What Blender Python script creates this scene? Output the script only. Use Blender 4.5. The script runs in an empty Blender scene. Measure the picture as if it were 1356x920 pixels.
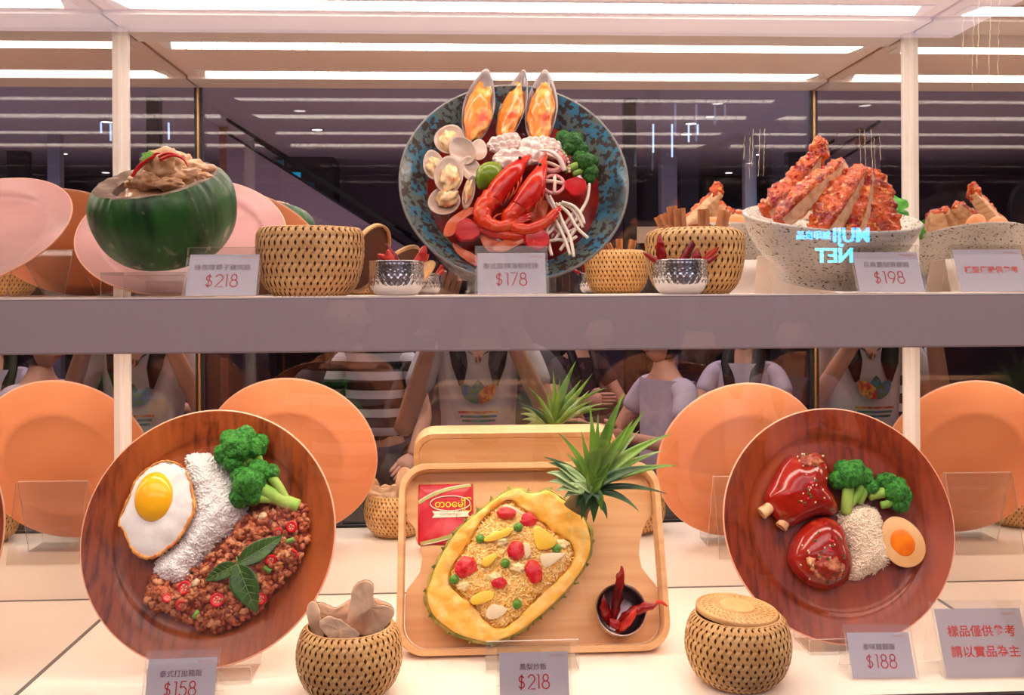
import bpy, bmesh, math, random
import numpy as np
from mathutils import Vector, Matrix, noise

S = bpy.context.scene
COL = S.collection
PI = math.pi
rnd = random.Random(7)

# ------------------------------------------------------------------ camera
F, PX, PY = 1250.0, 678.0, 386.54
CAM = Vector((-0.0874, -1.028, 0.4578))
YAW, ROLL = -0.0474, -0.0055
cam_data = bpy.data.cameras.new('camera')
cam_data.sensor_width = 36
cam_data.lens = F * 36 / 1356
cam_data.shift_y = -73.46 / 1356
cam_data.clip_start = 0.05
cam = bpy.data.objects.new('camera', cam_data)
COL.objects.link(cam)
cam.matrix_world = (Matrix.Translation(CAM) @ Matrix.Rotation(YAW, 4, 'Z')
                    @ Matrix.Rotation(PI / 2, 4, 'X') @ Matrix.Rotation(ROLL, 4, 'Z'))
S.camera = cam
S.view_settings.view_transform = 'Standard'
S.view_settings.look = 'None'
S.view_settings.gamma = 1
S.view_settings.use_curve_mapping = False
S.view_settings.exposure = 0.0
S.cycles.max_bounces = 12
S.cycles.glossy_bounces = 9
S.cycles.transparent_max_bounces = 24
S.cycles.sample_clamp_indirect = 6.0

# ------------------------------------------------------------------ world and large lights
LED = 20.0            # strength of the case's LED diodes
w = bpy.data.worlds.new('world')
S.world = w
w.use_nodes = True
w.node_tree.nodes['Background'].inputs[0].default_value = (0.30, 0.20, 0.24, 1)
w.node_tree.nodes['Background'].inputs[1].default_value = 0.35


def area_light(name, loc, size, power, color, rot=(0, 0, 0)):
    l = bpy.data.lights.new(name, 'AREA')
    l.shape = 'RECTANGLE'
    l.size, l.size_y = size
    l.energy = power
    l.color = color
    o = bpy.data.objects.new(name, l)
    COL.objects.link(o)
    o.location = loc
    o.rotation_euler = rot
    return o


area_light('hall_light', (0, -1.5, 1.80), (3.6, 1.0), 62, (1.0, 0.84, 0.82))
area_light('hall_light', (0, -3.3, 1.80), (5.0, 1.2), 62, (0.95, 0.80, 0.95))
area_light('hall_fill', (0, -5.6, 0.95), (9.0, 4.5), 62, (0.98, 0.80, 0.86), (PI, 0, 0))  # unseen fill added to brighten the hall's ceiling and walls

# ------------------------------------------------------------------ helpers


def lin(c):
    return tuple(((x / 255) / 12.92 if x / 255 <= 0.04045 else ((x / 255 + 0.055) / 1.055) ** 2.4) for x in c) + (1,)


def ray(px, py):
    du, dv = px - PX, py - PY
    c, s = math.cos(ROLL), math.sin(ROLL)
    u, v = c * du + s * dv, -s * du + c * dv
    x, z = u / F, -v / F
    c, s = math.cos(YAW), math.sin(YAW)
    return Vector((c * x - s, s * x + c, z))


def at(px, py, Y):
    """the point at depth Y behind the front glass that is seen at this pixel of the 1356x920 photograph"""
    d = ray(px, py)
    return CAM + d * ((Y - CAM.y) / d.y)


class Plane:
    """a leaning surface: local x to the right, local y up the surface, local z out of its face"""
    def __init__(self, origin, lean, yaw=0.0, spin=0.0):
        self.M = (Matrix.Translation(origin) @ Matrix.Rotation(yaw, 4, 'Z')
                  @ Matrix.Rotation(PI / 2 - lean, 4, 'X') @ Matrix.Rotation(spin, 4, 'Z'))
        self.I = self.M.inverted()

    def loc(self, px, py, h=0.0):
        o = self.I @ CAM
        d = self.I.to_3x3() @ ray(px, py)
        t = (h - o.z) / d.z
        p = o + d * t
        return (p.x, p.y)

    def poly(self, pts, h=0.0):
        return [self.loc(x, y, h) for x, y in pts]

    def frame(self, x, y, h=0.0, spin=0.0):
        return self.M @ Matrix.Translation((x, y, h)) @ Matrix.Rotation(spin, 4, 'Z')


class MB:
    def __init__(self):
        self.v, self.f, self.m = [], [], []

    def add(self, vf, mat=0, M=None):
        v, f = vf
        b = len(self.v)
        if M is not None:
            v = [M @ Vector(p) for p in v]
        self.v += [tuple(p) for p in v]
        self.f += [tuple(i + b for i in q) for q in f]
        if isinstance(mat, list):
            self.m += mat
        else:
            self.m += [mat] * len(f)
        return self

    def build(self, name, mats, parent=None, M=None, smooth=True):
        me = bpy.data.meshes.new(name)
        me.from_pydata(self.v, [], self.f)
        if not isinstance(mats, (list, tuple)):
            mats = [mats]
        for k in mats:
            me.materials.append(k)
        me.polygons.foreach_set('material_index', self.m)
        me.polygons.foreach_set('use_smooth', [smooth] * len(self.f))
        me.update()
        o = bpy.data.objects.new(name, me)
        COL.objects.link(o)
        if parent:
            o.parent = parent
        if M is not None:
            o.matrix_local = M
        return o


def one(vf, name, mats, parent=None, M=None, smooth=True):
    return MB().add(vf).build(name, mats, parent, M, smooth)


def sharp(o, ang=35):
    me = o.data
    me.set_sharp_from_angle(angle=math.radians(ang))
    return o


def tag(o, label, cat=None, group=None, kind=None):
    if label:
        o['label'] = label
    if cat:
        o['category'] = cat
    if group:
        o['group'] = group
    if kind:
        o['kind'] = kind
    return o


def thing(name, label, cat, M=None, group=None):
    o = bpy.data.objects.new(name, None)
    o.empty_display_size = 0.02
    COL.objects.link(o)
    if M is not None:
        o.matrix_world = M
    return tag(o, label, cat, group)


def struct(o):
    o['kind'] = 'structure'
    return o


def dup(o, M, label=None, group=None):
    r = o.copy()
    COL.objects.link(r)
    r.matrix_world = M
    if label:
        r['label'] = label
    if group:
        r['group'] = group
    for ch in list(o.children):
        c = ch.copy()
        COL.objects.link(c)
        c.parent = r
        for g in list(ch.children):
            d = g.copy()
            COL.objects.link(d)
            d.parent = c
    return r


# -- shapes: every function returns (verts, faces)
def box(c, s):
    x, y, z = c
    a, b, d = s[0] / 2, s[1] / 2, s[2] / 2
    v = [(x + i * a, y + j * b, z + k * d) for i in (-1, 1) for j in (-1, 1) for k in (-1, 1)]
    return v, [(0, 1, 3, 2), (4, 6, 7, 5), (0, 4, 5, 1), (2, 3, 7, 6), (0, 2, 6, 4), (1, 5, 7, 3)]


def lathe(prof, n=48, fn=None):
    v, f = [], []
    for (r, z) in prof:
        for k in range(n):
            a = 2 * PI * k / n
            rr, zz = (r, z) if fn is None else fn(r, z, a)
            v.append((rr * math.cos(a), rr * math.sin(a), zz))
    for i in range(len(prof) - 1):
        for k in range(n):
            k2 = (k + 1) % n
            f.append((i * n + k, i * n + k2, (i + 1) * n + k2, (i + 1) * n + k))
    return v, f


def smooth_path(pts, n=8):
    P = [Vector(p) for p in pts]
    out = []
    for i in range(len(P) - 1):
        p0, p1, p2, p3 = P[max(i - 1, 0)], P[i], P[i + 1], P[min(i + 2, len(P) - 1)]
        for k in range(n):
            t = k / n
            out.append(0.5 * ((2 * p1) + (p2 - p0) * t + (2 * p0 - 5 * p1 + 4 * p2 - p3) * t * t
                              + (3 * p1 - p0 - 3 * p2 + p3) * t ** 3))
    out.append(P[-1])
    return out


def tube(path, radii, n=8, flat=1.0, up=None):
    P = [Vector(p) for p in path]
    L = len(P)
    if not hasattr(radii, '__len__'):
        radii = [radii] * L
    elif len(radii) != L:
        m = len(radii) - 1
        radii = [radii[min(int(i / (L - 1) * m), m - 1)] * (1 - (i / (L - 1) * m - min(int(i / (L - 1) * m), m - 1)))
                 + radii[min(int(i / (L - 1) * m), m - 1) + 1] * (i / (L - 1) * m - min(int(i / (L - 1) * m), m - 1))
                 for i in range(L)]
    v, f = [], []
    ref = Vector(up) if up else Vector((0.13, 0.29, 0.95))
    for i in range(L):
        t = (P[min(i + 1, L - 1)] - P[max(i - 1, 0)])
        t = t.normalized() if t.length > 1e-9 else Vector((0, 0, 1))
        a = t.cross(ref)
        if a.length < 1e-3:
            a = t.cross(Vector((1, 0, 0)))
        a.normalize()
        b = a.cross(t).normalized()
        for k in range(n):
            q = 2 * PI * k / n
            v.append(P[i] + a * math.cos(q) * radii[i] + b * math.sin(q) * radii[i] * flat)
    for i in range(L - 1):
        for k in range(n):
            k2 = (k + 1) % n
            f.append((i * n + k, i * n + k2, (i + 1) * n + k2, (i + 1) * n + k))
    f.append(tuple(range(n - 1, -1, -1)))
    f.append(tuple((L - 1) * n + k for k in range(n)))
    return v, f


_ico = {}


def ico(level):
    if level not in _ico:
        bm = bmesh.new()
        bmesh.ops.create_icosphere(bm, subdivisions=level, radius=1)
        _ico[level] = ([tuple(q.co) for q in bm.verts], [tuple(q.index for q in p.verts) for p in bm.faces])
        bm.free()
    return _ico[level]


def blob(c, s, level=3, amp=0.1, freq=2.0, seed=0.0, rot=None, amp2=0.0, freq2=8.0, fn=None):
    v, f = ico(level)
    R = rot.to_3x3() if rot is not None else None
    out = []
    for p in v:
        q = Vector(p)
        d = 1 + amp * noise.noise(q * freq + Vector((seed, seed * 1.7, -seed)))
        if amp2:
            d += amp2 * noise.noise(q * freq2 + Vector((seed * 2.1, seed, 3)))
        q = q * d
        q = Vector((q.x * s[0], q.y * s[1], q.z * s[2]))
        if fn:
            q = fn(q)
        if R:
            q = R @ q
        out.append((q.x + c[0], q.y + c[1], q.z + c[2]))
    return out, f


def prism(poly, z0, z1, bev=0.0):
    """closed outline (counter-clockwise) pulled from z0 to z1, its top edge eased by bev"""
    n = len(poly)
    cx = sum(p[0] for p in poly) / n
    cy = sum(p[1] for p in poly) / n
    v = [(x, y, z0) for x, y in poly]
    rings = [v]
    if bev > 0:
        rings.append([(x, y, z1 - bev) for x, y in poly])
        q = inset(poly, bev * 0.3)
        rings.append([(x, y, z1 - bev * 0.3) for x, y in q])
        q = inset(poly, bev)
        rings.append([(x, y, z1) for x, y in q])
    else:
        rings.append([(x, y, z1) for x, y in poly])
    vv = [p for r in rings for p in r]
    f = [tuple(range(n - 1, -1, -1))]
    for i in range(len(rings) - 1):
        for k in range(n):
            k2 = (k + 1) % n
            f.append((i * n + k, i * n + k2, (i + 1) * n + k2, (i + 1) * n + k))
    f.append(tuple((len(rings) - 1) * n + k for k in range(n)))
    return vv, f


def ccw(poly):
    a = sum(poly[i][0] * poly[(i + 1) % len(poly)][1] - poly[(i + 1) % len(poly)][0] * poly[i][1] for i in range(len(poly)))
    return poly if a > 0 else poly[::-1]


def inset(poly, d):
    n = len(poly)
    out = []
    for i in range(n):
        a, b, c = Vector(poly[i - 1]).to_2d(), Vector(poly[i]).to_2d(), Vector(poly[(i + 1) % n]).to_2d()
        e1 = (b - a)
        e2 = (c - b)
        t = (e1.normalized() + e2.normalized())
        if t.length < 1e-6:
            t = e1
        t.normalize()
        nrm = Vector((-t.y, t.x))
        out.append((b.x + nrm.x * d, b.y + nrm.y * d))
    return out


def smooth_poly(poly, n=6):
    P = [Vector((p[0], p[1], 0)) for p in poly]
    L = len(P)
    out = []
    for i in range(L):
        p0, p1, p2, p3 = P[i - 1], P[i], P[(i + 1) % L], P[(i + 2) % L]
        for k in range(n):
            t = k / n
            q = 0.5 * ((2 * p1) + (p2 - p0) * t + (2 * p0 - 5 * p1 + 4 * p2 - p3) * t * t + (3 * p1 - p0 - 3 * p2 + p3) * t ** 3)
            out.append((q.x, q.y))
    return out


def round_rect(w, h, r, n=8):
    out = []
    for cx, cy, a0 in ((w / 2 - r, h / 2 - r, 0), (-w / 2 + r, h / 2 - r, 90), (-w / 2 + r, -h / 2 + r, 180), (w / 2 - r, -h / 2 + r, 270)):
        for k in range(n + 1):
            a = math.radians(a0 + 90 * k / n)
            out.append((cx + r * math.cos(a), cy + r * math.sin(a)))
    return out


def bridge(rings, closed=True, cap0=False, cap1=False):
    """equal-length rings of 3D points joined into a skin"""
    n = len(rings[0])
    v = [p for r in rings for p in r]
    f = []
    for i in range(len(rings) - 1):
        for k in range(n if closed else n - 1):
            k2 = (k + 1) % n
            f.append((i * n + k, i * n + k2, (i + 1) * n + k2, (i + 1) * n + k))
    if cap0:
        f.append(tuple(range(n - 1, -1, -1)))
    if cap1:
        f.append(tuple((len(rings) - 1) * n + k for k in range(n)))
    return v, f


def pdist(poly, X, Y):
    """signed distance to the outline, positive inside (numpy arrays)"""
    P = np.array(poly)
    n = len(P)
    d = np.full(X.shape, 1e9)
    ins = np.zeros(X.shape, bool)
    for i in range(n):
        a, b = P[i], P[(i + 1) % n]
        e = b - a
        t = np.clip(((X - a[0]) * e[0] + (Y - a[1]) * e[1]) / max(e @ e, 1e-12), 0, 1)
        d = np.minimum(d, np.hypot(X - a[0] - t * e[0], Y - a[1] - t * e[1]))
        c = ((a[1] > Y) != (b[1] > Y))
        with np.errstate(divide='ignore', invalid='ignore'):
            xi = (b[0] - a[0]) * (Y - a[1]) / (b[1] - a[1] if b[1] != a[1] else 1e-12) + a[0]
        ins ^= c & (X < xi)
    return np.where(ins, d, -d)


def grain(n=5, taper=0.75):
    v = [(0, 0, -1)]
    for z, r in ((-0.62, taper), (0.0, 1.0), (0.62, taper)):
        for k in range(n):
            a = 2 * PI * k / n
            v.append((r * math.cos(a), r * math.sin(a), z))
    v.append((0, 0, 1))
    f = [(0, 1 + (k + 1) % n, 1 + k) for k in range(n)]
    for i in (0, 1):
        for k in range(n):
            k2 = (k + 1) % n
            f.append((1 + i * n + k, 1 + i * n + k2, 1 + (i + 1) * n + k2, 1 + (i + 1) * n + k))
    f += [(1 + 3 * n, 1 + 2 * n + k, 1 + 2 * n + (k + 1) % n) for k in range(n)]
    return v, f


def scatter(mb, poly, height, n, length, width, mat=0, seed=1, tilt=0.45, lump=None, edge=0.0, mats=None):
    """grains lying on the surface height(x, y) inside an outline"""
    rg = np.random.RandomState(seed)
    P = np.array(poly)
    lo, hi = P.min(0), P.max(0)
    k = 0
    gv, gf = lump if lump else grain()
    gv = np.array(gv)
    while k < n:
        X = rg.uniform(lo[0], hi[0], n * 2)
        Y = rg.uniform(lo[1], hi[1], n * 2)
        D = pdist(poly, X, Y)
        for x, y, d in zip(X, Y, D):
            if d < edge or k >= n:
                continue
            L = length * rg.uniform(0.8, 1.2)
            W = width * rg.uniform(0.8, 1.2)
            R = Matrix.Rotation(rg.uniform(0, 2 * PI), 3, 'Z') @ Matrix.Rotation(PI / 2 + rg.normal(0, tilt), 3, 'Y') @ Matrix.Rotation(rg.uniform(0, 6), 3, 'Z')
            A = np.array(R)
            q = (gv * np.array([W, W, L])) @ A.T + np.array([x, y, height(x, y)])
            b = len(mb.v)
            mb.v += [tuple(t) for t in q]
            mb.f += [tuple(i + b for i in t) for t in gf]
            mi = mat if mats is None else int(mats[rg.randint(len(mats))])
            mb.m += [mi] * len(gf)
            k += 1
    return mb


def heap(poly, hmax, dm, step, z0=0.0, amp=0.1, freq=90, seed=0):
    """dome over an outline: returns shape and its height function"""
    P = np.array(poly)
    lo, hi = P.min(0), P.max(0)

    def hf_np(X, Y):
        D = np.clip(pdist(poly, np.atleast_1d(np.array(X, float)), np.atleast_1d(np.array(Y, float))) / dm, 0, 1)
        return hmax * np.sqrt(np.maximum(0, 1 - (1 - D) ** 2)) + z0

    def hf(x, y):
        return float(hf_np(x, y)[0]) + hmax * amp * noise.noise(Vector((x * freq, y * freq, seed)))
    xs = np.arange(lo[0] - step, hi[0] + 2 * step, step)
    ys = np.arange(lo[1] - step, hi[1] + 2 * step, step)
    X, Y = np.meshgrid(xs, ys, indexing='ij')
    D = pdist(poly, X, Y)
    H = hf_np(X.ravel(), Y.ravel()).reshape(X.shape)
    idx = {}
    v, f = [], []
    for i in range(len(xs)):
        for j in range(len(ys)):
            if D[i, j] > -step * 0.8:
                idx[i, j] = len(v)
                v.append((X[i, j], Y[i, j], (H[i, j] + hmax * amp * noise.noise(Vector((X[i, j] * freq, Y[i, j] * freq, seed)))) if D[i, j] > 0 else z0))
    for i in range(len(xs) - 1):
        for j in range(len(ys) - 1):
            q = [(i, j), (i + 1, j), (i + 1, j + 1), (i, j + 1)]
            if all(k in idx for k in q):
                f.append(tuple(idx[k] for k in q))
    return (v, f), hf


# ------------------------------------------------------------------ materials
def mat(name, col, rough=0.5, metal=0.0, spec=0.5, bump=None, vary=None, trans=0.0, sss=0.0, coat=0.0, scale=None):
    """principled surface; vary=(colour2, scale, lo, hi[, detail, stretch]); bump=(scale, strength, distance)"""
    m = bpy.data.materials.new(name)
    m.use_nodes = True
    nt = m.node_tree
    b = nt.nodes['Principled BSDF']
    c = lin(col) if max(col) > 1.01 else tuple(col) + (1,)
    b.inputs['Base Color'].default_value = c
    b.inputs['Roughness'].default_value = rough
    b.inputs['Metallic'].default_value = metal
    b.inputs['Specular IOR Level'].default_value = spec * 0.6
    b.inputs['Transmission Weight'].default_value = trans
    b.inputs['Coat Weight'].default_value = coat * 0.4
    b.inputs['Coat Roughness'].default_value = 0.12
    if sss:
        b.inputs['Subsurface Weight'].default_value = sss
        b.inputs['Subsurface Scale'].default_value = 0.004
        b.inputs['Subsurface Radius'].default_value = (1, 0.6, 0.4)
    tc = nt.nodes.new('ShaderNodeTexCoord')
    src = c
    if vary:
        vs = vary if isinstance(vary, list) else [vary]
        prev = None
        for q in vs:
            mp = nt.nodes.new('ShaderNodeMapping')
            nt.links.new(tc.outputs['Object'], mp.inputs[0])
            if len(q) > 5:
                mp.inputs['Scale'].default_value = q[5]
            n = nt.nodes.new('ShaderNodeTexNoise')
            n.inputs['Scale'].default_value = q[1]
            n.inputs['Detail'].default_value = q[4] if len(q) > 4 else 4
            nt.links.new(mp.outputs[0], n.inputs['Vector'])
            r = nt.nodes.new('ShaderNodeMapRange')
            r.inputs[1].default_value = q[2]
            r.inputs[2].default_value = q[3]
            nt.links.new(n.outputs[0], r.inputs[0])
            mx = nt.nodes.new('ShaderNodeMix')
            mx.data_type = 'RGBA'
            nt.links.new(r.outputs[0], mx.inputs[0])
            if prev is None:
                mx.inputs[6].default_value = c
            else:
                nt.links.new(prev, mx.inputs[6])
            mx.inputs[7].default_value = lin(q[0])
            prev = mx.outputs[2]
        nt.links.new(prev, b.inputs['Base Color'])
    if bump:
        n = nt.nodes.new('ShaderNodeTexNoise')
        n.inputs['Scale'].default_value = bump[0]
        n.inputs['Detail'].default_value = 4
        if len(bump) > 3:
            mp = nt.nodes.new('ShaderNodeMapping')
            mp.inputs['Scale'].default_value = bump[3]
            nt.links.new(tc.outputs['Object'], mp.inputs[0])
            nt.links.new(mp.outputs[0], n.inputs['Vector'])
        else:
            nt.links.new(tc.outputs['Object'], n.inputs['Vector'])
        bp = nt.nodes.new('ShaderNodeBump')
        bp.inputs['Strength'].default_value = bump[1]
        bp.inputs['Distance'].default_value = bump[2]
        nt.links.new(n.outputs[0], bp.inputs['Height'])
        nt.links.new(bp.outputs[0], b.inputs['Normal'])
    return m


def emis(name, col, strength):
    m = bpy.data.materials.new(name)
    m.use_nodes = True
    nt = m.node_tree
    nt.nodes.clear()
    e = nt.nodes.new('ShaderNodeEmission')
    e.inputs[0].default_value = tuple(col) + (1,) if max(col) <= 1.01 else lin(col)
    e.inputs[1].default_value = strength
    o = nt.nodes.new('ShaderNodeOutputMaterial')
    nt.links.new(e.outputs[0], o.inputs[0])
    return m


def clear(name, tint, f0=0.04, body=None, bodyfac=0.0, rough=0.0):
    """thin clear sheet: see-through, with a mirror sheen that grows at grazing angles"""
    m = bpy.data.materials.new(name)
    m.use_nodes = True
    nt = m.node_tree
    nt.nodes.clear()
    N = nt.nodes.new
    lw = N('ShaderNodeLayerWeight')
    lw.inputs[0].default_value = 0.5
    p = N('ShaderNodeMath')
    p.operation = 'POWER'
    p.inputs[1].default_value = 4.0
    nt.links.new(lw.outputs['Facing'], p.inputs[0])
    mr = N('ShaderNodeMapRange')
    mr.inputs[3].default_value = f0
    mr.inputs[4].default_value = 0.9
    nt.links.new(p.outputs[0], mr.inputs[0])
    t = N('ShaderNodeBsdfTransparent')
    t.inputs[0].default_value = tint
    g = N('ShaderNodeBsdfGlossy')
    g.inputs['Roughness'].default_value = rough
    base = t
    if body:
        d = N('ShaderNodeBsdfDiffuse')
        d.inputs[0].default_value = lin(body)
        mm = N('ShaderNodeMixShader')
        mm.inputs[0].default_value = bodyfac
        nt.links.new(t.outputs[0], mm.inputs[1])
        nt.links.new(d.outputs[0], mm.inputs[2])
        base = mm
    mx = N('ShaderNodeMixShader')
    nt.links.new(mr.outputs[0], mx.inputs[0])
    nt.links.new(base.outputs[0], mx.inputs[1])
    nt.links.new(g.outputs[0], mx.inputs[2])
    o = N('ShaderNodeOutputMaterial')
    nt.links.new(mx.outputs[0], o.inputs[0])
    return m


M_mirror = bpy.data.materials.new('mirror')
M_mirror.use_nodes = True
_b = M_mirror.node_tree.nodes['Principled BSDF']
_b.inputs['Base Color'].default_value = (0.86, 0.84, 0.83, 1)
_b.inputs['Metallic'].default_value = 1
_b.inputs['Roughness'].default_value = 0.0
M_glass = clear('shop_glass', (0.97, 0.97, 0.965, 1), 0.056)
M_acr = clear('clear_acrylic', (0.96, 0.96, 0.955, 1), 0.05)
M_hold = clear('card_holder_acrylic', (0.97, 0.97, 0.965, 1), 0.012)
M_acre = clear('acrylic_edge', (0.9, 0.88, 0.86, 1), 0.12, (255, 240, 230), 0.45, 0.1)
M_white = mat('white_laminate', (238, 222, 208), 0.5)
M_ceil = mat('ceiling_paint', (226, 200, 184), 0.55)
M_board = mat('board_paint', (222, 206, 196), 0.5)
M_post = mat('white_post', (232, 222, 214), 0.35)
M_floor = mat('display_floor', (250, 236, 220), 0.32, vary=((255, 246, 226), 3.0, 0.4, 0.7))
M_shelf = mat('shelf_front', (176, 158, 160), 0.35, coat=0.3)
M_lip = mat('shelf_lip', (250, 236, 228), 0.3)
M_lipL = mat('lower_lip', (150, 126, 120), 0.5)
M_dark = mat('dark_frame', (38, 34, 34), 0.35)
M_gap = mat('joint_gap', (120, 110, 102), 0.6)  # grey of the joint lines along the floor
M_gold = mat('gold_edge', (190, 150, 100), 0.3, metal=0.8)
M_led = emis('led_diode', (1.0, 0.86, 0.75), LED)
M_ledU = emis('led_diode_lower', (1.0, 0.87, 0.76), LED * 0.9)

# ------------------------------------------------------------------ the case
W, D, H = 0.605, 0.4162, 0.8586
SH_T, SH_B = 0.4536, 0.3935      # top and bottom of the middle shelf


def sbox(name, c, s, m):
    return struct(one(box(c, s), name, m, smooth=False))


sbox('floor', (0, D / 2, -0.02), (2 * W, D, 0.04), M_floor)
sbox('wall_back', (0, D + 0.005, H / 2), (2 * W + 0.02, 0.01, H + 0.06), M_mirror)
sbox('wall_left', (-W - 0.005, D / 2, H / 2), (0.01, D, H + 0.06), M_mirror)
sbox('wall_right', (W + 0.005, D / 2, H / 2), (0.01, D, H + 0.06), M_mirror)
sbox('ceiling', (0, D / 2, H + 0.024), (2 * W, D, 0.04), M_ceil)
sbox('trim_1', (0, D - 0.037, H + 0.001), (2 * W - 0.004, 0.074, 0.006), M_board)
sbox('trim_2', (0, 0.045, H + 0.001), (2 * W - 0.004, 0.078, 0.006), M_board)
# joints along the floor and the ceiling
sbox('trim_3', (-W + 0.0012, D / 2, 0.0004), (0.0024, D, 0.0012), M_gap)
sbox('trim_4', (W - 0.0012, D / 2, 0.0004), (0.0024, D, 0.0012), M_gap)
sbox('trim_5', (0, D - 0.001, 0.0004), (2 * W, 0.002, 0.0012), M_gap)
sbox('trim_6', (-W + 0.001, D / 2, H + 0.0035), (0.002, D - 0.15, 0.002), M_gold)
sbox('trim_7', (W - 0.001, D / 2, H + 0.0035), (0.002, D - 0.15, 0.002), M_gold)
# slim white corner posts against the mirrors, dark ones behind the front pane
for k, sx in enumerate((-1, 1)):
    mb = MB()
    for z0, z1 in ((0, SH_B), (SH_T, H - 0.002)):
        mb.add(box((sx * (W - 0.0055), D - 0.003, (z0 + z1) / 2), (0.011, 0.006, z1 - z0)))
        mb.add(box((sx * (W - 0.002), D - 0.0095, (z0 + z1) / 2), (0.004, 0.007, z1 - z0)))
    struct(mb.build('trim_%d' % (8 + k), M_post, smooth=False))
    sbox('trim_%d' % (10 + k), (sx * (W - 0.004), 0.004, H / 2), (0.008, 0.008, H), M_dark)
    sbox('trim_%d' % (12 + k), (sx * (W - 0.001), 0.0095, H / 2), (0.002, 0.003, H), M_gold)
sbox('trim_14', (0, 0.004, -0.003), (2 * W, 0.008, 0.016), M_dark)
# outer carcass so that no hall light falls in from above or below
sbox('wall_case', (0, 0.22, -0.5), (2 * W + 0.6, 0.46, 0.90), M_shelf)
sbox('wall_case', (0, 0.22, 1.55), (2 * W + 0.6, 0.46, 1.22), M_dark)
struct(one(box((0, -0.004, 0.44), (2.6, 0.006, 1.04)), 'window_1', M_glass, smooth=False))

# the middle shelf: a light box that spans the case
t = thing('display_shelf', 'long grey-white light-box shelf that divides the case into two levels', 'shelf',
          Matrix.Translation((0, 0, SH_B)))
o = one(box((0, D / 2 + 0.003, 0.0316), (2 * W - 0.02, D - 0.012, SH_T - SH_B - 0.0065)), 'shelf_body', [M_white], t, smooth=False)
o = one(box((0, 0.0072, 0.030), (2 * W - 0.004, 0.004, SH_T - SH_B - 0.003)), 'front_panel', [M_shelf], t, smooth=False)
o = one(box((0, D / 2, SH_T - SH_B - 0.0008), (2 * W - 0.02, D - 0.014, 0.0016)), 'glass_top', [M_white], t, smooth=False)
o = one(box((0, 0.0066, SH_T - SH_B - 0.0006), (2 * W - 0.004, 0.0042, 0.0014)), 'upper_lip', [M_lip], t, smooth=False)
o = one(box((0, 0.0066, 0.0006), (2 * W - 0.004, 0.0042, 0.0012)), 'lower_lip', [M_lipL], t, smooth=False)


def led_strip(y, z, label, x1=0.565, n=46, m=None):
    t = thing('light_strip', label, 'light', Matrix.Translation((0, y, z)), 'LED strips of the case')
    mb = MB()
    mb.add(box((0, 0, -0.001), (2 * x1 + 0.03, 0.046, 0.002)))
    mb.build('channel', M_post, t, smooth=False)
    mb = MB()
    p = 2 * x1 / n
    for k in range(n):
        x = -x1 + (k + 0.5) * p
        a, b, s = p * 0.46, 0.020, p * 0.22
        v = [(x - a - s, -b, -0.0026), (x + a - s, -b, -0.0026), (x + a + s, b, -0.0026), (x - a + s, b, -0.0026),
             (x - a - s, -b, -0.0021), (x + a - s, -b, -0.0021), (x + a + s, b, -0.0021), (x - a + s, b, -0.0021)]
        mb.add((v, [(0, 3, 2, 1), (4, 5, 6, 7), (0, 1, 5, 4), (1, 2, 6, 5), (2, 3, 7, 6), (3, 0, 4, 7)]))
    o = mb.build('led', m or M_led, t, smooth=False)
    o['kind'] = 'stuff'
    return t


led_strip(0.306, H + 0.004, 'white LED strip along the case ceiling, the one nearer the mirror')
led_strip(0.106, H + 0.004, 'white LED strip along the case ceiling, the one nearer the glass')
led_strip(0.300, SH_B + 0.0030, 'LED strip under the middle shelf, nearer the mirror', m=M_ledU)
led_strip(0.105, SH_B + 0.0030, 'LED strip under the middle shelf, nearer the glass', m=M_ledU)

# ------------------------------------------------------------------ wooden plates
def wood_plate_mat(name, a, b, c, rough=0.3):
    return mat(name, a, rough, coat=0.35, vary=[(b, 22, 0.44, 0.68, 6, (7.0, 1.3, 1.0)), (c, 5, 0.45, 0.72, 3, (2.2, 0.9, 1))],
               bump=(40, 0.25, 0.001, (6, 1, 1)))


M_plateL = wood_plate_mat('brown_wood', (140, 64, 28), (84, 32, 16), (178, 92, 42))
M_plateR = wood_plate_mat('red_brown_wood', (132, 50, 24), (88, 28, 14), (164, 72, 32))
M_plateP = mat('pale_pink_wood', (182, 128, 124), 0.4, coat=0.3, vary=((166, 118, 114), 7, 0.45, 0.65, 4, (1, 3, 1)))
M_back = mat('orange_lacquer', (236, 152, 104), 0.5, vary=((228, 140, 92), 5, 0.4, 0.65))
M_rimP = mat('pale_rim', (236, 170, 140), 0.35)


def plate(name, label, P, R, front, group=None):
    """turned plate: wide sloping rim, sunk well, foot ring on the back"""
    k = R
    t = thing(name, label, 'plate', P.M, group)
    fr = [(0.0001, -0.060), (0.30, -0.060), (0.70, -0.060), (0.745, -0.054), (0.765, -0.036), (0.785, -0.022),
          (0.85, -0.008), (0.92, 0.012), (0.975, 0.030), (0.988, 0.033)]
    rm = [(0.988, 0.033), (0.996, 0.032), (1.0, 0.024), (0.995, 0.014), (0.985, 0.008)]
    bk = [(0.985, 0.008), (0.93, -0.020), (0.80, -0.055), (0.70, -0.085), (0.66, -0.100), (0.63, -0.102),
          (0.60, -0.098), (0.585, -0.088), (0.30, -0.086), (0.0001, -0.086)]
    for nm, pr, m in (('face', fr, front), ('rim', rm, M_rimP), ('underside', bk, M_back)):
        o = one(lathe([(r * k, z * k) for r, z in pr], 96), nm, m, t)
        sharp(o, 50)
    return t


def plane_through(cx, cy, Y, lean, yaw=0.0):
    return Plane(at(cx, cy, Y), lean, yaw)


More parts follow.
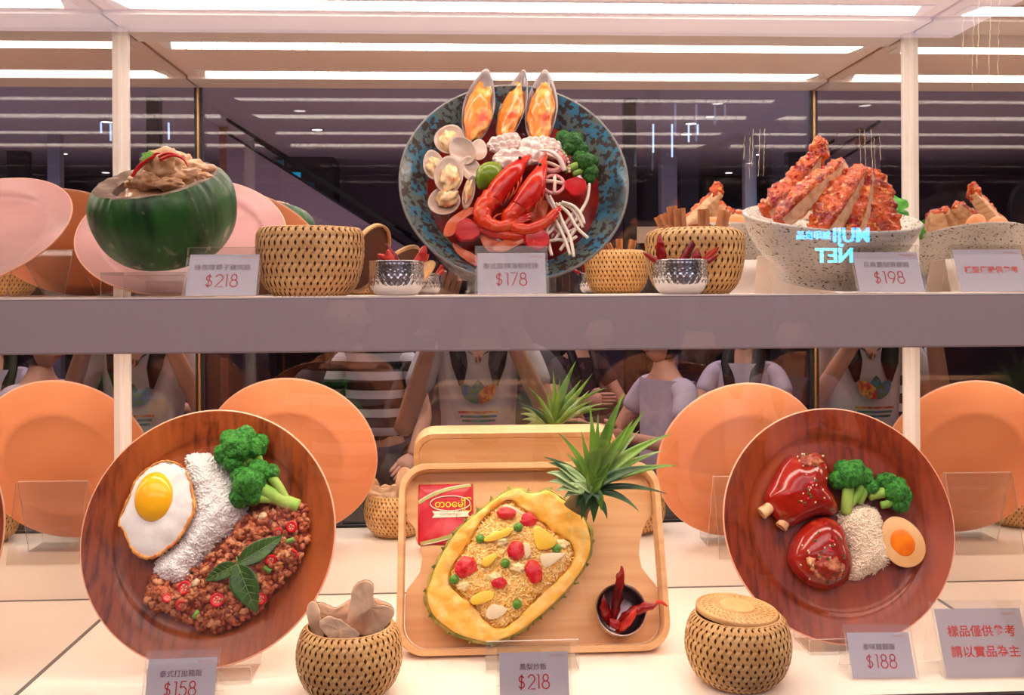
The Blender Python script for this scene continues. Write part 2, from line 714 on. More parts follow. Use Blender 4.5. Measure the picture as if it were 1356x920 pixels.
PL = plane_through(278, 708, 0.150, math.radians(17))
plate('dinner_plate', 'brown wooden plate with fried egg, rice and minced pork, lower left', PL, 0.1545, M_plateL, 'wooden plates')
PR = plane_through(1109, 692, 0.194, math.radians(17), math.radians(-3))
plate('dinner_plate', 'red-brown wooden plate with glazed pork hocks and half egg, lower right', PR, 0.1515, M_plateR, 'wooden plates')
PPk = plane_through(243, 310, 0.250, math.radians(51), math.radians(8))
plate('dinner_plate', 'pale pink wooden plate leaning far back behind the green coconut', PPk, 0.1340, M_plateP, 'wooden plates')


# ------------------------------------------------------------------ acrylic
def sheet_path(mb, pts, w, th=0.003, x0=0.0):
    """bent clear sheet: profile pts in (y, z), width w along x; big faces slot 0, cut edges slot 1"""
    n = len(pts)
    off = []
    for i in range(n):
        a = Vector(pts[max(i - 1, 0)])
        b = Vector(pts[min(i + 1, n - 1)])
        d = (b - a).normalized()
        off.append(Vector((-d.y, d.x)) * th)
    A = [(x0 - w / 2, p[0], p[1]) for p in pts]
    B = [(x0 + w / 2, p[0], p[1]) for p in pts]
    C = [(x0 - w / 2, p[0] + o.x, p[1] + o.y) for p, o in zip(pts, off)]
    E = [(x0 + w / 2, p[0] + o.x, p[1] + o.y) for p, o in zip(pts, off)]
    v = A + B + C + E
    f, m = [], []
    for i in range(n - 1):
        f += [(i, i + 1, n + i + 1, n + i), (2 * n + i, 3 * n + i, 3 * n + i + 1, 2 * n + i + 1),
              (i, 2 * n + i, 2 * n + i + 1, i + 1), (n + i, n + i + 1, 3 * n + i + 1, 3 * n + i)]
        m += [0, 0, 1, 1]
    f += [(0, n, 3 * n, 2 * n), (n - 1, 3 * n - 1, 4 * n - 1, 2 * n - 1)]
    m += [1, 1]
    mb.add((v, f), m)
    return mb


def easel(label, cx, Y, z, R_low, lean, w=0.10, h=0.10, front=0.045, lip=0.02, name='acrylic_easel'):
    """clear bent stand: front lip, tray, leaning back rest and a rear strut"""
    t = thing(name, label, 'stand', Matrix.Translation((cx, Y, z)), 'clear acrylic stands')
    s, c = math.sin(lean), math.cos(lean)
    mb = MB()
    sheet_path(mb, [(-front, lip), (-front, 0.0015), (0.012, 0.0015), (0.012 + s * h, c * h)], w)
    mb.build('bent_sheet', [M_acr, M_acre], t, smooth=False)
    mb = MB()
    sheet_path(mb, [(0.016 + s * h, c * h - 0.001), (0.016 + s * h + 0.035, 0.0015)], w)
    mb.build('rear_leg', [M_acr, M_acre], t, smooth=False)
    return t


def P_low(P, R):
    return P.M @ Vector((0, -R, -0.02))


q = P_low(PL, 0.155)
easel('clear acrylic easel holding the brown plate with the fried egg', q.x + 0.002, q.y + 0.012, 0.0, 0, math.radians(17), 0.12, 0.14)
q = P_low(PR, 0.153)
easel('clear acrylic easel holding the red-brown plate with pork hocks', q.x + 0.002, q.y + 0.012, 0.0, 0, math.radians(17), 0.12, 0.14)
q = P_low(PPk, 0.134)
easel('clear acrylic easel holding the pale pink plate behind the coconut', q.x + 0.015, q.y + 0.022, SH_T, 0, math.radians(51), 0.09, 0.12, front=0.03)

# ------------------------------------------------------------------ woven bamboo
M_bamA = mat('bamboo_strip', (222, 172, 108), 0.5, vary=((200, 144, 84), 30, 0.4, 0.7))
M_bamB = mat('bamboo_strip_light', (232, 186, 124), 0.5, vary=((212, 160, 98), 30, 0.4, 0.7))
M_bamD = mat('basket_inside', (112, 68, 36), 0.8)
M_bamR = mat('bamboo_band', (226, 176, 116), 0.45, vary=((204, 150, 92), 25, 0.4, 0.7, 3, (1, 1, 5)))


def resample(prof, n):
    P = [Vector(p) for p in smooth_path([(r, z, 0) for r, z in prof], 12)]
    L = [0]
    for a, b in zip(P, P[1:]):
        L.append(L[-1] + (b - a).length)
    out = []
    j = 0
    for k in range(n + 1):
        s = L[-1] * k / n
        while j < len(L) - 2 and L[j + 1] < s:
            j += 1
        t = (s - L[j]) / max(L[j + 1] - L[j], 1e-9)
        p = P[j].lerp(P[j + 1], t)
        out.append((p.x, p.y))
    return out


def weave(mb, prof, N, cross, amp, fill=0.60, per=4):
    n = cross * per
    pr = resample(prof, n)
    g_tot = PI * cross / N
    nr = []
    for i in range(n + 1):
        a = Vector(pr[max(i - 1, 0)])
        b = Vector(pr[min(i + 1, n)])
        d = (b - a).normalized()
        nr.append((d.y, -d.x))
    for fam in (0, 1):
        s = 1 if fam == 0 else -1
        for k in range(N):
            v = []
            for i, (r, z) in enumerate(pr):
                g = g_tot * i / n
                th = 2 * PI * (k + 0.5 * fam) / N + s * g
                o = s * amp * math.cos(N * g)
                hw = PI / N * fill
                rr = r + nr[i][0] * o
                zz = z + nr[i][1] * o
                v.append((rr * math.cos(th - hw), rr * math.sin(th - hw), zz))
                v.append((rr * math.cos(th + hw), rr * math.sin(th + hw), zz))
            f = [(2 * i, 2 * i + 1, 2 * i + 3, 2 * i + 2) for i in range(n)]
            mb.add((v, f), fam)
    return mb


def basket(label, M, R, Hh, prof, N=42, cross=12, group='woven bamboo baskets'):
    """prof in unit radius/height, from the rim down to the foot"""
    t = thing('bamboo_basket', label, 'basket', M, group)
    pr = [(r * R, z * Hh) for r, z in prof]
    mb = MB()
    weave(mb, pr, N, cross, R * 0.009)
    o = mb.build('woven_wall', [M_bamA, M_bamB], t)
    ins = [(max(r - R * 0.045, 0.0005), z) for r, z in resample(pr, 26)]
    ins = [(r, max(z, Hh * 0.02)) for r, z in ins] + [(0.0005, Hh * 0.03)]
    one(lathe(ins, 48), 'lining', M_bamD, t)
    r0, z0 = pr[0]
    ring = [(r0 + R * 0.018 * math.cos(a) - R * 0.005, z0 + R * 0.018 * math.sin(a)) for a in [2 * PI * k / 8 for k in range(9)]]
    one(lathe(ring, 56), 'rim', M_bamR, t)
    r1, z1 = pr[-1]
    one(lathe([(r1 * 1.0, z1 + Hh * 0.02), (r1 * 0.98, z1), (0.0005, z1)], 40), 'foot', M_bamA, t)
    return t


def lid(label, M, R, group=None):
    t = thing('basket_lid', label, 'lid', M, group)
    mb = MB()
    weave(mb, [(R * 0.97, 0.0), (R * 0.7, R * 0.055), (R * 0.42, R * 0.075)], 34, 7, R * 0.010, 0.74)
    mb.build('woven_disc', [M_bamA, M_bamB], t)
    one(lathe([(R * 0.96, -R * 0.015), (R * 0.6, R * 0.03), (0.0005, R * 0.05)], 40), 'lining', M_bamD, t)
    one(lathe([(R * 1.0, R * 0.035), (R * 1.03, R * 0.02), (R * 1.03, -R * 0.09), (R * 1.0, -R * 0.105), (R * 0.96, -R * 0.09),
               (R * 0.96, R * 0.02), (R * 1.0, R * 0.035)], 64), 'band', M_bamR, t)
    one(lathe([(R * 0.46, R * 0.07), (R * 0.45, R * 0.10), (R * 0.41, R * 0.105), (R * 0.36, R * 0.092), (0.0005, R * 0.088)], 48), 'centre_disc', M_bamR, t)
    return t


ROUND = [(0.80, 1.0), (0.92, 0.90), (1.0, 0.66), (0.99, 0.42), (0.88, 0.18), (0.70, 0.03), (0.62, 0.0)]
WIDE = [(0.93, 1.0), (0.99, 0.92), (1.0, 0.66), (0.96, 0.40), (0.86, 0.16), (0.72, 0.03), (0.66, 0.0)]


def on(px, Y, z):
    p = at(px, 500, Y)
    return Matrix.Translation((p.x, Y, z))


# lower shelf: round baskets
yC = 0.062
basket('open round bamboo basket with dried root slices, lower level left of the tray', on(461, yC, 0.0015), 0.0600, 0.0765, ROUND)
basket('round bamboo basket closed with a flat woven lid, beside the right plate', on(975, 0.066, 0.0015), 0.0610, 0.0775, ROUND)
p = at(975, 500, 0.066)
lid('flat woven lid lying askew on the round basket, lower right',
    Matrix.Translation((p.x - 0.001, 0.066, 0.0850)) @ Matrix.Rotation(math.radians(4), 4, 'Y') @ Matrix.Rotation(math.radians(3), 4, 'X'), 0.0460)
# upper shelf
yB = 0.095
basket('wide bamboo basket with an empty mouth, upper shelf beside the coconut', on(412, 0.085, SH_T + 0.001), 0.0620, 0.0775, WIDE, 46, 11)
basket('bamboo basket filled with cinnamon sticks, upper shelf behind the chilli cup', on(921, 0.115, SH_T + 0.001), 0.0600, 0.0780, ROUND[0:1] + WIDE[1:], 44, 11)
p = at(487, 345, 0.150)
lid('round bamboo lid standing on edge against the wide basket',
    Matrix.Translation((p.x, 0.135, SH_T + 0.0470)) @ Matrix.Rotation(math.radians(-24), 4, 'Z') @ Matrix.Rotation(math.radians(-66), 4, 'Y'), 0.0440)
lid('second round bamboo lid leaning behind the chilli cup',
    Matrix.Translation((p.x + 0.033, 0.150, SH_T + 0.0330)) @ Matrix.Rotation(math.radians(-26), 4, 'Z') @ Matrix.Rotation(math.radians(-46), 4, 'Y'), 0.0400)

# ------------------------------------------------------------------ metal cups
M_silver = mat('stamped_aluminium', (222, 220, 222), 0.22, metal=1.0)
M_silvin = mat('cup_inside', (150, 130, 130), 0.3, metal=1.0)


def cup_fn(R, Hh):
    def fn(r, z, a):
        u = z / Hh
        d = 0.0
        if 0.22 < u < 0.62:
            # two rows of crossing zigzags
            w = abs(((a * 14 / (2 * PI)) % 1) - 0.5) * 2
            z1 = 0.28 + 0.30 * w
            z2 = 0.28 + 0.30 * (1 - w)
            d = max(math.exp(-((u - z1) / 0.035) ** 2), 0.75 * math.exp(-((u - z2) / 0.035) ** 2)) * 0.030
        elif u > 0.80 and u < 0.93:
            d = 0.014 * (0.5 + 0.5 * math.cos(a * 40)) * math.sin((u - 0.80) / 0.13 * PI)
        elif 0.62 <= u <= 0.80:
            d = 0.006 * math.sin(a * 23 + 9 * u) * math.sin(u * 60)
        return r + R * d, z
    return fn


def cup(label, M, R, Hh, group='stamped aluminium cups'):
    t = thing('metal_cup', label, 'cup', M, group)
    out = [(0.0003, 0), (0.60, 0), (0.70, 0.01), (0.80, 0.07), (0.90, 0.17), (0.96, 0.27)]
    out += [(0.96 + 0.04 * min(1, k / 12), 0.27 + 0.69 * k / 40) for k in range(1, 41)] + [(1.02, 0.985), (1.0, 1.0)]
    one(lathe([(r * R, z * Hh) for r, z in out], 180, cup_fn(R, Hh)), 'outer_wall', M_silver, t)
    inn = [(1.0, 1.0), (0.95, 0.985), (0.94, 0.5), (0.86, 0.2), (0.6, 0.09), (0.0003, 0.08)]
    one(lathe([(r * R, z * Hh) for r, z in inn], 64), 'inside', M_silvin, t)
    return t


cupA = on(526, 0.052, SH_T + 0.0008)
cup('silver cup of dried chillies, upper shelf left of the seafood bowl', cupA, 0.0305, 0.0395)
cupB = on(902, 0.052, SH_T + 0.0008)
cup('silver cup of dried chillies, upper shelf in front of the cinnamon basket', cupB, 0.0310, 0.0395)

M_chili = mat('dried_chilli', (150, 22, 16), 0.25, coat=0.4, vary=((88, 8, 10), 40, 0.45, 0.65), bump=(120, 0.5, 0.002))
M_chili2 = mat('dried_chilli_bright', (206, 52, 30), 0.3, coat=0.3, vary=((150, 24, 18), 40, 0.45, 0.65), bump=(120, 0.5, 0.002))
M_stalk = mat('chilli_stalk', (120, 80, 40), 0.6)


def chilli(label, A, B, bend, r, M=None, group='dried chillies', m=None):
    """dried chilli from its stalk end A to its tip B"""
    A, B = Vector(A), Vector(B)
    L = (B - A).length
    mid = (A + B) / 2 + Vector(bend)
    path = smooth_path([A, A.lerp(mid, 0.5) + Vector(bend) * 0.2, mid, mid.lerp(B, 0.55) + Vector(bend) * 0.1, B], 5)
    rad = [r * 0.45, r * 0.9, r * 1.05, r * 0.95, r * 0.7, r * 0.06]
    v, f = tube(path, rad, 9, 0.7)
    sd = rnd.random() * 50
    v = [Vector(p) + Vector((noise.noise(Vector(p) * 160 + Vector((sd, 0, 0))), noise.noise(Vector(p) * 160 + Vector((0, sd, 0))), 0)) * r * 0.32 for p in v]
    t = thing('dried_chilli', label, 'chilli', M, group)
    one((v, f), 'pod', m or M_chili, t)
    d = (A - mid).normalized()
    one(tube([A + d * -r * 0.3, A + d * L * 0.06, A + d * L * 0.12 + Vector(bend) * 0.15], [r * 0.35, r * 0.2, r * 0.16], 6), 'stalk', M_stalk, t)
    return t


def pts3(M, P):
    return [M @ Vector(p) for p in P]


def chilli_px(label, a, b, Y, bend, r, dY=0.0, m=None):
    A, B = at(a[0], a[1], Y), at(b[0], b[1], Y + dY)
    c = A.copy()
    return chilli(label, A - c, B - c, bend, r, Matrix.Translation(c), m=m)


gA = 'behind the $178 tag side'
chilli_px('dark red chilli pointing left over the rim of the left cup', (524, 358), (500, 336), 0.058, (0, 0, 0.002), 0.006, 0, M_chili2)
chilli_px('broad red chilli standing in the left silver cup', (520, 362), (512, 330), 0.050, (0.001, 0, 0), 0.0075, 0, M_chili2)
chilli_px('long chilli lying across the left silver cup', (536, 364), (510, 322), 0.066, (-0.001, 0, 0.003), 0.005)
chilli_px('orange-red chilli at the right of the left silver cup', (546, 362), (563, 325), 0.055, (0.002, 0, 0), 0.0060, 0, M_chili2)
chilli_px('small chilli leaning right over the rim of the left cup', (548, 356), (568, 336), 0.062, (0.001, 0, 0), 0.0045, 0, M_chili2)
chilli_px('thin chilli poking left out of the right silver cup', (880, 356), (851, 334), 0.050, (0, 0, 0.001), 0.0050)
chilli_px('upright dark chilli at the left of the right silver cup', (876, 360), (873, 309), 0.056, (0.001, 0, 0), 0.0068)
chilli_px('long twisted purple-red chilli in the middle of the right cup', (896, 356), (920, 316), 0.058, (-0.001, 0, -0.004), 0.0070)
chilli_px('short red chilli standing in the right silver cup', (920, 358), (924, 328), 0.050, (0, 0, 0), 0.0055)
chilli_px('tall bright red chilli in the right silver cup', (924, 362), (941, 306), 0.062, (0.0015, 0, 0), 0.0075, 0, M_chili2)
chilli_px('red chilli leaning right out of the right silver cup', (926, 356), (952, 327), 0.056, (0, 0, 0.002), 0.0055, 0, M_chili2)
chilli_px('thin chilli lying lowest to the right in the right cup', (924, 354), (951, 337), 0.048, (0, 0, -0.001), 0.0045)

# ------------------------------------------------------------------ cinnamon
M_cinn = mat('cinnamon_bark', (206, 136, 82), 0.6, vary=((166, 98, 54), 40, 0.4, 0.65, 4, (3, 3, 0.4)), bump=(90, 0.3, 0.001))


def cinnamon(a, b, Y, r, dY=0.0, label=''):
    A, B = at(a[0], a[1], Y), at(b[0], b[1], Y + dY)
    r *= 1.15
    d = B - A
    L = d.length
    Q = d.to_track_quat('Z', 'Y').to_matrix().to_4x4()
    # double scroll outline
    pts = []
    for k in range(15):
        q = k / 14 * 2.0 * PI * 0.78
        rr = r * (0.28 + 0.72 * min(1, k / 6))
        pts.append((r * 0.45 + rr * math.cos(q) * 0.62, rr * math.sin(q) * 0.8))
    full = [(x, y) for x, y in pts]
    inn = [((x - r * 0.45) * 0.74 + r * 0.45, y * 0.74) for x, y in full]
    ring = full + inn[::-1]
    mb = MB()
    for s in (1, -1):
        g = [(s * x, y) for x, y in ring]
        rings = [[(x * k, y * k, z) for x, y in g] for z, k in ((0, 1), (L * 0.35, 1.03), (L * 0.7, 0.98), (L, 1.0))]
        vf = bridge(rings)
        n = len(ring)
        f = list(vf[1])
        h = n // 2
        for base in (0, 3 * n):
            for i in range(h - 1):
                f.append((base + i, base + i + 1, base + n - 2 - i, base + n - 1 - i))
        mb.add((vf[0], f))
    o = mb.build('cinnamon_stick', M_cinn, None, Matrix.Translation(A) @ Q)
    return tag(sharp(o, 50), label, 'cinnamon stick', 'cinnamon sticks in the basket')


cin = [((905, 350), (872, 286), 0.105, .0065, .01, 'cinnamon stick leaning furthest left in the basket'),
       ((908, 350), (884, 281), 0.118, .0060, .01, 'cinnamon stick leaning left just behind the leftmost one'),
       ((901, 350), (890, 273), 0.112, .0070, .0, 'tallest cinnamon stick standing left of centre in the basket'),
       ((906, 350), (900, 276), 0.096, .0078, .0, 'broad cinnamon stick standing beside the tallest one'),
       ((922, 345), (898, 290), 0.128, .0055, .0, 'thin cinnamon stick leaning behind the broad one'),
       ((930, 350), (918, 297), 0.120, .0060, .0, 'short cinnamon stick in the middle of the basket'),
       ((934, 350), (932, 277), 0.100, .0075, .0, 'flat-faced upright cinnamon stick right of centre'),
       ((944, 350), (959, 279), 0.100, .0078, .0, 'upright cinnamon stick furthest right in the basket'),
       ((915, 350), (880, 301), 0.092, .0060, .0, 'cinnamon stick lying lowest at the left of the basket')]
for a, b, Y, r, dY, lb in cin:
    cinnamon(a, b, Y, r, dY, lb)

# ------------------------------------------------------------------ dried root slices in the lower basket
M_root = mat('dried_root', (244, 206, 170), 0.8, vary=((206, 150, 110), 25, 0.45, 0.68), bump=(60, 0.5, 0.003))
M_rootE = mat('root_skin', (150, 92, 60), 0.85, vary=((110, 66, 44), 60, 0.4, 0.6), bump=(90, 0.7, 0.003))


def root_slice(pts, Y, th, warp, label, tiltY=0.0):
    c = at(sum(p[0] for p in pts) / len(pts), sum(p[1] for p in pts) / len(pts), Y)
    q = smooth_poly(pts, 4)
    bx_, by_ = sum(p[0] for p in pts) / len(pts), max(p[1] for p in pts)
    q = [(bx_ + (x - bx_) * 1.1, by_ + (y - by_) * 1.08) for x, y in q]
    q = [(x + 1.6 * noise.noise(Vector((x * 0.35, y * 0.35, 1))), y + 1.8 * noise.noise(Vector((x * 0.35, y * 0.35, 7)))) for x, y in q]
    yb = max(p[1] for p in q)
    P3 = [at(x, y, Y + tiltY * (yb - y)) - c for x, y in q]
    poly = ccw([(p.x, p.z) for p in P3])
    n = len(poly)

    def yy(x, z, k):
        return warp * 1.4 * noise.noise(Vector((x * 55, z * 55, Y * 99))) + 0.0014 * noise.noise(Vector((x * 190, z * 190, Y * 9))) + warp * 6 * (x * x) * 12 + k
    cxm = sum(p[0] for p in poly) / n
    czm = sum(p[1] for p in poly) / n
    v, f, m = [], [], []
    sc = (0.0, 0.35, 0.7, 0.93, 1.0)
    for side, k in ((0, -th), (1, th)):
        for s in sc:
            for x, z in poly:
                X, Z = cxm + (x - cxm) * s, czm + (z - czm) * s
                v.append((X, yy(X, Z, k * (1 if s < 0.99 else 0.7)) + tiltY * Z, Z))
    N5 = len(sc)
    for side in (0, 1):
        for i in range(N5 - 1):
            for j in range(n):
                j2 = (j + 1) % n
                a = (side * N5 + i) * n
                b = a + n
                f.append((a + j, a + j2, b + j2, b + j) if side == 0 else (a + j, b + j, b + j2, a + j2))
                m.append(0)
    a, b = (N5 - 1) * n, (2 * N5 - 1) * n
    for j in range(n):
        j2 = (j + 1) % n
        f.append((a + j, a + j2, b + j2, b + j))
        m.append(1)
    o = MB().add((v, f), m).build('dried_root_slice', [M_root, M_rootE], None, Matrix.Translation(c))
    return tag(o, label, 'dried root', 'dried root slices in the basket')


root_slice([(464, 836), (466, 800), (470, 782), (482, 773), (494, 778), (494, 795), (500, 802), (518, 806), (517, 820), (505, 836), (490, 842)], 0.066, .0018, .004,
           'tallest pale root slice standing at the right of the basket')
root_slice([(410, 810), (416, 800), (430, 802), (445, 806), (464, 797), (466, 815), (462, 838), (440, 832), (424, 838), (415, 830)], 0.082, .0018, .006,
           'brown curled root slice at the back left of the basket')
root_slice([(426, 826), (436, 818), (452, 822), (464, 832), (474, 840), (468, 850), (446, 848), (434, 842)], 0.050, .0020, .005,
           'pale knobbly root slice in front, left of centre of the basket')
root_slice([(408, 806), (418, 800), (424, 812), (428, 836), (424, 850), (412, 838)], 0.060, .0022, .004,
           'narrow root slice standing furthest left in the basket')
root_slice([(484, 800), (500, 798), (517, 803), (516, 818), (506, 838), (490, 836)], 0.086, .0016, .005,
           'root slice leaning at the back right of the basket')

# ------------------------------------------------------------------ food builders
M_rice = mat('rice', (248, 242, 236), 0.5)
M_riceB = mat('rice_base', (250, 242, 232), 0.6)  # heap under the loose grains, nearly the same white
M_brocD = mat('broccoli_bud', (62, 140, 42), 0.6, vary=((28, 92, 24), 220, 0.42, 0.62, 2), bump=(420, 0.9, 0.003))
M_brocS = mat('broccoli_stem', (168, 196, 92), 0.45, vary=((120, 168, 62), 30, 0.4, 0.7))
M_brocDk = mat('broccoli_bud_dark', (50, 112, 34), 0.6, vary=((22, 70, 20), 220, 0.42, 0.62, 2), bump=(420, 0.9, 0.003))


def broccoli(label, M, R, lumps, stem, mb_mat=None, seed=1, group='broccoli florets'):
    """lumps: (x, y, z, size) in units of R; stem: list of tube paths (points, r0, r1)"""
    t = thing('broccoli_floret', label, 'broccoli', M, group)
    mb = MB()
    for i, (x, y, z, s) in enumerate(lumps):
        def bump(q, s=s):
            return q
        v, f = ico(4)
        out = []
        for p in v:
            q = Vector(p)
            d = 1 + 0.12 * noise.noise(q * 2.2 + Vector((seed + i, 0, 0)))
            c = noise.voronoi(q * 4.2 + Vector((i * 3 + seed, 1, 2)))[0]
            d += 0.16 * (0.5 - c[0])
            c = noise.voronoi(q * 11 + Vector((i * 5 + seed, 1, 2)))[0]
            d += 0.07 * (0.5 - c[0])
            q = q * d * s * R
            out.append((q.x + x * R, q.y + y * R, q.z + z * R))
        mb.add((out, f))
    mb.build('bud_head', mb_mat or M_brocD, t)
    mb = MB()
    for pts, r0, r1 in stem:
        mb.add(tube(smooth_path([tuple(c * R for c in p) for p in pts], 4), [r0 * R, (r0 + r1) / 2 * R, r1 * R], 10))
    mb.build('stem', M_brocS, t)
    return t


def leaf_mesh(L, Wd, curl=0.2, fold=0.25, n=14, m=4, tip=1.5, base=0.5, th=0.0003, wave=0.0):
    """a leaf lying along +y from the origin, thickness th"""
    rings = []
    for i in range(n + 1):
        u = i / n
        wd = Wd * (math.sin(PI * min(1, u ** base * 1.0)) ** 0.9 if u < 1 else 0) * (1 - 0.25 * u ** tip)
        wd = max(wd, Wd * 0.02)
        row = []
        for j in range(-m, m + 1):
            s = j / m
            x = s * wd
            z = -curl * L * u * u + fold * abs(s) * wd + wave * Wd * math.sin(u * 14 + (2 if s > 0 else 0)) * abs(s)
            row.append((x, u * L, z))
        rings.append(row)
    k = 2 * m + 1
    top = [p for r in rings for p in r]
    bot = [(x, y, z - th) for x, y, z in top]
    v = top + bot
    N = len(top)
    f = []
    for i in range(n):
        for j in range(k - 1):
            a = i * k + j
            f.append((a, a + 1, a + k + 1, a + k))
            f.append((N + a, N + a + k, N + a + k + 1, N + a + 1))
    for i in range(n):
        a = i * k
        f.append((a, a + k, N + a + k, N + a))
        a = i * k + k - 1
        f.append((a, N + a, N + a + k, a + k))
    return v, f


def flat_item(P, pts, h, th, name, m, label, cat, group=None, wob=0.0, seed=0, sm=4, curve=0.0, M=None, dome=0.0):
    """slab cut to an outline given in photo pixels, lying at height h on plane P"""
    pl = P.poly(pts, h)
    cx, cy = sum(p[0] for p in pl) / len(pl), sum(p[1] for p in pl) / len(pl)
    poly = ccw(smooth_poly([(x - cx, y - cy) for x, y in pl], sm))
    R = max(math.hypot(*p) for p in poly)
    rings = []
    for s, z in ((0.02, 0), (0.6, 0), (1.0, 0), (1.03, th * 0.5), (1.0, th * 0.9), (0.93, th + dome * 0.13), (0.75, th + dome * 0.44), (0.5, th + dome * 0.75), (0.25, th + dome * 0.94), (0.02, th + dome)):
        rings.append([(x * s, y * s, z + wob * noise.noise(Vector((x * s * 70, y * s * 70, seed))) + curve * ((x * s) ** 2) / max(R, 1e-6)) for x, y in poly])
    o = one(bridge(rings, cap0=True, cap1=True), name, m, None, P.frame(cx, cy, h))
    return tag(o, label, cat, group)


# ------------------------------------------------------------------ green coconut with chicken curry
M_husk = mat('green_husk', (44, 92, 34), 0.42, coat=0.3,
             vary=[((22, 58, 22), 20, 0.42, 0.66, 5, (2.2, 2.2, 0.6)), ((136, 136, 98), 48, 0.60, 0.68, 9, (1.2, 1.2, 0.5))],
             bump=(30, 0.3, 0.003, (3, 3, 0.5)))
M_huskrim = mat('fibrous_rim', (112, 88, 76), 0.8, vary=((160, 140, 122), 50, 0.45, 0.65, 6), bump=(120, 0.8, 0.002))
M_flesh = mat('dark_cavity', (74, 52, 44), 0.7, vary=((110, 84, 70), 60, 0.5, 0.7))
M_curry = mat('curry_chicken', (206, 164, 122), 0.28, coat=0.6, vary=((170, 118, 76), 45, 0.45, 0.65), sss=0.15)
M_curryS = mat('curry_sauce', (196, 152, 112), 0.2, coat=0.5, vary=((188, 138, 96), 30, 0.4, 0.7))
M_redstrip = mat('red_chilli_strip', (222, 28, 34), 0.25, coat=0.5)
M_garn = mat('garnish_leaf', (110, 170, 60), 0.5, vary=((72, 128, 40), 60, 0.4, 0.6))
M_brleaf = mat('brown_leaf', (110, 72, 50), 0.5)

cc = at(219, 284, 0.112)
Mc = Matrix.Translation(cc) @ Matrix.Rotation(math.radians(24), 4, 'X') @ Matrix.Rotation(math.radians(-6), 4, 'Y')
coco = thing('coconut_bowl', 'green husked coconut cut open as a bowl, upper shelf left', 'coconut', Mc)
RC = 0.0835
prof = [(0.46, -0.66), (0.64, -0.605), (0.80, -0.46), (0.92, -0.27), (0.985, -0.04), (1.0, 0.16), (0.97, 0.33), (0.90, 0.46), (0.84, 0.52)]
pr = [(r * RC, z * RC) for r, z in resample(prof, 46)]


def husk_fn(r, z, a):
    u = (z / RC + 0.66) / 1.18
    d = 0.014 * noise.noise(Vector((math.cos(a) * 2, math.sin(a) * 2, z * 12)))
    rid = max(0.0, u - 0.62) / 0.38
    d += 0.020 * rid * (abs(math.sin(a * 17 + 2.0 * noise.noise(Vector((a * 2, 0, 0))) * 3)) - 0.5)
    facet = 0.010 * math.cos(a * 5)
    return r + RC * (d + facet), z


one(lathe([(0.0005, -0.66 * RC)] + pr, 160, husk_fn), 'husk', M_husk, coco)


def rim_fn(r, z, a):
    rr, zz = husk_fn(r, z, a) if r > 0.78 * RC else (r, z)
    return rr, zz + RC * 0.02 * noise.noise(Vector((math.cos(a) * 4, math.sin(a) * 4, r * 60)))


rp = [(0.84, 0.52), (0.82, 0.53), (0.76, 0.525), (0.70, 0.51), (0.64, 0.485), (0.60, 0.45)]
one(lathe([(r * RC, z * RC) for r, z in rp], 160, rim_fn), 'cut_rim', M_huskrim, coco)
one(lathe([(r * RC, z * RC) for r, z in [(0.605, 0.45), (0.56, 0.3), (0.3, 0.2), (0.0005, 0.18)]], 64), 'cavity', M_flesh, coco)
# curry: sauce and pieces
o = one(blob((0, 0, 0.30 * RC), (0.60 * RC, 0.60 * RC, 0.20 * RC), 4, 0.10, 3, 4), 'curry_sauce', M_curryS, None, Mc)
tag(o, 'pale glossy curry sauce filling the coconut', 'sauce')
pc = [(216, 222, 0.070, 24, 22, 19), (244, 236, 0.075, 25, 13, 16), (196, 240, 0.062, 20, 12, 15), (262, 228, 0.095, 20, 14, 17),
      (236, 216, 0.100, 18, 15, 16), (180, 243, 0.085, 13, 9, 12), (226, 244, 0.052, 18, 8, 11), (270, 238, 0.075, 14, 9, 13),
      (204, 212, 0.118, 15, 11, 15)]
where = ['largest knobbly chicken piece at the front of the coconut', 'chicken piece at the front right inside the coconut', 'chicken piece low at the front left inside the coconut',
         'chicken piece at the right rear of the coconut', 'chicken piece on top right of the largest one', 'small chicken piece furthest left in the coconut',
         'small chicken piece lowest at the front in the coconut', 'small chicken piece furthest right in the coconut', 'chicken piece behind and left of the largest one']
for k, (x, y, Y, a, b, c) in enumerate(pc):
    q = at(x, y, Y + 0.008)
    s = 1.15 / F
    o = one(blob((0, 0, 0), (a * s, c * s, b * s), 4, 0.40, 1.9, k * 3.3 + 1, amp2=0.14, freq2=5), 'chicken_piece', M_curry, None, Matrix.Translation(q))
    tag(o, where[k], 'chicken', 'curry chicken pieces in the coconut')
for k, (pts, lab) in enumerate([([(175, 234), (184, 220), (198, 210), (206, 206)], 'red chilli strip hanging down at the left of the curry'),
                                ([(200, 212), (206, 204), (212, 203)], 'short red chilli strip curling at the top of the curry'),
                                ([(212, 212), (228, 206), (242, 210), (249, 221)], 'red chilli strip falling to the right over the curry'),
                                ([(210, 208), (222, 203), (236, 205)], 'red chilli strip lying highest on the curry'),
                                ([(181, 226), (194, 213), (214, 206)], 'red chilli strip crossing the top left of the curry')]):
    P3 = [at(x, y, 0.056 + 0.002 * k) for x, y in pts]
    o = one(tube([p - P3[0] for p in smooth_path(P3, 5)], [0.0022, 0.0024, 0.0022, 0.0008], 7, 0.5), 'chilli_strip', M_redstrip, None, Matrix.Translation(P3[0]))
    tag(o, lab, 'chilli', 'red chilli strips on the curry')
t = thing('garnish_sprig', 'small lobed green leaf on top of the curry', 'garnish', Matrix.Translation(at(200, 210, 0.060)))
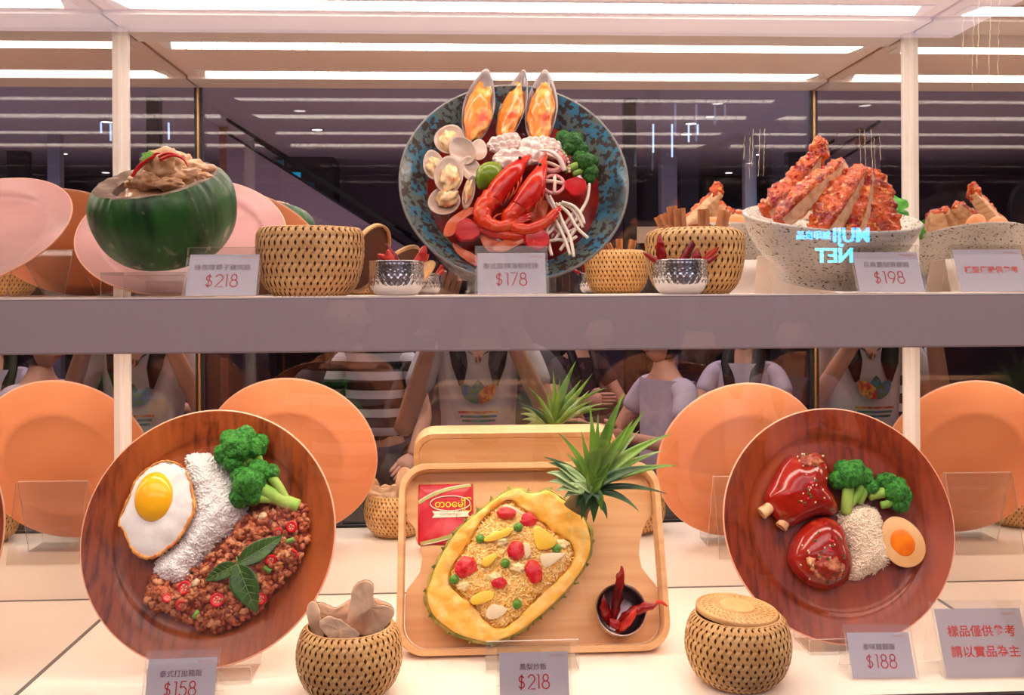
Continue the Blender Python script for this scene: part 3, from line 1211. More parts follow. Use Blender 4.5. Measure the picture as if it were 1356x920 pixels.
for k, (ang, L) in enumerate([(20, .014), (55, .015), (90, .013), (-10, .010)]):
    one(leaf_mesh(L, L * 0.38, 0.1, 0.3), 'leaf', M_garn, t, Matrix.Rotation(math.radians(62), 4, 'X') @ Matrix.Rotation(math.radians(ang), 4, 'Z'))
o = one(leaf_mesh(0.030, 0.006, 0.25, 0.3), 'dried_leaf', M_brleaf, None,
        Matrix.Translation(at(250, 219, 0.10)) @ Matrix.Rotation(math.radians(30), 4, 'X') @ Matrix.Rotation(math.radians(-80), 4, 'Z'))
tag(o, 'curled brown leaf tucked in at the back right of the curry', 'leaf')
# low clear block that carries the coconut
q = at(215, 354, 0.100)
t = thing('acrylic_riser', 'low clear acrylic riser under the green coconut', 'stand', Matrix.Translation((q.x, 0.082, SH_T)), 'clear acrylic stands')
mb = MB()
hz = (cc.z - 0.80 * RC) - SH_T - 0.003
sheet_path(mb, [(-0.032, 0.0), (-0.032, hz), (0.040, hz), (0.040, 0.0)], 0.105, -0.003)
mb.build('bent_sheet', [M_acr, M_acre], t, smooth=False)

# ------------------------------------------------------------------ the big blue bowl
lean = math.radians(25)
PB = Plane(at(681, 236, 0.135), lean)
RB = 0.1415
M_blue = mat('speckled_blue_glaze', (96, 108, 102), 0.25, coat=0.6,
             vary=[((58, 116, 142), 40, 0.49, 0.58, 4), ((62, 50, 44), 130, 0.50, 0.55, 3), ((44, 50, 54), 11, 0.56, 0.74, 3)])
M_blueU = mat('dark_glaze', (58, 52, 54), 0.35, coat=0.4, vary=((84, 74, 76), 60, 0.5, 0.6))
M_silvrim = mat('worn_rim', (120, 116, 112), 0.4)
bowl = thing('seafood_bowl', 'large blue speckled bowl leaning back in the middle of the upper shelf', 'bowl', PB.M)
inn = [(0.0003, -0.30), (0.55, -0.30), (0.66, -0.27), (0.74, -0.205), (0.84, -0.12), (0.93, -0.045), (0.985, 0.0)]
one(lathe([(r * RB, z * RB) for r, z in resample(inn, 30)], 110), 'glazed_inside', M_blue, bowl)
one(lathe([(r * RB, z * RB) for r, z in [(0.985, 0.0), (0.994, 0.006), (1.004, 0.0), (1.005, -0.014)]], 110), 'rim', M_silvrim, bowl)
outp = [(1.005, -0.014), (0.95, -0.075), (0.84, -0.19), (0.70, -0.31), (0.50, -0.37), (0.48, -0.42), (0.44, -0.42), (0.42, -0.37), (0.0003, -0.37)]
one(lathe([(r * RB, z * RB) for r, z in outp], 96), 'outside', M_blueU, bowl)
M_soup = mat('red_broth', (150, 30, 16), 0.08, coat=1.0, vary=((96, 14, 10), 40, 0.4, 0.7))
HS = -0.185 * RB                 # surface of the broth
o = one(lathe([(0.0003, HS), (0.5 * RB, HS), (0.765 * RB, HS), (0.765 * RB, HS - 0.002), (0.0003, HS - 0.002)], 72), 'broth', M_soup, None, PB.M)
tag(o, 'glossy red broth filling the big blue bowl', 'soup')
q = PB.M @ Vector((0, -RB, 0))
t = thing('acrylic_easel', 'clear acrylic easel with a front lip, carrying the big blue bowl', 'stand', Matrix.Translation((q.x, q.y, SH_T)), 'clear acrylic stands')
zb = max(q.z - SH_T - 0.006, 0.004)
mb = MB()
sheet_path(mb, [(-0.022, zb + 0.030), (-0.022, 0.0012), (0.0, 0.0012), (0.05, 0.0012)], 0.118, 0.003)
sheet_path(mb, [(0.052, 0.0015), (0.075 + math.sin(lean) * 0.10, 0.11)], 0.118, 0.003)
mb.build('bent_sheet', [M_acr, M_acre], t, smooth=False)
mb = MB()
sheet_path(mb, [(0.119, 0.108), (0.150, 0.0015)], 0.118, 0.003)
mb.build('rear_leg', [M_acr, M_acre], t, smooth=False)

# -- mussels
M_mshell = mat('mussel_shell', (58, 44, 40), 0.3, coat=0.5, vary=((92, 72, 60), 25, 0.4, 0.6, 3, (4, 1, 1)))
M_mshIn = mat('mussel_nacre', (150, 134, 130), 0.22, coat=0.6, vary=((96, 82, 80), 20, 0.45, 0.65))
M_mmeat = mat('gratin_topping', (232, 128, 44), 0.22, coat=0.6, vary=[((246, 198, 112), 40, 0.50, 0.66, 2), ((208, 66, 20), 30, 0.54, 0.66, 3)], sss=0.1)


def shell_ring(L, Wd, depth, n=40, k=9, a_sharp=1.0):
    """open shell lying in xy, point at +y; returns outer and inner skins"""
    prof = []
    for j in range(n):
        a = 2 * PI * j / n
        y = math.cos(a)
        x = math.sin(a)
        tap = (1 - 0.42 * max(0, y) ** 1.4 * a_sharp)
        prof.append((x * Wd * tap, y * L))
    outer, inner = [], []
    for i in range(k + 1):
        s = i / k
        outer.append([(x * s, y * s, -depth * (1 - s ** 2.2)) for x, y in prof])
    for i in range(k + 1):
        s = i / k * 0.97
        inner.append([(x * s, y * s, -depth * (1 - (s / 0.97) ** 2.2) * 0.9 + 0.0006) for x, y in prof])
    return outer, inner[::-1]


def shell(parent, L, Wd, depth, mo, mi, a_sharp=1.0, name='shell'):
    o, i = shell_ring(L, Wd, depth, a_sharp=a_sharp)
    rings = [[(p[0], p[1], p[2]) for p in r] for r in o + i]
    vf = bridge(rings)
    n = len(rings[0])
    k = len(o)
    ms = []
    for r in range(len(rings) - 1):
        ms += [0 if r < k - 1 else 1] * n
    ob = MB().add(vf, ms).build(name, [mo, mi], parent)
    return ob


def mussel(label, tip, bot, wpx, h0, h1, roll):
    a = PB.loc(tip[0], tip[1], h1)
    b = PB.loc(bot[0], bot[1], h0)
    A = PB.M @ Vector((a[0], a[1], h1))
    B = PB.M @ Vector((b[0], b[1], h0))
    yv = (A - B).normalized()
    zv = (PB.M.to_3x3() @ Vector((0, 0, 1)))
    xv = yv.cross(zv).normalized()
    zv = xv.cross(yv).normalized()
    c = (A + B) / 2
    L = (A - B).length / 2
    Wd = wpx / 2 * 1.12 / F
    M = Matrix(((xv.x, yv.x, zv.x, c.x), (xv.y, yv.y, zv.y, c.y), (xv.z, yv.z, zv.z, c.z), (0, 0, 0, 1))) @ Matrix.Rotation(roll, 4, 'Y')
    t = thing('mussel', label, 'mussel', M, 'mussels on the half shell')
    shell(t, L, Wd, Wd * 0.5, M_mshell, M_mshIn)

    def bend(q):
        return Vector((q.x * (1 - 0.25 * max(0, q.y / L)), q.y, q.z))
    one(blob((0, -L * 0.16, Wd * 0.02), (Wd * 0.80, L * 0.74, Wd * 0.42), 4, 0.28, 1.9, wpx + tip[0], amp2=0.09, freq2=6, fn=bend), 'meat', M_mmeat, t)


mussel('left mussel with orange gratin, standing up at the bowl rim', (645, 91), (624, 190), 46, -0.004, 0.004, 0.12)
mussel('middle mussel, turned a little, between the two others', (693, 92), (665, 190), 44, -0.010, -0.002, -0.45)
mussel('right mussel with a long bare shell tip, at the bowl rim', (722, 92), (712, 192), 48, -0.004, 0.004, -0.15)

# -- clams
M_cshell = mat('clam_shell', (214, 184, 158), 0.4, vary=((190, 156, 130), 60, 0.45, 0.6, 2, (1, 3, 1)))
M_cshIn = mat('clam_inside', (206, 182, 166), 0.25, coat=0.4, vary=((186, 152, 132), 20, 0.45, 0.65))
M_cmeat = mat('clam_meat', (232, 196, 142), 0.22, coat=0.6, vary=((220, 122, 66), 60, 0.56, 0.68, 3), sss=0.1)


def clam(label, cx, cy, rx, ry, ang, h, meat=True, tilt=(0, 0), mc=(0, -0.1)):
    x, y = PB.loc(cx, cy, h)
    s = 1.13 / F * 1.12
    M = PB.frame(x, y, h, math.radians(ang)) @ Matrix.Rotation(math.radians(tilt[0]), 4, 'X') @ Matrix.Rotation(math.radians(tilt[1]), 4, 'Y')
    t = thing('clam', label, 'clam', M, 'clams in the seafood bowl')
    shell(t, ry * s, rx * s, rx * s * 0.42, M_cshell, M_cshIn, 0.35)
    if meat:
        one(blob((mc[0] * rx * s, mc[1] * ry * s, -rx * s * 0.08), (rx * s * 0.62, ry * s * 0.62, rx * s * 0.38), 4, 0.45, 1.8, cx, amp2=0.12, freq2=6), 'meat', M_cmeat, t)


clam('uppermost clam with a tall pale shell, left side of the bowl', 596, 184, 20, 22, -12, -0.004)
clam('clam shell overlapping below the uppermost clam', 612, 199, 16, 22, 30, 0.004, False, (0, -14))
clam('empty clam shell beside the squid', 634, 198, 11, 18, -8, 0.000, False, (-10, 12))
clam('leftmost clam of the group', 574, 218, 13, 22, 12, -0.002, True, (0, -10))
clam('largest clam in front, with plump tinted meat', 594, 231, 18, 27, -2, 0.008, True, (0, 0), (0.05, -0.2))
clam('empty clam shell leaning behind the lime', 623, 223, 13, 18, 10, 0.004, False, (0, 10))
clam('lowest clam, a round white shell with a little meat', 588, 266, 20, 19, 20, 0.004, True, (0, 0), (0.3, 0.2))
clam('narrow clam seen edge-on below the lime', 621, 254, 9, 24, -14, 0.012, True, (0, 46), (-0.2, 0))

# -- lime
M_lime = mat('lime_skin', (128, 150, 30), 0.25, coat=0.6, vary=((86, 120, 22), 30, 0.4, 0.65), bump=(260, 0.3, 0.0006))
M_limeI = mat('lime_flesh', (196, 206, 110), 0.35)
x, y = PB.loc(648, 234, 0.008)
t = thing('lime_wedge', 'green lime wedge between the clams and the prawns', 'lime', PB.frame(x, y, 0.010, math.radians(-35)))
rings = []
for i in range(13):
    u = i / 12
    r = math.sin(PI * u) ** 0.75
    rings.append([(math.cos(a) * 0.0170 * r, (u - 0.5) * 0.046, math.sin(a) * 0.0165 * r) for a in [PI * k / 14 for k in range(15)]])
one(bridge(rings, closed=False), 'rind', M_lime, t)
one(bridge([[(-0.0165 * math.sin(PI * i / 12) ** 0.75, (i / 12 - 0.5) * 0.045, 0.0), (0, (i / 12 - 0.5) * 0.045, -0.006 * math.sin(PI * i / 12)),
             (0.0165 * math.sin(PI * i / 12) ** 0.75, (i / 12 - 0.5) * 0.045, 0.0)] for i in range(13)], closed=False), 'flesh', M_limeI, t)

# -- squid: scored white piece of many knobs, and rings
M_squid = mat('white_squid', (244, 222, 212), 0.25, coat=0.4, vary=((238, 190, 168), 30, 0.58, 0.70))
M_squidP = mat('pink_squid', (224, 148, 146), 0.25, coat=0.5, vary=((196, 84, 98), 90, 0.55, 0.63), sss=0.1)
M_tent = mat('tentacle_flesh', (240, 206, 186), 0.3, coat=0.3)


def squid_piece(label, cx, cy, w_, h_, h, ang, rows, cols, seed):
    x, y = PB.loc(cx, cy, h)
    t = thing('squid_piece', label, 'squid', PB.frame(x, y, h, math.radians(ang)), 'scored white squid pieces')
    s = 1.12 / F
    mb = MB()
    n = 46
    rings = []
    for side in (0, 1):
        for i in range(n + 1):
            row = []
            for j in range(n + 1):
                u, v = i / n * 2 - 1, j / n * 2 - 1
                k = 1 + 0.16 * noise.noise(Vector((u * 2, v * 2, seed)))
                # square sheet pulled towards an ellipse
                X = u * math.sqrt(1 - v * v * 0.42) * w_ * s * 0.56 * k
                Y = v * math.sqrt(1 - u * u * 0.42) * h_ * s * 0.56 * k
                e = max(0, (1 - u ** 4) * (1 - v ** 4))
                g = abs(math.sin(PI * (u * cols / 2 + 0.25 * v))) ** 0.6 * abs(math.sin(PI * (v * rows / 2 + 0.2 * u))) ** 0.6
                z = e ** 0.5 * (0.0045 + 0.0062 * g + 0.002 * noise.noise(Vector((u * 3, v * 3, seed + 4))))
                row.append((X, Y, z if side == 0 else -0.003 * e ** 0.5))
            rings.append(row)
    for side in (0, 1):
        vf = bridge(rings[side * (n + 1):(side + 1) * (n + 1)], closed=False)
        mb.add(vf if side == 0 else (vf[0], [q[::-1] for q in vf[1]]))
    mb.build('scored_flesh', M_squid, t)
    return t


squid_piece('scored white squid piece at the upper left of the squid', 668, 190, 44, 24, 0.000, 14, 3, 5, 1)
squid_piece('scored white squid piece in front, right of the lime', 678, 211, 48, 28, 0.004, 4, 2, 3, 2)
squid_piece('scored white squid piece right of centre behind the prawns', 704, 200, 34, 40, 0.000, -10, 3, 3, 3)
squid_piece('scored white squid piece with fine knobs below the right mussel', 726, 196, 36, 30, -0.002, -25, 4, 4, 4)


def squid_ring(label, cx, cy, r_out, r_in, h, m, frill, extra):
    x, y = PB.loc(cx, cy, h)
    t = thing('squid_ring', label, 'squid', PB.frame(x, y, h, 0.3), 'squid rings in the bowl')
    s = 1.12 / F
    pth = []
    n = 60
    v, f = [], []
    mj, mn = (r_out + r_in) / 2 * s, (r_out - r_in) / 2 * s
    for i in range(n):
        a = 2 * PI * i / n
        rr = 1 + frill * (0.5 + 0.5 * math.cos(a * 22))
        for k in range(10):
            b = 2 * PI * k / 10
            R = mj + mn * math.cos(b) * (rr if math.cos(b) > 0 else 1)
            v.append((R * math.cos(a), R * 0.95 * math.sin(a), mn * 0.9 * math.sin(b)))
    for i in range(n):
        for k in range(10):
            f.append((i * 10 + k, ((i + 1) % n) * 10 + k, ((i + 1) % n) * 10 + (k + 1) % 10, i * 10 + (k + 1) % 10))
    one((v, f), 'ring', m, t)
    mb = MB()
    for p, q in extra:
        mb.add(tube(smooth_path([(p[0] * s, p[1] * s, 0.001), ((p[0] + q[0]) / 2 * s, (p[1] + q[1]) / 2 * s, 0.003), (q[0] * s, q[1] * s, 0)], 4), 0.0022, 8))
    mb.build('membrane', M_tent, t)


squid_ring('white frilled squid ring right of the prawns', 731, 214, 20, 12, 0.002, M_squidP, 0.35, [((-14, 4), (8, -14)), ((-6, 14), (14, -4))])
squid_ring('pink squid ring overlapping the red tomato', 733, 244, 17, 12, 0.008, M_squidP, 0.0, [((-12, 8), (12, -2)), ((-4, -14), (6, 12))])
x, y = PB.loc(748, 208, 0.004)
t = thing('squid_tentacle', 'curved pale tentacle with a frilled edge beside the broccoli', 'squid', PB.frame(x, y, 0.004))
pth = [at(714, 199, 0.14), at(728, 200, 0.13), at(741, 210, 0.13), at(748, 226, 0.13)]
Pm = PB.frame(x, y, 0.004).inverted()
one(tube([Pm @ p for p in smooth_path(pth, 6)], [0.002, 0.003, 0.004, 0.0035], 9, 0.6), 'arm', M_squid, t)
mb = MB()
for i in range(13):
    k = i / 12
    p = Pm @ smooth_path([at(722, 196, 0.135), at(741, 198, 0.13), at(752, 212, 0.13), at(754, 228, 0.13)], 12)[int(k * 35)]
    mb.add(blob(tuple(p), (0.0018, 0.0018, 0.0020), 2, 0.1, 2, i))
mb.build('suckers', M_tent, t)

# -- broccoli in the bowl
x, y = PB.loc(756, 194, -0.004)
broccoli('dark broccoli floret high on the right of the blue bowl', PB.frame(x, y, -0.002, math.radians(-35)), 0.0165,
         [(0, 0.1, 0.15, 0.85), (-0.85, 0.2, 0, 0.62), (0.8, 0.05, 0, 0.66), (0, 0.7, 0, 0.6), (0.1, -0.45, 0.3, 0.55)],
         [([(0, -1.5, -0.1), (0, -0.7, 0.1), (0, 0, 0)], 0.30, 0.42)], M_brocDk, 3)
x, y = PB.loc(773, 220, -0.002)
broccoli('dark broccoli floret below the other one, touching the tomato', PB.frame(x, y, 0.0, math.radians(-55)), 0.0150,
         [(0, 0.2, 0.2, 0.85), (-0.8, 0.15, 0, 0.62), (0.85, 0.0, 0, 0.70), (0.1, 0.75, 0, 0.6), (1.25, -0.4, 0, 0.5)],
         [([(-0.5, -1.6, -0.1), (-0.3, -0.7, 0.1), (0, 0, 0)], 0.26, 0.40), ([(0.2, -1.3, 0), (0.4, -0.4, 0.1)], 0.2, 0.3)], M_brocDk, 8)

# -- tomato slices
M_tom = mat('red_tomato', (186, 6, 12), 0.3, coat=0.4, vary=((160, 4, 10), 60, 0.45, 0.65))
M_tomI = mat('tomato_flesh', (178, 10, 18), 0.22, coat=0.7, vary=((206, 40, 36), 80, 0.52, 0.66), bump=(140, 0.6, 0.0012))


def disc_food(label, P, cx, cy, r, h, th, face, side, name='tomato_slice', cat='tomato', group='red tomato slices', seed=0, tilt=(0, 0)):
    x, y = P.loc(cx, cy, h)
    M = P.frame(x, y, h) @ Matrix.Rotation(tilt[0], 4, 'X') @ Matrix.Rotation(tilt[1], 4, 'Y')
    t = thing(name, label, cat, M, group)

    def fn(rr, z, a):
        k = 1 + 0.05 * math.cos(3 * a + seed) + 0.03 * math.cos(7 * a + seed * 2)
        return rr * k, z
    one(lathe([(0.0002, 0), (r * 0.9, 0), (r, th * 0.2), (r * 1.02, th * 0.6), (r * 0.97, th * 0.95), (r * 0.92, th)], 40, fn), 'skin', side, t)
    one(lathe([(r * 0.92, th), (r * 0.5, th * 0.97), (r * 0.2, th * 0.9), (0.0002, th * 0.92)], 40, fn), 'cut_face', face, t)
    return t


s113 = 1.13 / F
disc_food('glossy red tomato slice at the lower left of the seafood bowl', PB, 619, 307, 16.5 * s113, 0.004, 0.006, M_tomI, M_tom, seed=1)
disc_food('red tomato slice just above the middle price card', PB, 711, 318, 16.5 * s113, 0.006, 0.006, M_tomI, M_tom, seed=2)
disc_food('plain red tomato slice under the broccoli at the right', PB, 762, 250, 15 * s113, 0.004, 0.007, M_tom, M_tom, seed=4)

# -- flat noodles and rice noodles
M_flat = mat('flat_noodle', (206, 104, 66), 0.2, coat=0.6, vary=((180, 66, 40), 30, 0.45, 0.65), sss=0.15)
for k, (pts, h, lab) in enumerate([
        ([(588, 312), (592, 296), (604, 284), (622, 276), (640, 275), (622, 286), (610, 296), (600, 312)], 0.006, 'broad pinkish noodle curving up at the left edge of the broth'),
        ([(636, 310), (644, 302), (654, 312), (664, 330), (652, 334), (640, 326)], 0.002, 'short flat noodle running down towards the middle price card'),
        ([(652, 330), (668, 318), (690, 313), (702, 316), (684, 326), (668, 334)], 0.004, 'flat pinkish noodle between the two lower tomato slices'),
        ([(700, 274), (716, 266), (726, 270), (720, 290), (708, 296), (700, 288)], -0.004, 'flat noodle sunk in the broth between the prawn tails'),
        ([(600, 322), (614, 330), (634, 340), (650, 346), (630, 352), (606, 336)], -0.008, 'pale noodle sunk in the broth at the lower left')]):
    flat_item(PB, pts, h, 0.0018, 'flat_noodle', M_flat, lab, 'noodle', 'flat noodles in the broth', wob=0.003, seed=k, curve=0.02)
M_nood = mat('rice_noodle', (238, 222, 204), 0.25, coat=0.4, sss=0.2)
nd = [([(736, 268), (752, 280), (764, 300), (779, 314)], 0.012), ([(744, 266), (760, 272), (770, 284), (774, 295)], 0.012),
      ([(738, 276), (746, 294), (756, 316), (760, 338)], 0.012), ([(730, 282), (740, 298), (750, 320), (755, 336)], 0.010),
      ([(781, 242), (778, 262), (770, 278), (762, 292)], 0.006), ([(736, 286), (724, 304), (728, 326), (731, 337)], 0.006),
      ([(742, 282), (732, 302), (722, 312), (722, 320)], 0.004), ([(760, 280), (748, 296), (738, 312), (734, 318)], 0.002),
      ([(728, 258), (734, 270), (742, 284), (746, 300)], 0.010), ([(770, 292), (760, 306), (752, 316), (742, 330)], 0.004),
      ([(726, 318), (740, 316), (752, 318), (764, 312)], 0.003), ([(740, 268), (756, 274), (768, 290), (772, 300)], 0.008),
      ([(736, 300), (750, 306), (764, 300), (772, 286)], 0.000), ([(722, 250), (726, 262), (734, 276), (736, 290)], 0.006)]
nlab = ['white rice noodle reaching furthest right and down, ending near the bowl wall', 'white rice noodle whose tip hooks down right of the tangle',
        'long white rice noodle hanging to the lowest tip, the right of a pair', 'long white rice noodle beside it, the left of the hanging pair',
        'white rice noodle curving down from behind the right tomato slice', 'white rice noodle falling straight down right of the lower tomato slice',
        'white rice noodle bending in towards the lower tomato slice', 'white rice noodle crossing behind the hanging pair from upper right',
        'white rice noodle coming down from under the pink squid ring', 'white rice noodle crossing low from right to left under the tangle',
        'white rice noodle lying level across the bottom of the tangle', 'white rice noodle running between the two rightmost ones',
        'white rice noodle half sunk, curving up at the right of the tangle', 'white rice noodle emerging left of the pink squid ring']
for k, (pts, h) in enumerate(nd):
    P3 = []
    for x, y in pts:
        a = PB.loc(x, y, h)
        P3.append(Vector((a[0], a[1], h - 0.002)))
    o = one(tube([p - P3[0] for p in smooth_path(P3, 5)], [0.0017, 0.0021, 0.0021, 0.0019], 8), 'rice_noodle', M_nood, None, PB.frame(P3[0].x, P3[0].y, P3[0].z))
    tag(o, nlab[k], 'noodle', 'rice noodles in the seafood bowl')

# -- prawns
M_prawn = mat('cooked_prawn', (222, 62, 24), 0.25, coat=0.6, vary=[((240, 120, 66), 55, 0.50, 0.66, 3), ((190, 22, 10), 26, 0.50, 0.66)], sss=0.1)
M_prawnR = mat('prawn_head_red', (200, 22, 10), 0.25, coat=0.6, vary=((226, 66, 28), 50, 0.5, 0.66), sss=0.1)
M_eye = mat('black_eye', (16, 10, 10), 0.15, coat=0.6)


def on_plane(P, pts):
    out = []
    for x, y, h in pts:
        a = P.loc(x, y, h)
        out.append(Vector((a[0], a[1], h)))
    return out


def prawn(label, body, rb, head, rh, feel, tail, seed):
    B = on_plane(PB, body)
    o0 = B[0].copy()
    M = PB.M @ Matrix.Translation(o0)
    t = thing('prawn', label, 'prawn', M, 'prawns in the seafood bowl')
    sm = [p - o0 for p in smooth_path(B, 9)]
    n = len(sm)
    rad = []
    for i in range(n):
        u = i / (n - 1)
        seg = (u * 6.0) % 1
        rad.append(rb * (1 - 0.55 * u) * (1 + 0.16 * (1 - seg)))
    one(tube(sm, rad, 14, 0.85), 'body_shell', M_prawn, t)
    Hh = [p - o0 for p in smooth_path(on_plane(PB, head), 7)]
    one(tube(Hh, [rh * 0.92, rh * 1.1, rh * 0.95, rh * 0.5, rh * 0.08], 14, 0.8), 'head', M_prawnR, t)
    mb = MB()
    for a in feel:
        q = [p - o0 for p in smooth_path(on_plane(PB, a), 5)]
        mb.add(tube(q, [0.0017, 0.0013, 0.0004], 6))
    mb.build('legs', M_prawn, t)
    e = Hh[int(len(Hh) * 0.72)]
    one(blob(tuple(e + Vector((-0.002, 0.003, rh * 0.5))), (0.0022, 0.0022, 0.0022), 2, 0), 'eye', M_eye, t)
    mb = MB()
    tp = on_plane(PB, tail)
    for q in tp[1:]:
        q = q - o0
        a = tp[0] - o0
        mb.add(tube([a, a.lerp(q, 0.5), q], [0.0022, 0.0040, 0.0008], 8, 0.35, up=(0, 0, 1)))
    mb.build('tail_fan', M_prawnR, t)


prawn('upper left prawn, its head pointing up to the squid',
      [(652, 262, .012), (640, 276, .014), (642, 292, .014), (660, 300, .012), (684, 294, .010)], 0.0125,
      [(652, 264, .014), (664, 246, .016), (680, 228, .018), (692, 214, .014), (700, 206, .010)], 0.0125,
      [[(672, 246, .018), (674, 256, .016), (668, 268, .012)], [(678, 240, .018), (680, 252, .016), (674, 264, .012)], [(684, 234, .018), (686, 246, .018), (680, 258, .014)],
       [(690, 226, .018), (690, 238, .018), (686, 250, .014)], [(698, 212, .012), (702, 208, .010), (702, 200, .006)]],
      [(676, 296, .012), (704, 280, .012), (706, 284, .012), (702, 290, .012)], 1)
prawn('right prawn with a bright red head and curled legs',
      [(690, 272, .012), (676, 286, .010), (678, 298, .008), (698, 304, .010), (722, 294, .012), (736, 280, .014)], 0.0110,
      [(688, 274, .014), (700, 258, .018), (710, 240, .020), (718, 222, .016), (722, 208, .010)], 0.0130,
      [[(706, 262, .018), (710, 272, .014), (706, 284, .010)], [(712, 252, .020), (716, 264, .016), (712, 276, .012)], [(716, 242, .020), (720, 256, .018), (716, 268, .012)],
       [(720, 230, .018), (722, 242, .018), (720, 256, .014)], [(722, 214, .012), (724, 206, .010), (720, 200, .008)]],
      [(722, 296, .014), (742, 272, .016), (744, 276, .016), (740, 284, .016)], 2)
prawn('lower prawn curled beneath the two others',
      [(636, 288, .004), (644, 304, .006), (664, 310, .006), (690, 312, .006), (706, 304, .008)], 0.0085,
      [(636, 290, .004), (636, 280, .006), (644, 270, .006), (654, 262, .004), (662, 256, .002)], 0.0085,
      [[(650, 296, .006), (656, 286, .008), (666, 282, .008)], [(660, 300, .006), (668, 290, .008), (678, 288, .008)]],
      [(700, 306, .008), (716, 298, .008), (718, 304, .008)], 3)

# ------------------------------------------------------------------ speckled bowl of chicken slices
M_spk = mat('speckled_stoneware', (208, 200, 190), 0.35, coat=0.4,
            vary=[((190, 182, 172), 12, 0.4, 0.7), ((74, 60, 48), 230, 0.62, 0.65, 2, (1, 1, 2.2)), ((112, 94, 76), 95, 0.65, 0.67, 2, (1, 1, 2.5))])
yS = 0.150
cS = at(1093, 300, yS)
RS = 0.1090
Ms = (Matrix.Translation((cS.x, yS + 0.012, SH_T + 0.0150)) @ Matrix.Rotation(math.radians(13), 4, 'X')
      @ Matrix.Rotation(math.radians(3), 4, 'Y'))
sb = thing('stoneware_bowl', 'off-white speckled stoneware bowl of chicken, upper shelf right', 'bowl', Ms)
Hb = 0.0850
so = [(0.0004, 0.0), (0.46, 0.0), (0.49, 0.03), (0.485, 0.12), (0.56, 0.20), (0.74, 0.38), (0.87, 0.60), (0.95, 0.80), (0.99, 0.95), (1.0, 0.985), (0.995, 1.0), (0.98, 1.0)]
one(lathe([(r * RS, z * Hb) for r, z in resample(so, 44)], 96, lambda r, z, a: (r * (1 + 0.004 * math.sin(z * 700)), z + 0.0035 * math.cos(a - 0.4) * (z / Hb))), 'bowl_wall', M_spk, sb)
si = [(0.98, 1.0), (0.965, 0.985), (0.90, 0.84), (0.78, 0.60), (0.60, 0.36), (0.40, 0.26), (0.0004, 0.22)]
one(lathe([(r * RS, z * Hb) for r, z in si], 96, lambda r, z, a: (r, z + 0.0035 * math.cos(a - 0.4) * (z / Hb))), 'inside', M_spk, sb)
# rice bed
circ = [(0.78 * RS * math.cos(2 * PI * k / 24), 0.78 * RS * math.sin(2 * PI * k / 24)) for k in range(24)]
mb = MB()
vf, hf = heap(circ, 0.016, 0.04, 0.005, z0=0.62 * Hb, amp=0.15)
mb.add(vf, 1)
scatter(mb, circ, hf, 900, 0.0036, 0.0012, 0, seed=5)
o = mb.build('rice_bed', [M_rice, M_riceB], None, Ms)
tag(o, 'white rice under the sauced chicken slices', 'rice', kind='stuff')

M_crust = mat('sauced_crust', (216, 88, 26), 0.22, coat=0.7, vary=[((150, 26, 10), 60, 0.47, 0.58, 6), ((246, 160, 84), 120, 0.56, 0.66, 4)], bump=(210, 1.0, 0.005))
M_meat = mat('white_chicken_meat', (226, 184, 144), 0.5, vary=((184, 136, 98), 30, 0.45, 0.68, 6, (0.6, 3, 3)), bump=(80, 0.7, 0.003))
M_flake = mat('red_chilli_flake', (190, 14, 18), 0.3, coat=0.4)
M_plain = mat('fried_coating', (240, 150, 88), 0.4, vary=((222, 118, 60), 40, 0.4, 0.65))


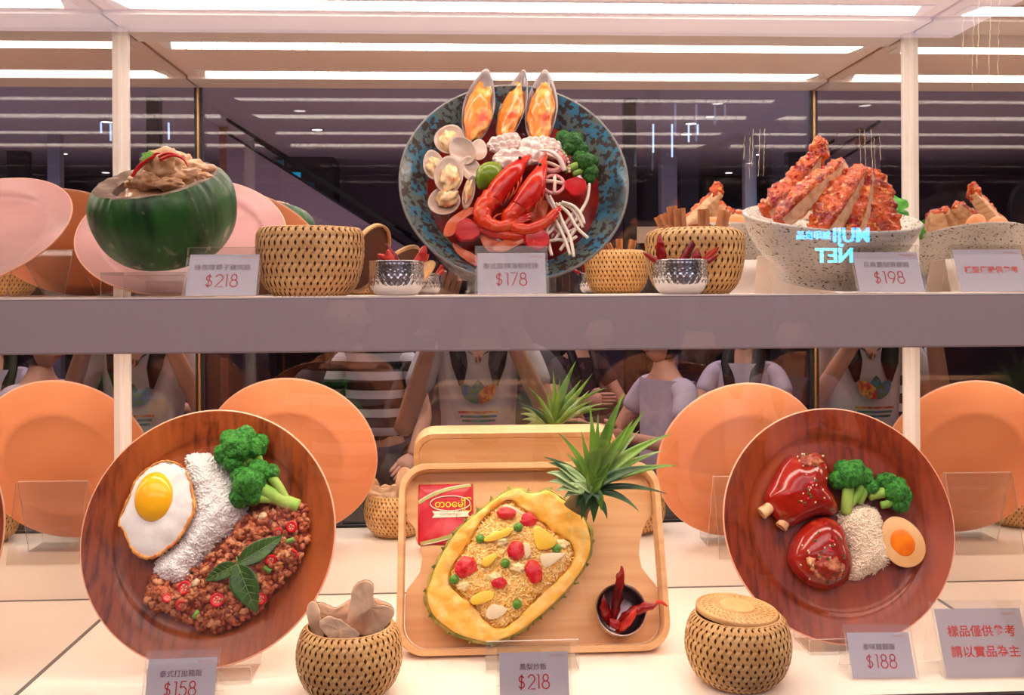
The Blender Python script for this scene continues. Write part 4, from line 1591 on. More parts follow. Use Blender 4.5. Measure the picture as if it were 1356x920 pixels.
def cutlet(label, a, b, Ya, Yb, wd, th, roll, seed, taper=0.8, flakes=14):
    """long cut piece: crust on its upper face and both ends, pale meat on the cut sides"""
    A, B = at(a[0], a[1], Ya), at(b[0], b[1], Yb)
    d = (B - A)
    L = d.length
    yv = d.normalized()
    up = Vector((0, -0.75, 0.66))
    xv = yv.cross(up).normalized()
    zv = xv.cross(yv).normalized()
    M = Matrix(((xv.x, yv.x, zv.x, A.x), (xv.y, yv.y, zv.y, A.y), (xv.z, yv.z, zv.z, A.z), (0, 0, 0, 1))) @ Matrix.Rotation(roll, 4, 'Y')
    t = thing('chicken_slice', label, 'chicken', M, 'sauced chicken slices')
    # section ring, counter-clockwise: flat underside, cut side, crusted top, cut side
    sec = []
    for k in range(9):
        sec.append((-1 + 2 * k / 8, -1, 1))
    for k in range(1, 6):
        sec.append((1.0, -1 + 1.7 * k / 6, 1))
    for k in range(11):
        u = 1 - 2 * k / 10
        sec.append((u * 1.04, 0.62 + 0.42 * math.sqrt(max(0, 1 - u * u * 0.75)), 0))
    for k in range(1, 6):
        sec.append((-1.0, 0.6 - 1.5 * k / 6, 1))
    n = len(sec)
    rings, N = [], 52
    for i in range(N + 1):
        u = i / N
        e = math.sin(PI * min(max(u, 0.0), 1)) ** 0.28 if 0 < u < 1 else 0.02
        w2 = wd / 2 * e * (1 - (1 - taper) * u)
        t2 = th / 2 * (0.35 + 0.65 * e)
        ring = []
        for x, z, m_ in sec:
            q = Vector((x * w2, u * L, z * t2))
            am = (0.0030 if m_ == 0 else 0.0009)
            nn = noise.noise(q * 120 + Vector((seed, 0, 0))) + 0.9 * noise.noise(q * 300 + Vector((0, seed, 0)))
            q += Vector((x * 0.6, 0, z)) * am * nn * 1.4
            q.z += 0.004 * math.sin(u * 3 + seed)
            ring.append(tuple(q))
        rings.append(ring)
    vf = bridge(rings, cap0=True, cap1=True)
    ms = []
    for i in range(N):
        for k in range(n):
            cut = sec[k][2] == 1 and sec[(k + 1) % n][2] == 1
            u = (i + 0.5) / N
            ms.append(1 if (cut and 0.03 < u < 0.97) else 0)
    ms += [0, 0]
    o = MB().add(vf, ms).build('slice_body', [M_crust, M_meat], t)
    mb = MB()
    rg = random.Random(seed)
    for k in range(flakes):
        u, x = rg.uniform(0.05, 0.95), rg.uniform(-0.8, 0.8)
        e = math.sin(PI * u) ** 0.28
        z = th / 2 * (0.35 + 0.65 * e) * (0.62 + 0.42 * math.sqrt(1 - x * x * 0.75)) + 0.004 * math.sin(u * 3 + seed)
        s = rg.uniform(0.0011, 0.0026)
        mb.add(blob((x * wd / 2 * e * (1 - (1 - taper) * u), u * L, z), (s, s * 1.3, s * 0.6), 1, 0.5, 2, k))
    o = mb.build('chilli_flakes', M_flake, t)
    o['kind'] = 'stuff'
    return t


cutlet('longest chicken slice at the back left, its crusty end standing highest', (1010, 284), (1090, 196), 0.140, 0.170, 0.026, 0.024, -0.35, 3)
cutlet('front left chicken slice with a broad pale cut side', (1030, 299), (1118, 214), 0.100, 0.140, 0.030, 0.026, -0.75, 7)
cutlet('middle chicken slice with deep red sauce', (1080, 312), (1142, 226), 0.075, 0.130, 0.040, 0.026, -0.55, 12)
cutlet('chicken slice standing right of the middle one', (1122, 314), (1150, 226), 0.078, 0.128, 0.030, 0.022, -0.50, 17)
cutlet('wide sauced chicken piece furthest right in the bowl', (1166, 322), (1152, 228), 0.090, 0.135, 0.068, 0.022, 0.15, 23, 0.50, 22)
o = one(blob((0, 0, 0), (0.011, 0.010, 0.017), 4, 0.5, 1.8, 5, amp2=0.2, freq2=7), 'chicken_tip', M_crust, None, Matrix.Translation(at(1085, 200, 0.168)))
tag(o, 'crusty knob at the very top of the chicken pile', 'chicken')
M_lett = mat('lettuce', (84, 168, 52), 0.45, vary=((50, 128, 36), 30, 0.4, 0.65), bump=(60, 0.7, 0.003))
for k, (x, y, Y, az, L) in enumerate([(1186, 292, 0.185, -20, 0.034), (1192, 280, 0.180, 10, 0.030)]):
    o = one(leaf_mesh(L, L * 0.42, 0.3, 0.5, wave=0.12), 'lettuce_leaf', M_lett, None,
            Matrix.Translation(at(x, y, Y)) @ Matrix.Rotation(math.radians(70), 4, 'X') @ Matrix.Rotation(math.radians(az), 4, 'Z'))
    tag(o, ('lettuce leaf behind the wide chicken piece, the lower one', 'lettuce leaf behind the wide chicken piece, the upper one')[k], 'lettuce', 'lettuce behind the chicken')
# sliced eggs / boiled pieces at the back of the bowl (seen in the mirror)
M_pal = mat('pale_orange_slice', (240, 160, 108), 0.35, coat=0.3)
for k, (dx, dy, dz, rz) in enumerate([(-0.020, 0.078, 0.086, 0.5), (0.020, 0.080, 0.090, 0.7)]):
    o = one(blob((0, 0, 0), (0.022, 0.006, 0.017), 3, 0.08, 1.5, k), 'boiled_slice', M_pal, None, Ms @ Matrix.Translation((dx, dy, dz)) @ Matrix.Rotation(rz, 4, 'Y'))
    tag(o, ('pale orange slice at the back of the chicken bowl, left', 'pale orange slice at the back of the chicken bowl, right')[k], 'slice', 'pale slices at the back of the bowl')
# block behind the bowl, its sheets whitened to paint in a bright reflection
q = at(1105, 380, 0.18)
t = thing('acrylic_riser', 'whitened acrylic riser standing behind the stoneware bowl', 'stand', Matrix.Translation((q.x + 0.03, 0.30, SH_T)), 'clear acrylic stands')
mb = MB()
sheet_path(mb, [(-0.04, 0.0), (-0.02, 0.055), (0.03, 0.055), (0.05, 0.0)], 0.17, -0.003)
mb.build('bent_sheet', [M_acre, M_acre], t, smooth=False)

# ------------------------------------------------------------------ left plate: egg, rice, minced pork, broccoli, basil
HW = -0.060 * 0.1545             # the plate's well
M_eggw = mat('egg_white', (238, 230, 224), 0.28, coat=0.5, vary=((240, 232, 222), 25, 0.45, 0.7), bump=(70, 0.35, 0.002))
M_yolk = mat('egg_yolk', (250, 178, 24), 0.15, coat=0.7, vary=((252, 196, 50), 20, 0.4, 0.7), sss=0.1)
M_crisp = mat('browned_edge', (226, 158, 84), 0.45, vary=((200, 112, 48), 60, 0.45, 0.65))

egg_px = [(172, 656), (180, 636), (196, 620), (214, 611), (230, 612), (244, 620), (251, 636), (256, 658), (257, 676), (246, 698), (234, 716), (216, 730), (202, 738),
          (186, 736), (174, 724), (164, 702), (158, 690)]
hE = HW + 0.022
pl = PL.poly(egg_px, hE)
ex, ey = sum(p[0] for p in pl) / len(pl), sum(p[1] for p in pl) / len(pl)
poly = ccw(smooth_poly([(x - ex, y - ey) for x, y in pl], 7))
egg = thing('fried_egg', 'sunny-side-up fried egg with a browned rim on the left plate', 'egg', PL.frame(ex, ey, hE))


def egz(x, y, s):
    return 0.0045 * (1 - s ** 4) + 0.0016 * noise.noise(Vector((x * 60, y * 60, 3))) - 0.05 * 0 * s


rings = [[(x * s, y * s, -0.002) for x, y in poly] for s in (0.02, 0.6, 0.97)]
for s in (1.0, 0.97, 0.9, 0.8, 0.68, 0.55, 0.42, 0.28, 0.14, 0.02):
    rings.append([(x * s, y * s, egz(x * s, y * s, s)) for x, y in poly])
one(bridge(rings, cap0=True, cap1=True), 'egg_white', M_eggw, egg)
v = [(x * (1.0 + 0.008 * math.sin(i * 1.7)), y * (1.0 + 0.008 * math.sin(i * 1.7)), 0.0005 + 0.001 * math.sin(i * 0.9)) for i, (x, y) in enumerate(poly)]
vv, ff = tube(v + [v[0]], [(0.0012 + 0.0012 * max(0, math.sin((v[i % len(v)][0] - v[i % len(v)][1]) * 40))) + 0.0004 * math.sin(i * 2.3) for i in range(len(v) + 1)], 8)
one((vv, ff), 'crisp_edge', M_crisp, egg)
yx, yy = PL.loc(205, 658, hE)
one(blob((yx - ex, yy - ey, 0.0025), (0.0232, 0.0300, 0.0125), 4, 0.03, 1.5, 2), 'yolk', M_yolk, egg)

rice_px = [(247, 605), (262, 601), (280, 604), (296, 618), (310, 636), (322, 660), (324, 678), (312, 694), (292, 712), (270, 732), (254, 752), (246, 768),
           (226, 772), (206, 762), (208, 742), (236, 720), (250, 690), (254, 660), (248, 630)]
pl = PL.poly(rice_px, HW + 0.008)
x0, y0 = PL.loc(272, 680, HW)
poly = ccw(smooth_poly([(x - x0, y - y0) for x, y in pl], 3))
vf, hf = heap(poly, 0.021, 0.030, 0.0035, amp=0.10, seed=4)
mb = MB()
mb.add(vf, 1)
scatter(mb, poly, lambda x, y: hf(x, y) - 0.0007, 2400, 0.0044, 0.0016, 0, seed=8, edge=-0.0015, tilt=0.15)
o = mb.build('rice_mound', [M_rice, M_riceB], None, PL.frame(x0, y0, HW))
tag(o, 'long mound of white rice beside the fried egg on the left plate', 'rice', kind='stuff')

M_pk1 = mat('minced_pork', (190, 102, 60), 0.35, coat=0.5, vary=((150, 66, 38), 60, 0.45, 0.6))
M_pk2 = mat('minced_pork_pale', (214, 144, 98), 0.38, coat=0.4, vary=((176, 100, 62), 60, 0.45, 0.6))
M_pk3 = mat('minced_pork_dark', (128, 48, 30), 0.3, coat=0.5)
pork_px = [(320, 690), (344, 676), (366, 666), (388, 664), (404, 670), (408, 690), (408, 712), (404, 730), (392, 748), (378, 768), (360, 786), (350, 800),
           (336, 812), (318, 824), (298, 833), (280, 834), (262, 830), (240, 820), (226, 812), (204, 806), (196, 796), (198, 780), (194, 766), (206, 762), (226, 772), (246, 770), (262, 750), (290, 728), (308, 710)]
pl = PL.poly(pork_px, HW + 0.006)
x1, y1 = PL.loc(300, 765, HW)
poly = ccw(smooth_poly([(x - x1, y - y1) for x, y in pl], 3))
vf, hfp = heap(poly, 0.019, 0.022, 0.004, z0=0.0022, amp=0.12, seed=9)
mb = MB()
mb.add(vf, 2)
lv, lf = blob((0, 0, 0), (1, 1, 1), 2, 0.7, 1.4, 3.3)
scatter(mb, poly, hfp, 560, 0.0044, 0.0039, 0, seed=3, lump=(lv, lf), mats=[0, 0, 0, 1, 2], tilt=1.2)
lv, lf = blob((0, 0, 0), (1, 1, 1), 2, 0.9, 1.7, 9.1)
scatter(mb, poly, lambda x, y: hfp(x, y) + 0.0015, 200, 0.0052, 0.0042, 0, seed=13, lump=(lv, lf), mats=[0, 1, 1, 0], tilt=1.2)
o = mb.build('minced_pork', [M_pk1, M_pk2, M_pk3], None, PL.frame(x1, y1, HW))
tag(o, 'crumbly brown minced pork heaped along the left plate', 'minced pork', kind='stuff')

M_chr = mat('fresh_chilli_skin', (222, 18, 34), 0.2, coat=0.6)
M_chf = mat('fresh_chilli_flesh', (240, 110, 96), 0.3, coat=0.3)
M_seed = mat('chilli_seed', (250, 222, 170), 0.4)


def chilli_slice(cx, cy, r, lab, tx, ty, z=0.0045):
    a = PL.loc(cx, cy, HW + 0.014)
    hz = hfp(a[0] - x1, a[1] - y1) + HW + z
    M = PL.frame(a[0], a[1], hz) @ Matrix.Rotation(tx, 4, 'X') @ Matrix.Rotation(ty, 4, 'Y')
    t = thing('chilli_slice', lab, 'chilli', M, 'fresh red chilli slices on the pork')
    r = r * 1.14 / F
    one(lathe([(r * 0.62, 0), (r, 0.0002), (r * 1.02, 0.0012), (r * 0.98, 0.0024), (r * 0.72, 0.0026), (r * 0.62, 0.002), (r * 0.62, 0)], 28), 'skin_ring', M_chr, t)
    mb = MB()
    mb.add(lathe([(r * 0.66, 0.0016), (r * 0.0001, 0.0012)], 20))
    for k in range(3):
        mb.add(tube([(0, 0, 0.0018), (r * 0.65 * math.cos(k * 2.1), r * 0.65 * math.sin(k * 2.1), 0.0018)], r * 0.09, 5))
    mb.build('flesh', M_chf, t)
    mb = MB()
    for k in range(5):
        a = k * 1.257 + 0.4
        mb.add(blob((r * 0.38 * math.cos(a), r * 0.38 * math.sin(a), 0.0021), (r * 0.11, r * 0.14, r * 0.08), 1, 0))
    mb.build('seeds', M_seed, t)


for a in [(389, 698, 7.5, 'red chilli slice at the far right end of the pork', 0.1, -0.2), (361, 741, 7.5, 'red chilli slice right of the basil leaves', 0.5, 0.3),
          (346, 792, 8, 'red chilli slice below the lowest basil leaf', 0.3, 0.6), (291, 794, 9, 'red chilli slice at the bottom centre of the pork', -0.1, 0.1),
          (247, 778, 9, 'red chilli slice just below the rice', 0.0, -0.1), (243, 800, 6.5, 'half-buried red chilli slice at the lower left of the pork', 0.6, 0.5),
          (391, 732, 6, 'small red chilli slice near the plate rim at the right', 0.6, -0.5), (371, 704, 6, 'small red chilli slice under the broccoli stem', 0.6, 0.2),
          (225, 792, 6, 'small red chilli slice at the left end of the pork', -0.5, 0.4), (336, 724, 6, 'small red chilli slice above the basil', 0.4, 0.5)]:
    chilli_slice(*a)
M_bean = mat('green_bean_bit', (120, 168, 70), 0.35, coat=0.4, vary=((86, 138, 48), 60, 0.4, 0.6))
for k, (cx, cy, rz, lab) in enumerate([(386, 716, 0.3, 'green bean piece at the right of the pork'), (356, 754, -0.6, 'green bean piece beside the middle basil leaf'),
                                       (262, 813, 0.9, 'green bean piece at the bottom left of the pork'), (312, 776, 0.2, 'green bean piece half hidden by the basil')]):
    a = PL.loc(cx, cy, HW + 0.016)
    hz = hfp(a[0] - x1, a[1] - y1) + HW + 0.004
    o = one(tube([(-0.005, 0, 0), (-0.0045, 0, 0), (0.0045, 0, 0), (0.005, 0, 0)], [0.002, 0.0032, 0.0032, 0.002], 10), 'bean_piece', M_bean, None, PL.frame(a[0], a[1], hz, rz))
    tag(o, lab, 'bean', 'green bean pieces in the pork')
M_garlic = mat('garlic_bit', (238, 206, 160), 0.35, coat=0.3)
for k, (cx, cy, lab) in enumerate([(350, 684, 'pale garlic piece at the top end of the pork'), (262, 771, 'pale garlic piece under the rice'), (340, 778, 'pale garlic piece right of the basil')]):
    a = PL.loc(cx, cy, HW + 0.016)
    hz = hfp(a[0] - x1, a[1] - y1) + HW + 0.004
    o = one(blob((0, 0, 0), (0.0055, 0.0045, 0.0035), 3, 0.4, 1.6, k), 'garlic_piece', M_garlic, None, PL.frame(a[0], a[1], hz, k))
    tag(o, lab, 'garlic', 'garlic pieces in the pork')

M_basil = mat('basil_leaf', (70, 106, 44), 0.35, coat=0.4, vary=((46, 78, 32), 60, 0.4, 0.62, 4, (1, 1, 1)), bump=(70, 0.6, 0.002))
M_vein = mat('leaf_vein', (124, 148, 82), 0.45)
b0 = PL.loc(315, 747, HW + 0.03)
sp = thing('basil_sprig', 'basil sprig of three dark green leaves lying on the pork', 'basil', PL.frame(b0[0], b0[1], HW + 0.032))
for (tx, ty), wd, cr in (((377, 708), 0.0130, 0.10), ((271, 769), 0.0105, 0.10), ((340, 812), 0.0175, 0.12)):
    a = PL.loc(tx, ty, HW + 0.027)
    dx, dy = a[0] - b0[0], a[1] - b0[1]
    L = math.hypot(dx, dy)
    R = Matrix.Rotation(math.atan2(dy, dx) - PI / 2, 4, 'Z')
    lf_ = one(leaf_mesh(L, wd, cr, 0.30, n=22, m=5, base=0.8, th=0.0006, wave=0.03), 'leaf', M_basil, sp, R)
    mb = MB()
    mb.add(tube([(0, L * u, -cr * L * u * u + 0.0004) for u in [i / 10 for i in range(11)]], [0.0007, 0.0005, 0.0002], 5))
    for k in range(1, 6):
        for s in (-1, 1):
            u = k / 7
            w1 = wd * 0.75 * math.sin(PI * u ** 0.8)
            mb.add(tube([(0, L * u, -cr * L * u * u + 0.0004), (s * w1, L * (u + 0.13), -cr * L * (u + 0.13) ** 2 + 0.3 * w1 + 0.0003)], [0.0004, 0.00015], 4))
    mb.build('vein', M_vein, lf_)
one(tube([(0, 0, -0.001), (-0.002, 0.006, -0.002), (-0.003, 0.009, -0.006)], [0.0012, 0.001, 0.0009], 6), 'stalk', M_vein, sp)

x, y = PL.loc(318, 596, HW + 0.02)
broccoli('broccoli floret on the left plate, the upper one leaning on the rice', PL.frame(x, y, HW + 0.022, math.radians(18)), 0.0215,
         [(0, 0.15, 0.2, 0.92), (-0.85, 0.05, 0, 0.66), (0.85, -0.15, 0, 0.66), (-0.35, 0.75, 0, 0.62), (0.5, 0.6, 0.1, 0.66), (-0.5, -0.55, 0.2, 0.6), (1.25, 0.1, -0.1, 0.46)],
         [([(0.5, -1.55, -0.3), (0.4, -0.9, -0.1), (0.2, -0.2, 0)], 0.24, 0.34), ([(0.9, -1.3, -0.2), (0.9, -0.7, 0), (0.8, -0.1, 0)], 0.18, 0.3), ([(0.1, -1.2, -0.2), (0, -0.5, 0)], 0.2, 0.28)], None, 2)
x, y = PL.loc(336, 642, HW + 0.02)
broccoli('broccoli floret on the left plate, the lower one with a long thick stem', PL.frame(x, y, HW + 0.024, math.radians(62)), 0.0225,
         [(0, 0.15, 0.2, 0.90), (-0.80, 0.25, 0, 0.66), (0.8, 0.15, 0, 0.62), (0.1, 0.75, 0, 0.62), (-0.55, -0.35, 0.2, 0.5), (1.0, -0.5, -0.1, 0.5)],
         [([(0.1, -2.75, -0.3), (0.0, -1.9, -0.2), (0, -0.9, 0), (0, 0, 0)], 0.40, 0.40), ([(0.1, -2.0, -0.2), (0.6, -1.2, 0), (0.9, -0.4, 0)], 0.25, 0.26), ([(0, -1.7, -0.2), (-0.4, -0.9, 0.1), (-0.6, -0.2, 0)], 0.22, 0.26)], None, 5)

# ------------------------------------------------------------------ right plate: pork hocks, rice, broccoli, half egg
HR = -0.060 * 0.1515
M_hock = mat('glazed_pork_skin', (158, 30, 16), 0.14, coat=1.0, vary=[((122, 20, 12), 16, 0.42, 0.65), ((196, 62, 34), 24, 0.60, 0.72)], sss=0.05)
M_hmeat = mat('hock_cut_meat', (196, 120, 78), 0.3, coat=0.5, vary=[((146, 40, 22), 50, 0.46, 0.56, 5), ((226, 168, 118), 70, 0.58, 0.68)], bump=(120, 0.9, 0.003))
M_bone = mat('bone_end', (232, 188, 140), 0.5, vary=((196, 140, 92), 70, 0.45, 0.6))
M_ses = mat('sesame_seed', (240, 214, 170), 0.4)
M_scal = mat('scallion_bit', (70, 96, 40), 0.4)
M_pep = mat('pink_pepper_bit', (226, 30, 66), 0.3, coat=0.4)


def hock(label, outline, h, height, meat_px, mr, seed, bones=(), group='glazed pork hocks'):
    pl = PR.poly(outline, HR + h)
    cx, cy = sum(p[0] for p in pl) / len(pl), sum(p[1] for p in pl) / len(pl)
    poly = ccw(smooth_poly([(x - cx, y - cy) for x, y in pl], 5))
    t = thing('pork_hock', label, 'pork', PR.frame(cx, cy, HR), group)

    def top(x, y, s):
        return height * math.sqrt(max(0, 1 - s ** 2.4)) * (1 + 0.10 * noise.noise(Vector((x * 28, y * 28, seed)))) + h * 0.55
    rings = [[(x * s, y * s, 0.001) for x, y in poly] for s in (0.02, 0.5, 0.86)] + [[(x * 0.97, y * 0.97, h * 0.25) for x, y in poly]]
    for s in (1.0, 0.99, 0.97, 0.93, 0.88, 0.82, 0.74, 0.65, 0.55, 0.45, 0.34, 0.23, 0.12, 0.02):
        rings.append([(x * s, y * s, top(x * s, y * s, s)) for x, y in poly])
    one(bridge(rings, cap0=True, cap1=True), 'glazed_skin', M_hock, t)
    mx, my = PR.loc(meat_px[0], meat_px[1], HR + h + height * 0.7)
    mx, my = mx - cx, my - cy
    Rm = max(math.hypot(*p) for p in poly)
    sm = min(0.95, math.hypot(mx, my) / Rm * 1.15)
    one(blob((mx, my, top(mx, my, sm) - 0.002), (mr[0], mr[1], 0.0065), 4, 0.45, 1.9, seed, amp2=0.3, freq2=6), 'cut_meat', M_hmeat, t)
    for k, (a, b, r) in enumerate(bones):
        A, B = PR.loc(a[0], a[1], HR + 0.012), PR.loc(b[0], b[1], HR + 0.012)
        o = one(tube([(A[0] - cx, A[1] - cy, 0.010), ((A[0] + B[0]) / 2 - cx, (A[1] + B[1]) / 2 - cy, 0.012), (B[0] - cx, B[1] - cy, 0.013)], [r, r * 0.92, r * 1.02], 14, 0.85), 'bone', M_bone, t)
        sharp(o, 40)
    rg = random.Random(seed)
    for nm, m, n, s3 in (('sesame', M_ses, 26, (0.0011, 0.0017, 0.0007)), ('scallion', M_scal, 16, (0.0016, 0.0020, 0.0009)), ('pepper_bits', M_pep, 6, (0.0021, 0.0021, 0.0012))):
        mb = MB()
        k = 0
        while k < n:
            a = rg.uniform(0, 2 * PI)
            i = int(a / (2 * PI) * len(poly)) % len(poly)
            s = rg.uniform(0.0, 0.85)
            x, y = poly[i][0] * s, poly[i][1] * s
            if nm != 'pepper_bits' and rg.random() < 0.45:
                x, y = mx + rg.uniform(-1, 1) * mr[0] * 1.2, my + rg.uniform(-1, 1) * mr[1] * 1.2
                s = min(0.9, math.hypot(x, y) / Rm * 1.15)
                z = top(x, y, s) + 0.0035
            else:
                z = top(x, y, s) + 0.0003
            mb.add(blob((x, y, z), s3, 1, 0.3, 2, k, rot=Matrix.Rotation(rg.uniform(0, 6), 4, 'Z')))
            k += 1
        o = mb.build(nm, m, t)
        o['kind'] = 'stuff'
    return t


hock('upper glazed pork hock with two bone ends sticking out', [(1020, 640), (1032, 616), (1046, 602), (1062, 604), (1080, 598), (1092, 606), (1098, 626), (1096, 644), (1106, 660), (1110, 676), (1102, 684),
                                                            (1082, 684), (1062, 692), (1046, 698), (1030, 690), (1018, 674), (1012, 658)], 0.010, 0.030, (1076, 612), (0.016, 0.010), 3,
     bones=(((1030, 664), (1008, 680), 0.0080), ((1048, 678), (1034, 698), 0.0078)))
hock('lower glazed pork hock with its cut meaty end facing down', [(1060, 700), (1074, 688), (1092, 683), (1108, 690), (1118, 702), (1122, 718), (1128, 738), (1128, 756), (1120, 772), (1100, 781), (1080, 779),
                                                              (1062, 768), (1048, 752), (1044, 736), (1050, 716)], 0.012, 0.032, (1094, 750), (0.020, 0.016), 8)

rice_px = [(1112, 686), (1124, 672), (1142, 668), (1160, 674), (1168, 690), (1172, 712), (1178, 738), (1168, 752), (1150, 760), (1130, 768), (1124, 758), (1126, 730), (1118, 708)]
pl = PR.poly(rice_px, HR + 0.008)
x0, y0 = PR.loc(1145, 715, HR)
poly = ccw(smooth_poly([(x - x0, y - y0) for x, y in pl], 3))
M_riceR = mat('rice_warm', (246, 226, 200), 0.5)
vf, hf = heap(poly, 0.022, 0.026, 0.0035, amp=0.12, seed=14)
mb = MB()
mb.add(vf, 1)
scatter(mb, poly, hf, 1500, 0.0042, 0.0010, 0, seed=21, edge=-0.002, tilt=0.55)
o = mb.build('rice_mound', [M_riceR, M_riceR], None, PR.frame(x0, y0, HR))
tag(o, 'small patch of long-grain rice between the hocks and the half egg', 'rice', kind='stuff')

x, y = PR.loc(1126, 634, HR + 0.02)
broccoli('broccoli floret on the right plate, the left one with a pale forked stem', PR.frame(x, y, HR + 0.020, math.radians(8)), 0.0200,
         [(0, 0.25, 0.2, 0.90), (-0.80, 0.05, 0, 0.62), (0.85, 0.0, 0, 0.68), (-0.3, 0.7, 0, 0.60), (0.5, 0.6, 0.1, 0.62), (1.2, -0.7, 0, 0.55)],
         [([(-0.7, -2.1, -0.4), (-0.5, -1.3, -0.1), (-0.2, -0.3, 0)], 0.34, 0.42), ([(-0.5, -1.7, -0.3), (0.3, -1.0, 0), (0.6, -0.3, 0)], 0.26, 0.32), ([(0.3, -1.6, -0.3), (0.7, -1.0, 0), (0.9, -0.4, 0)], 0.22, 0.26)], None, 12)
x, y = PR.loc(1184, 652, HR + 0.02)
broccoli('broccoli floret on the right plate, the right one lying on its side', PR.frame(x, y, HR + 0.018, math.radians(-65)), 0.0180,
         [(0, 0.15, 0.2, 0.90), (-0.85, 0.05, 0, 0.68), (0.85, 0.0, 0, 0.68), (-0.3, 0.6, 0, 0.60), (0.5, 0.5, 0.1, 0.62), (-1.2, -0.3, 0, 0.42)],
         [([(-0.6, -1.7, 0), (-0.4, -0.9, 0), (-0.2, -0.2, 0)], 0.40, 0.40), ([(0.4, -1.3, 0), (0.5, -0.8, 0), (0.5, -0.2, 0)], 0.28, 0.3)], None, 15)

# half soy egg
M_soy = mat('soy_egg_white', (240, 190, 132), 0.22, coat=0.6, vary=((228, 168, 104), 20, 0.4, 0.7), sss=0.15)
M_soyk = mat('soy_egg_skin', (206, 140, 84), 0.3, coat=0.5)
M_soyy = mat('soft_yolk', (246, 132, 20), 0.2, coat=0.5, vary=((228, 100, 10), 40, 0.4, 0.7))
x, y = PR.loc(1195, 717, HR + 0.018)
t = thing('half_egg', 'half a soy-marinated egg with an orange yolk on the right plate', 'egg',
          PR.frame(x, y, HR + 0.017, math.radians(22)) @ Matrix.Rotation(math.radians(-10), 4, 'Y'))


def eggfn(r, z, a):
    # a slice through an egg: narrower to one end
    return r, z


def egg_ring(s, z, rx=0.0262, ry=0.0332):
    out = []
    for k in range(48):
        a = 2 * PI * k / 48
        yy = math.sin(a)
        out.append((rx * s * math.cos(a) * (1 - 0.10 * yy), ry * s * yy, z))
    return out


one(bridge([egg_ring(0.02, -0.016), egg_ring(0.5, -0.014), egg_ring(0.8, -0.010), egg_ring(0.95, -0.005), egg_ring(1.0, 0.0), egg_ring(0.985, 0.0015)]), 'marinated_skin', M_soyk, t)
one(bridge([egg_ring(0.985, 0.0015), egg_ring(0.9, 0.0022), egg_ring(0.5, 0.0022), egg_ring(0.02, 0.0022)]), 'egg_white', M_soy, t)
one(blob((0, -0.001, 0.0020), (0.0150, 0.0180, 0.0014), 3, 0.05, 1.5, 1), 'yolk', M_soyy, t)

# ------------------------------------------------------------------ bamboo tray
TL = math.radians(21)
tb = at(712, 868, 0.150)
tb.z = 0.0035
PT = Plane(tb, TL)
# local frame of the tray: rim top lies in the local plane z = 0 at x,y measured from the photograph
M_bt = mat('bamboo_board', (236, 182, 126), 0.4, coat=0.2, vary=((224, 164, 106), 8, 0.4, 0.65, 4, (0.5, 9, 1)))
M_btr = mat('bamboo_rim', (238, 186, 130), 0.4, coat=0.2, vary=((222, 164, 108), 10, 0.4, 0.65, 4, (0.6, 6, 1)))
oc = PT.poly([(528, 610), (868, 612), (897, 866), (523, 866)], 0)
xl = (oc[0][0] + oc[3][0]) / 2
xr = (oc[1][0] + oc[2][0]) / 2
yt = (oc[0][1] + oc[1][1]) / 2
yb_ = (oc[2][1] + oc[3][1]) / 2
TW, TH = xr - xl, yt - yb_
tcx, tcy = (xl + xr) / 2, (yt + yb_) / 2
RIMH = 0.030
tray = thing('serving_tray', 'pale bamboo serving tray with cut-out handles, leaning in the middle', 'tray', PT.frame(tcx, tcy, 0))
OUT = round_rect(TW, TH, 0.036, 8)
IN = round_rect(TW - 0.018, TH - 0.018, 0.030, 8)
rings = [[(x, y, -RIMH) for x, y in OUT], [(x * 0.995, y * 0.995, -0.0015) for x, y in OUT], [(x * 0.99, y * 0.99, 0) for x, y in OUT],
         [(x * 1.006, y * 1.006, 0) for x, y in IN], [(x, y, -0.0015) for x, y in IN], [(x, y, -RIMH) for x, y in IN], [(x, y, -RIMH) for x, y in OUT]]
sharp(one(bridge(rings), 'rim', M_btr, tray), 40)
# base board with a scooped opening at each side
hw, hh = TW / 2 - 0.010, TH / 2 - 0.010


def side(sx):
    lo, hi = -hh + 0.034, hh - 0.034
    q = []
    for u, dx in ((0.0, 0), (0.10, 0.0), (0.18, 0.002), (0.26, 0.010), (0.36, 0.019), (0.5, 0.0215), (0.64, 0.019), (0.76, 0.014), (0.84, 0.009), (0.92, 0.001), (1.0, 0)):
        q.append((sx * (hw - dx), lo + (hi - lo) * (0.10 + 0.80 * u)))
    return q


rr = round_rect(2 * hw, 2 * hh, 0.030, 8)
top_r = rr[0:9]
top_l = rr[9:18]
bot_l = rr[18:27]
bot_r = rr[27:36]
base = top_r + top_l + side(-1)[::-1] + bot_l + bot_r + side(1)
base = ccw(base)
sharp(one(prism(base, -RIMH, -RIMH + 0.007, 0.0), 'base_board', M_bt, tray), 40)
HT = -RIMH + 0.007            # face of the base board in PT

# sachet
M_red = mat('red_foil', (206, 20, 36), 0.3, coat=0.5, vary=((232, 90, 92), 16, 0.50, 0.62, 5), bump=(30, 0.5, 0.003))
M_sgold = mat('printed_band', (196, 190, 110), 0.4)
M_cream = mat('printed_cream', (248, 238, 206), 0.45)
M_yel = mat('printed_yellow', (246, 214, 50), 0.45)
M_brn = mat('printed_brown', (150, 50, 40), 0.5)


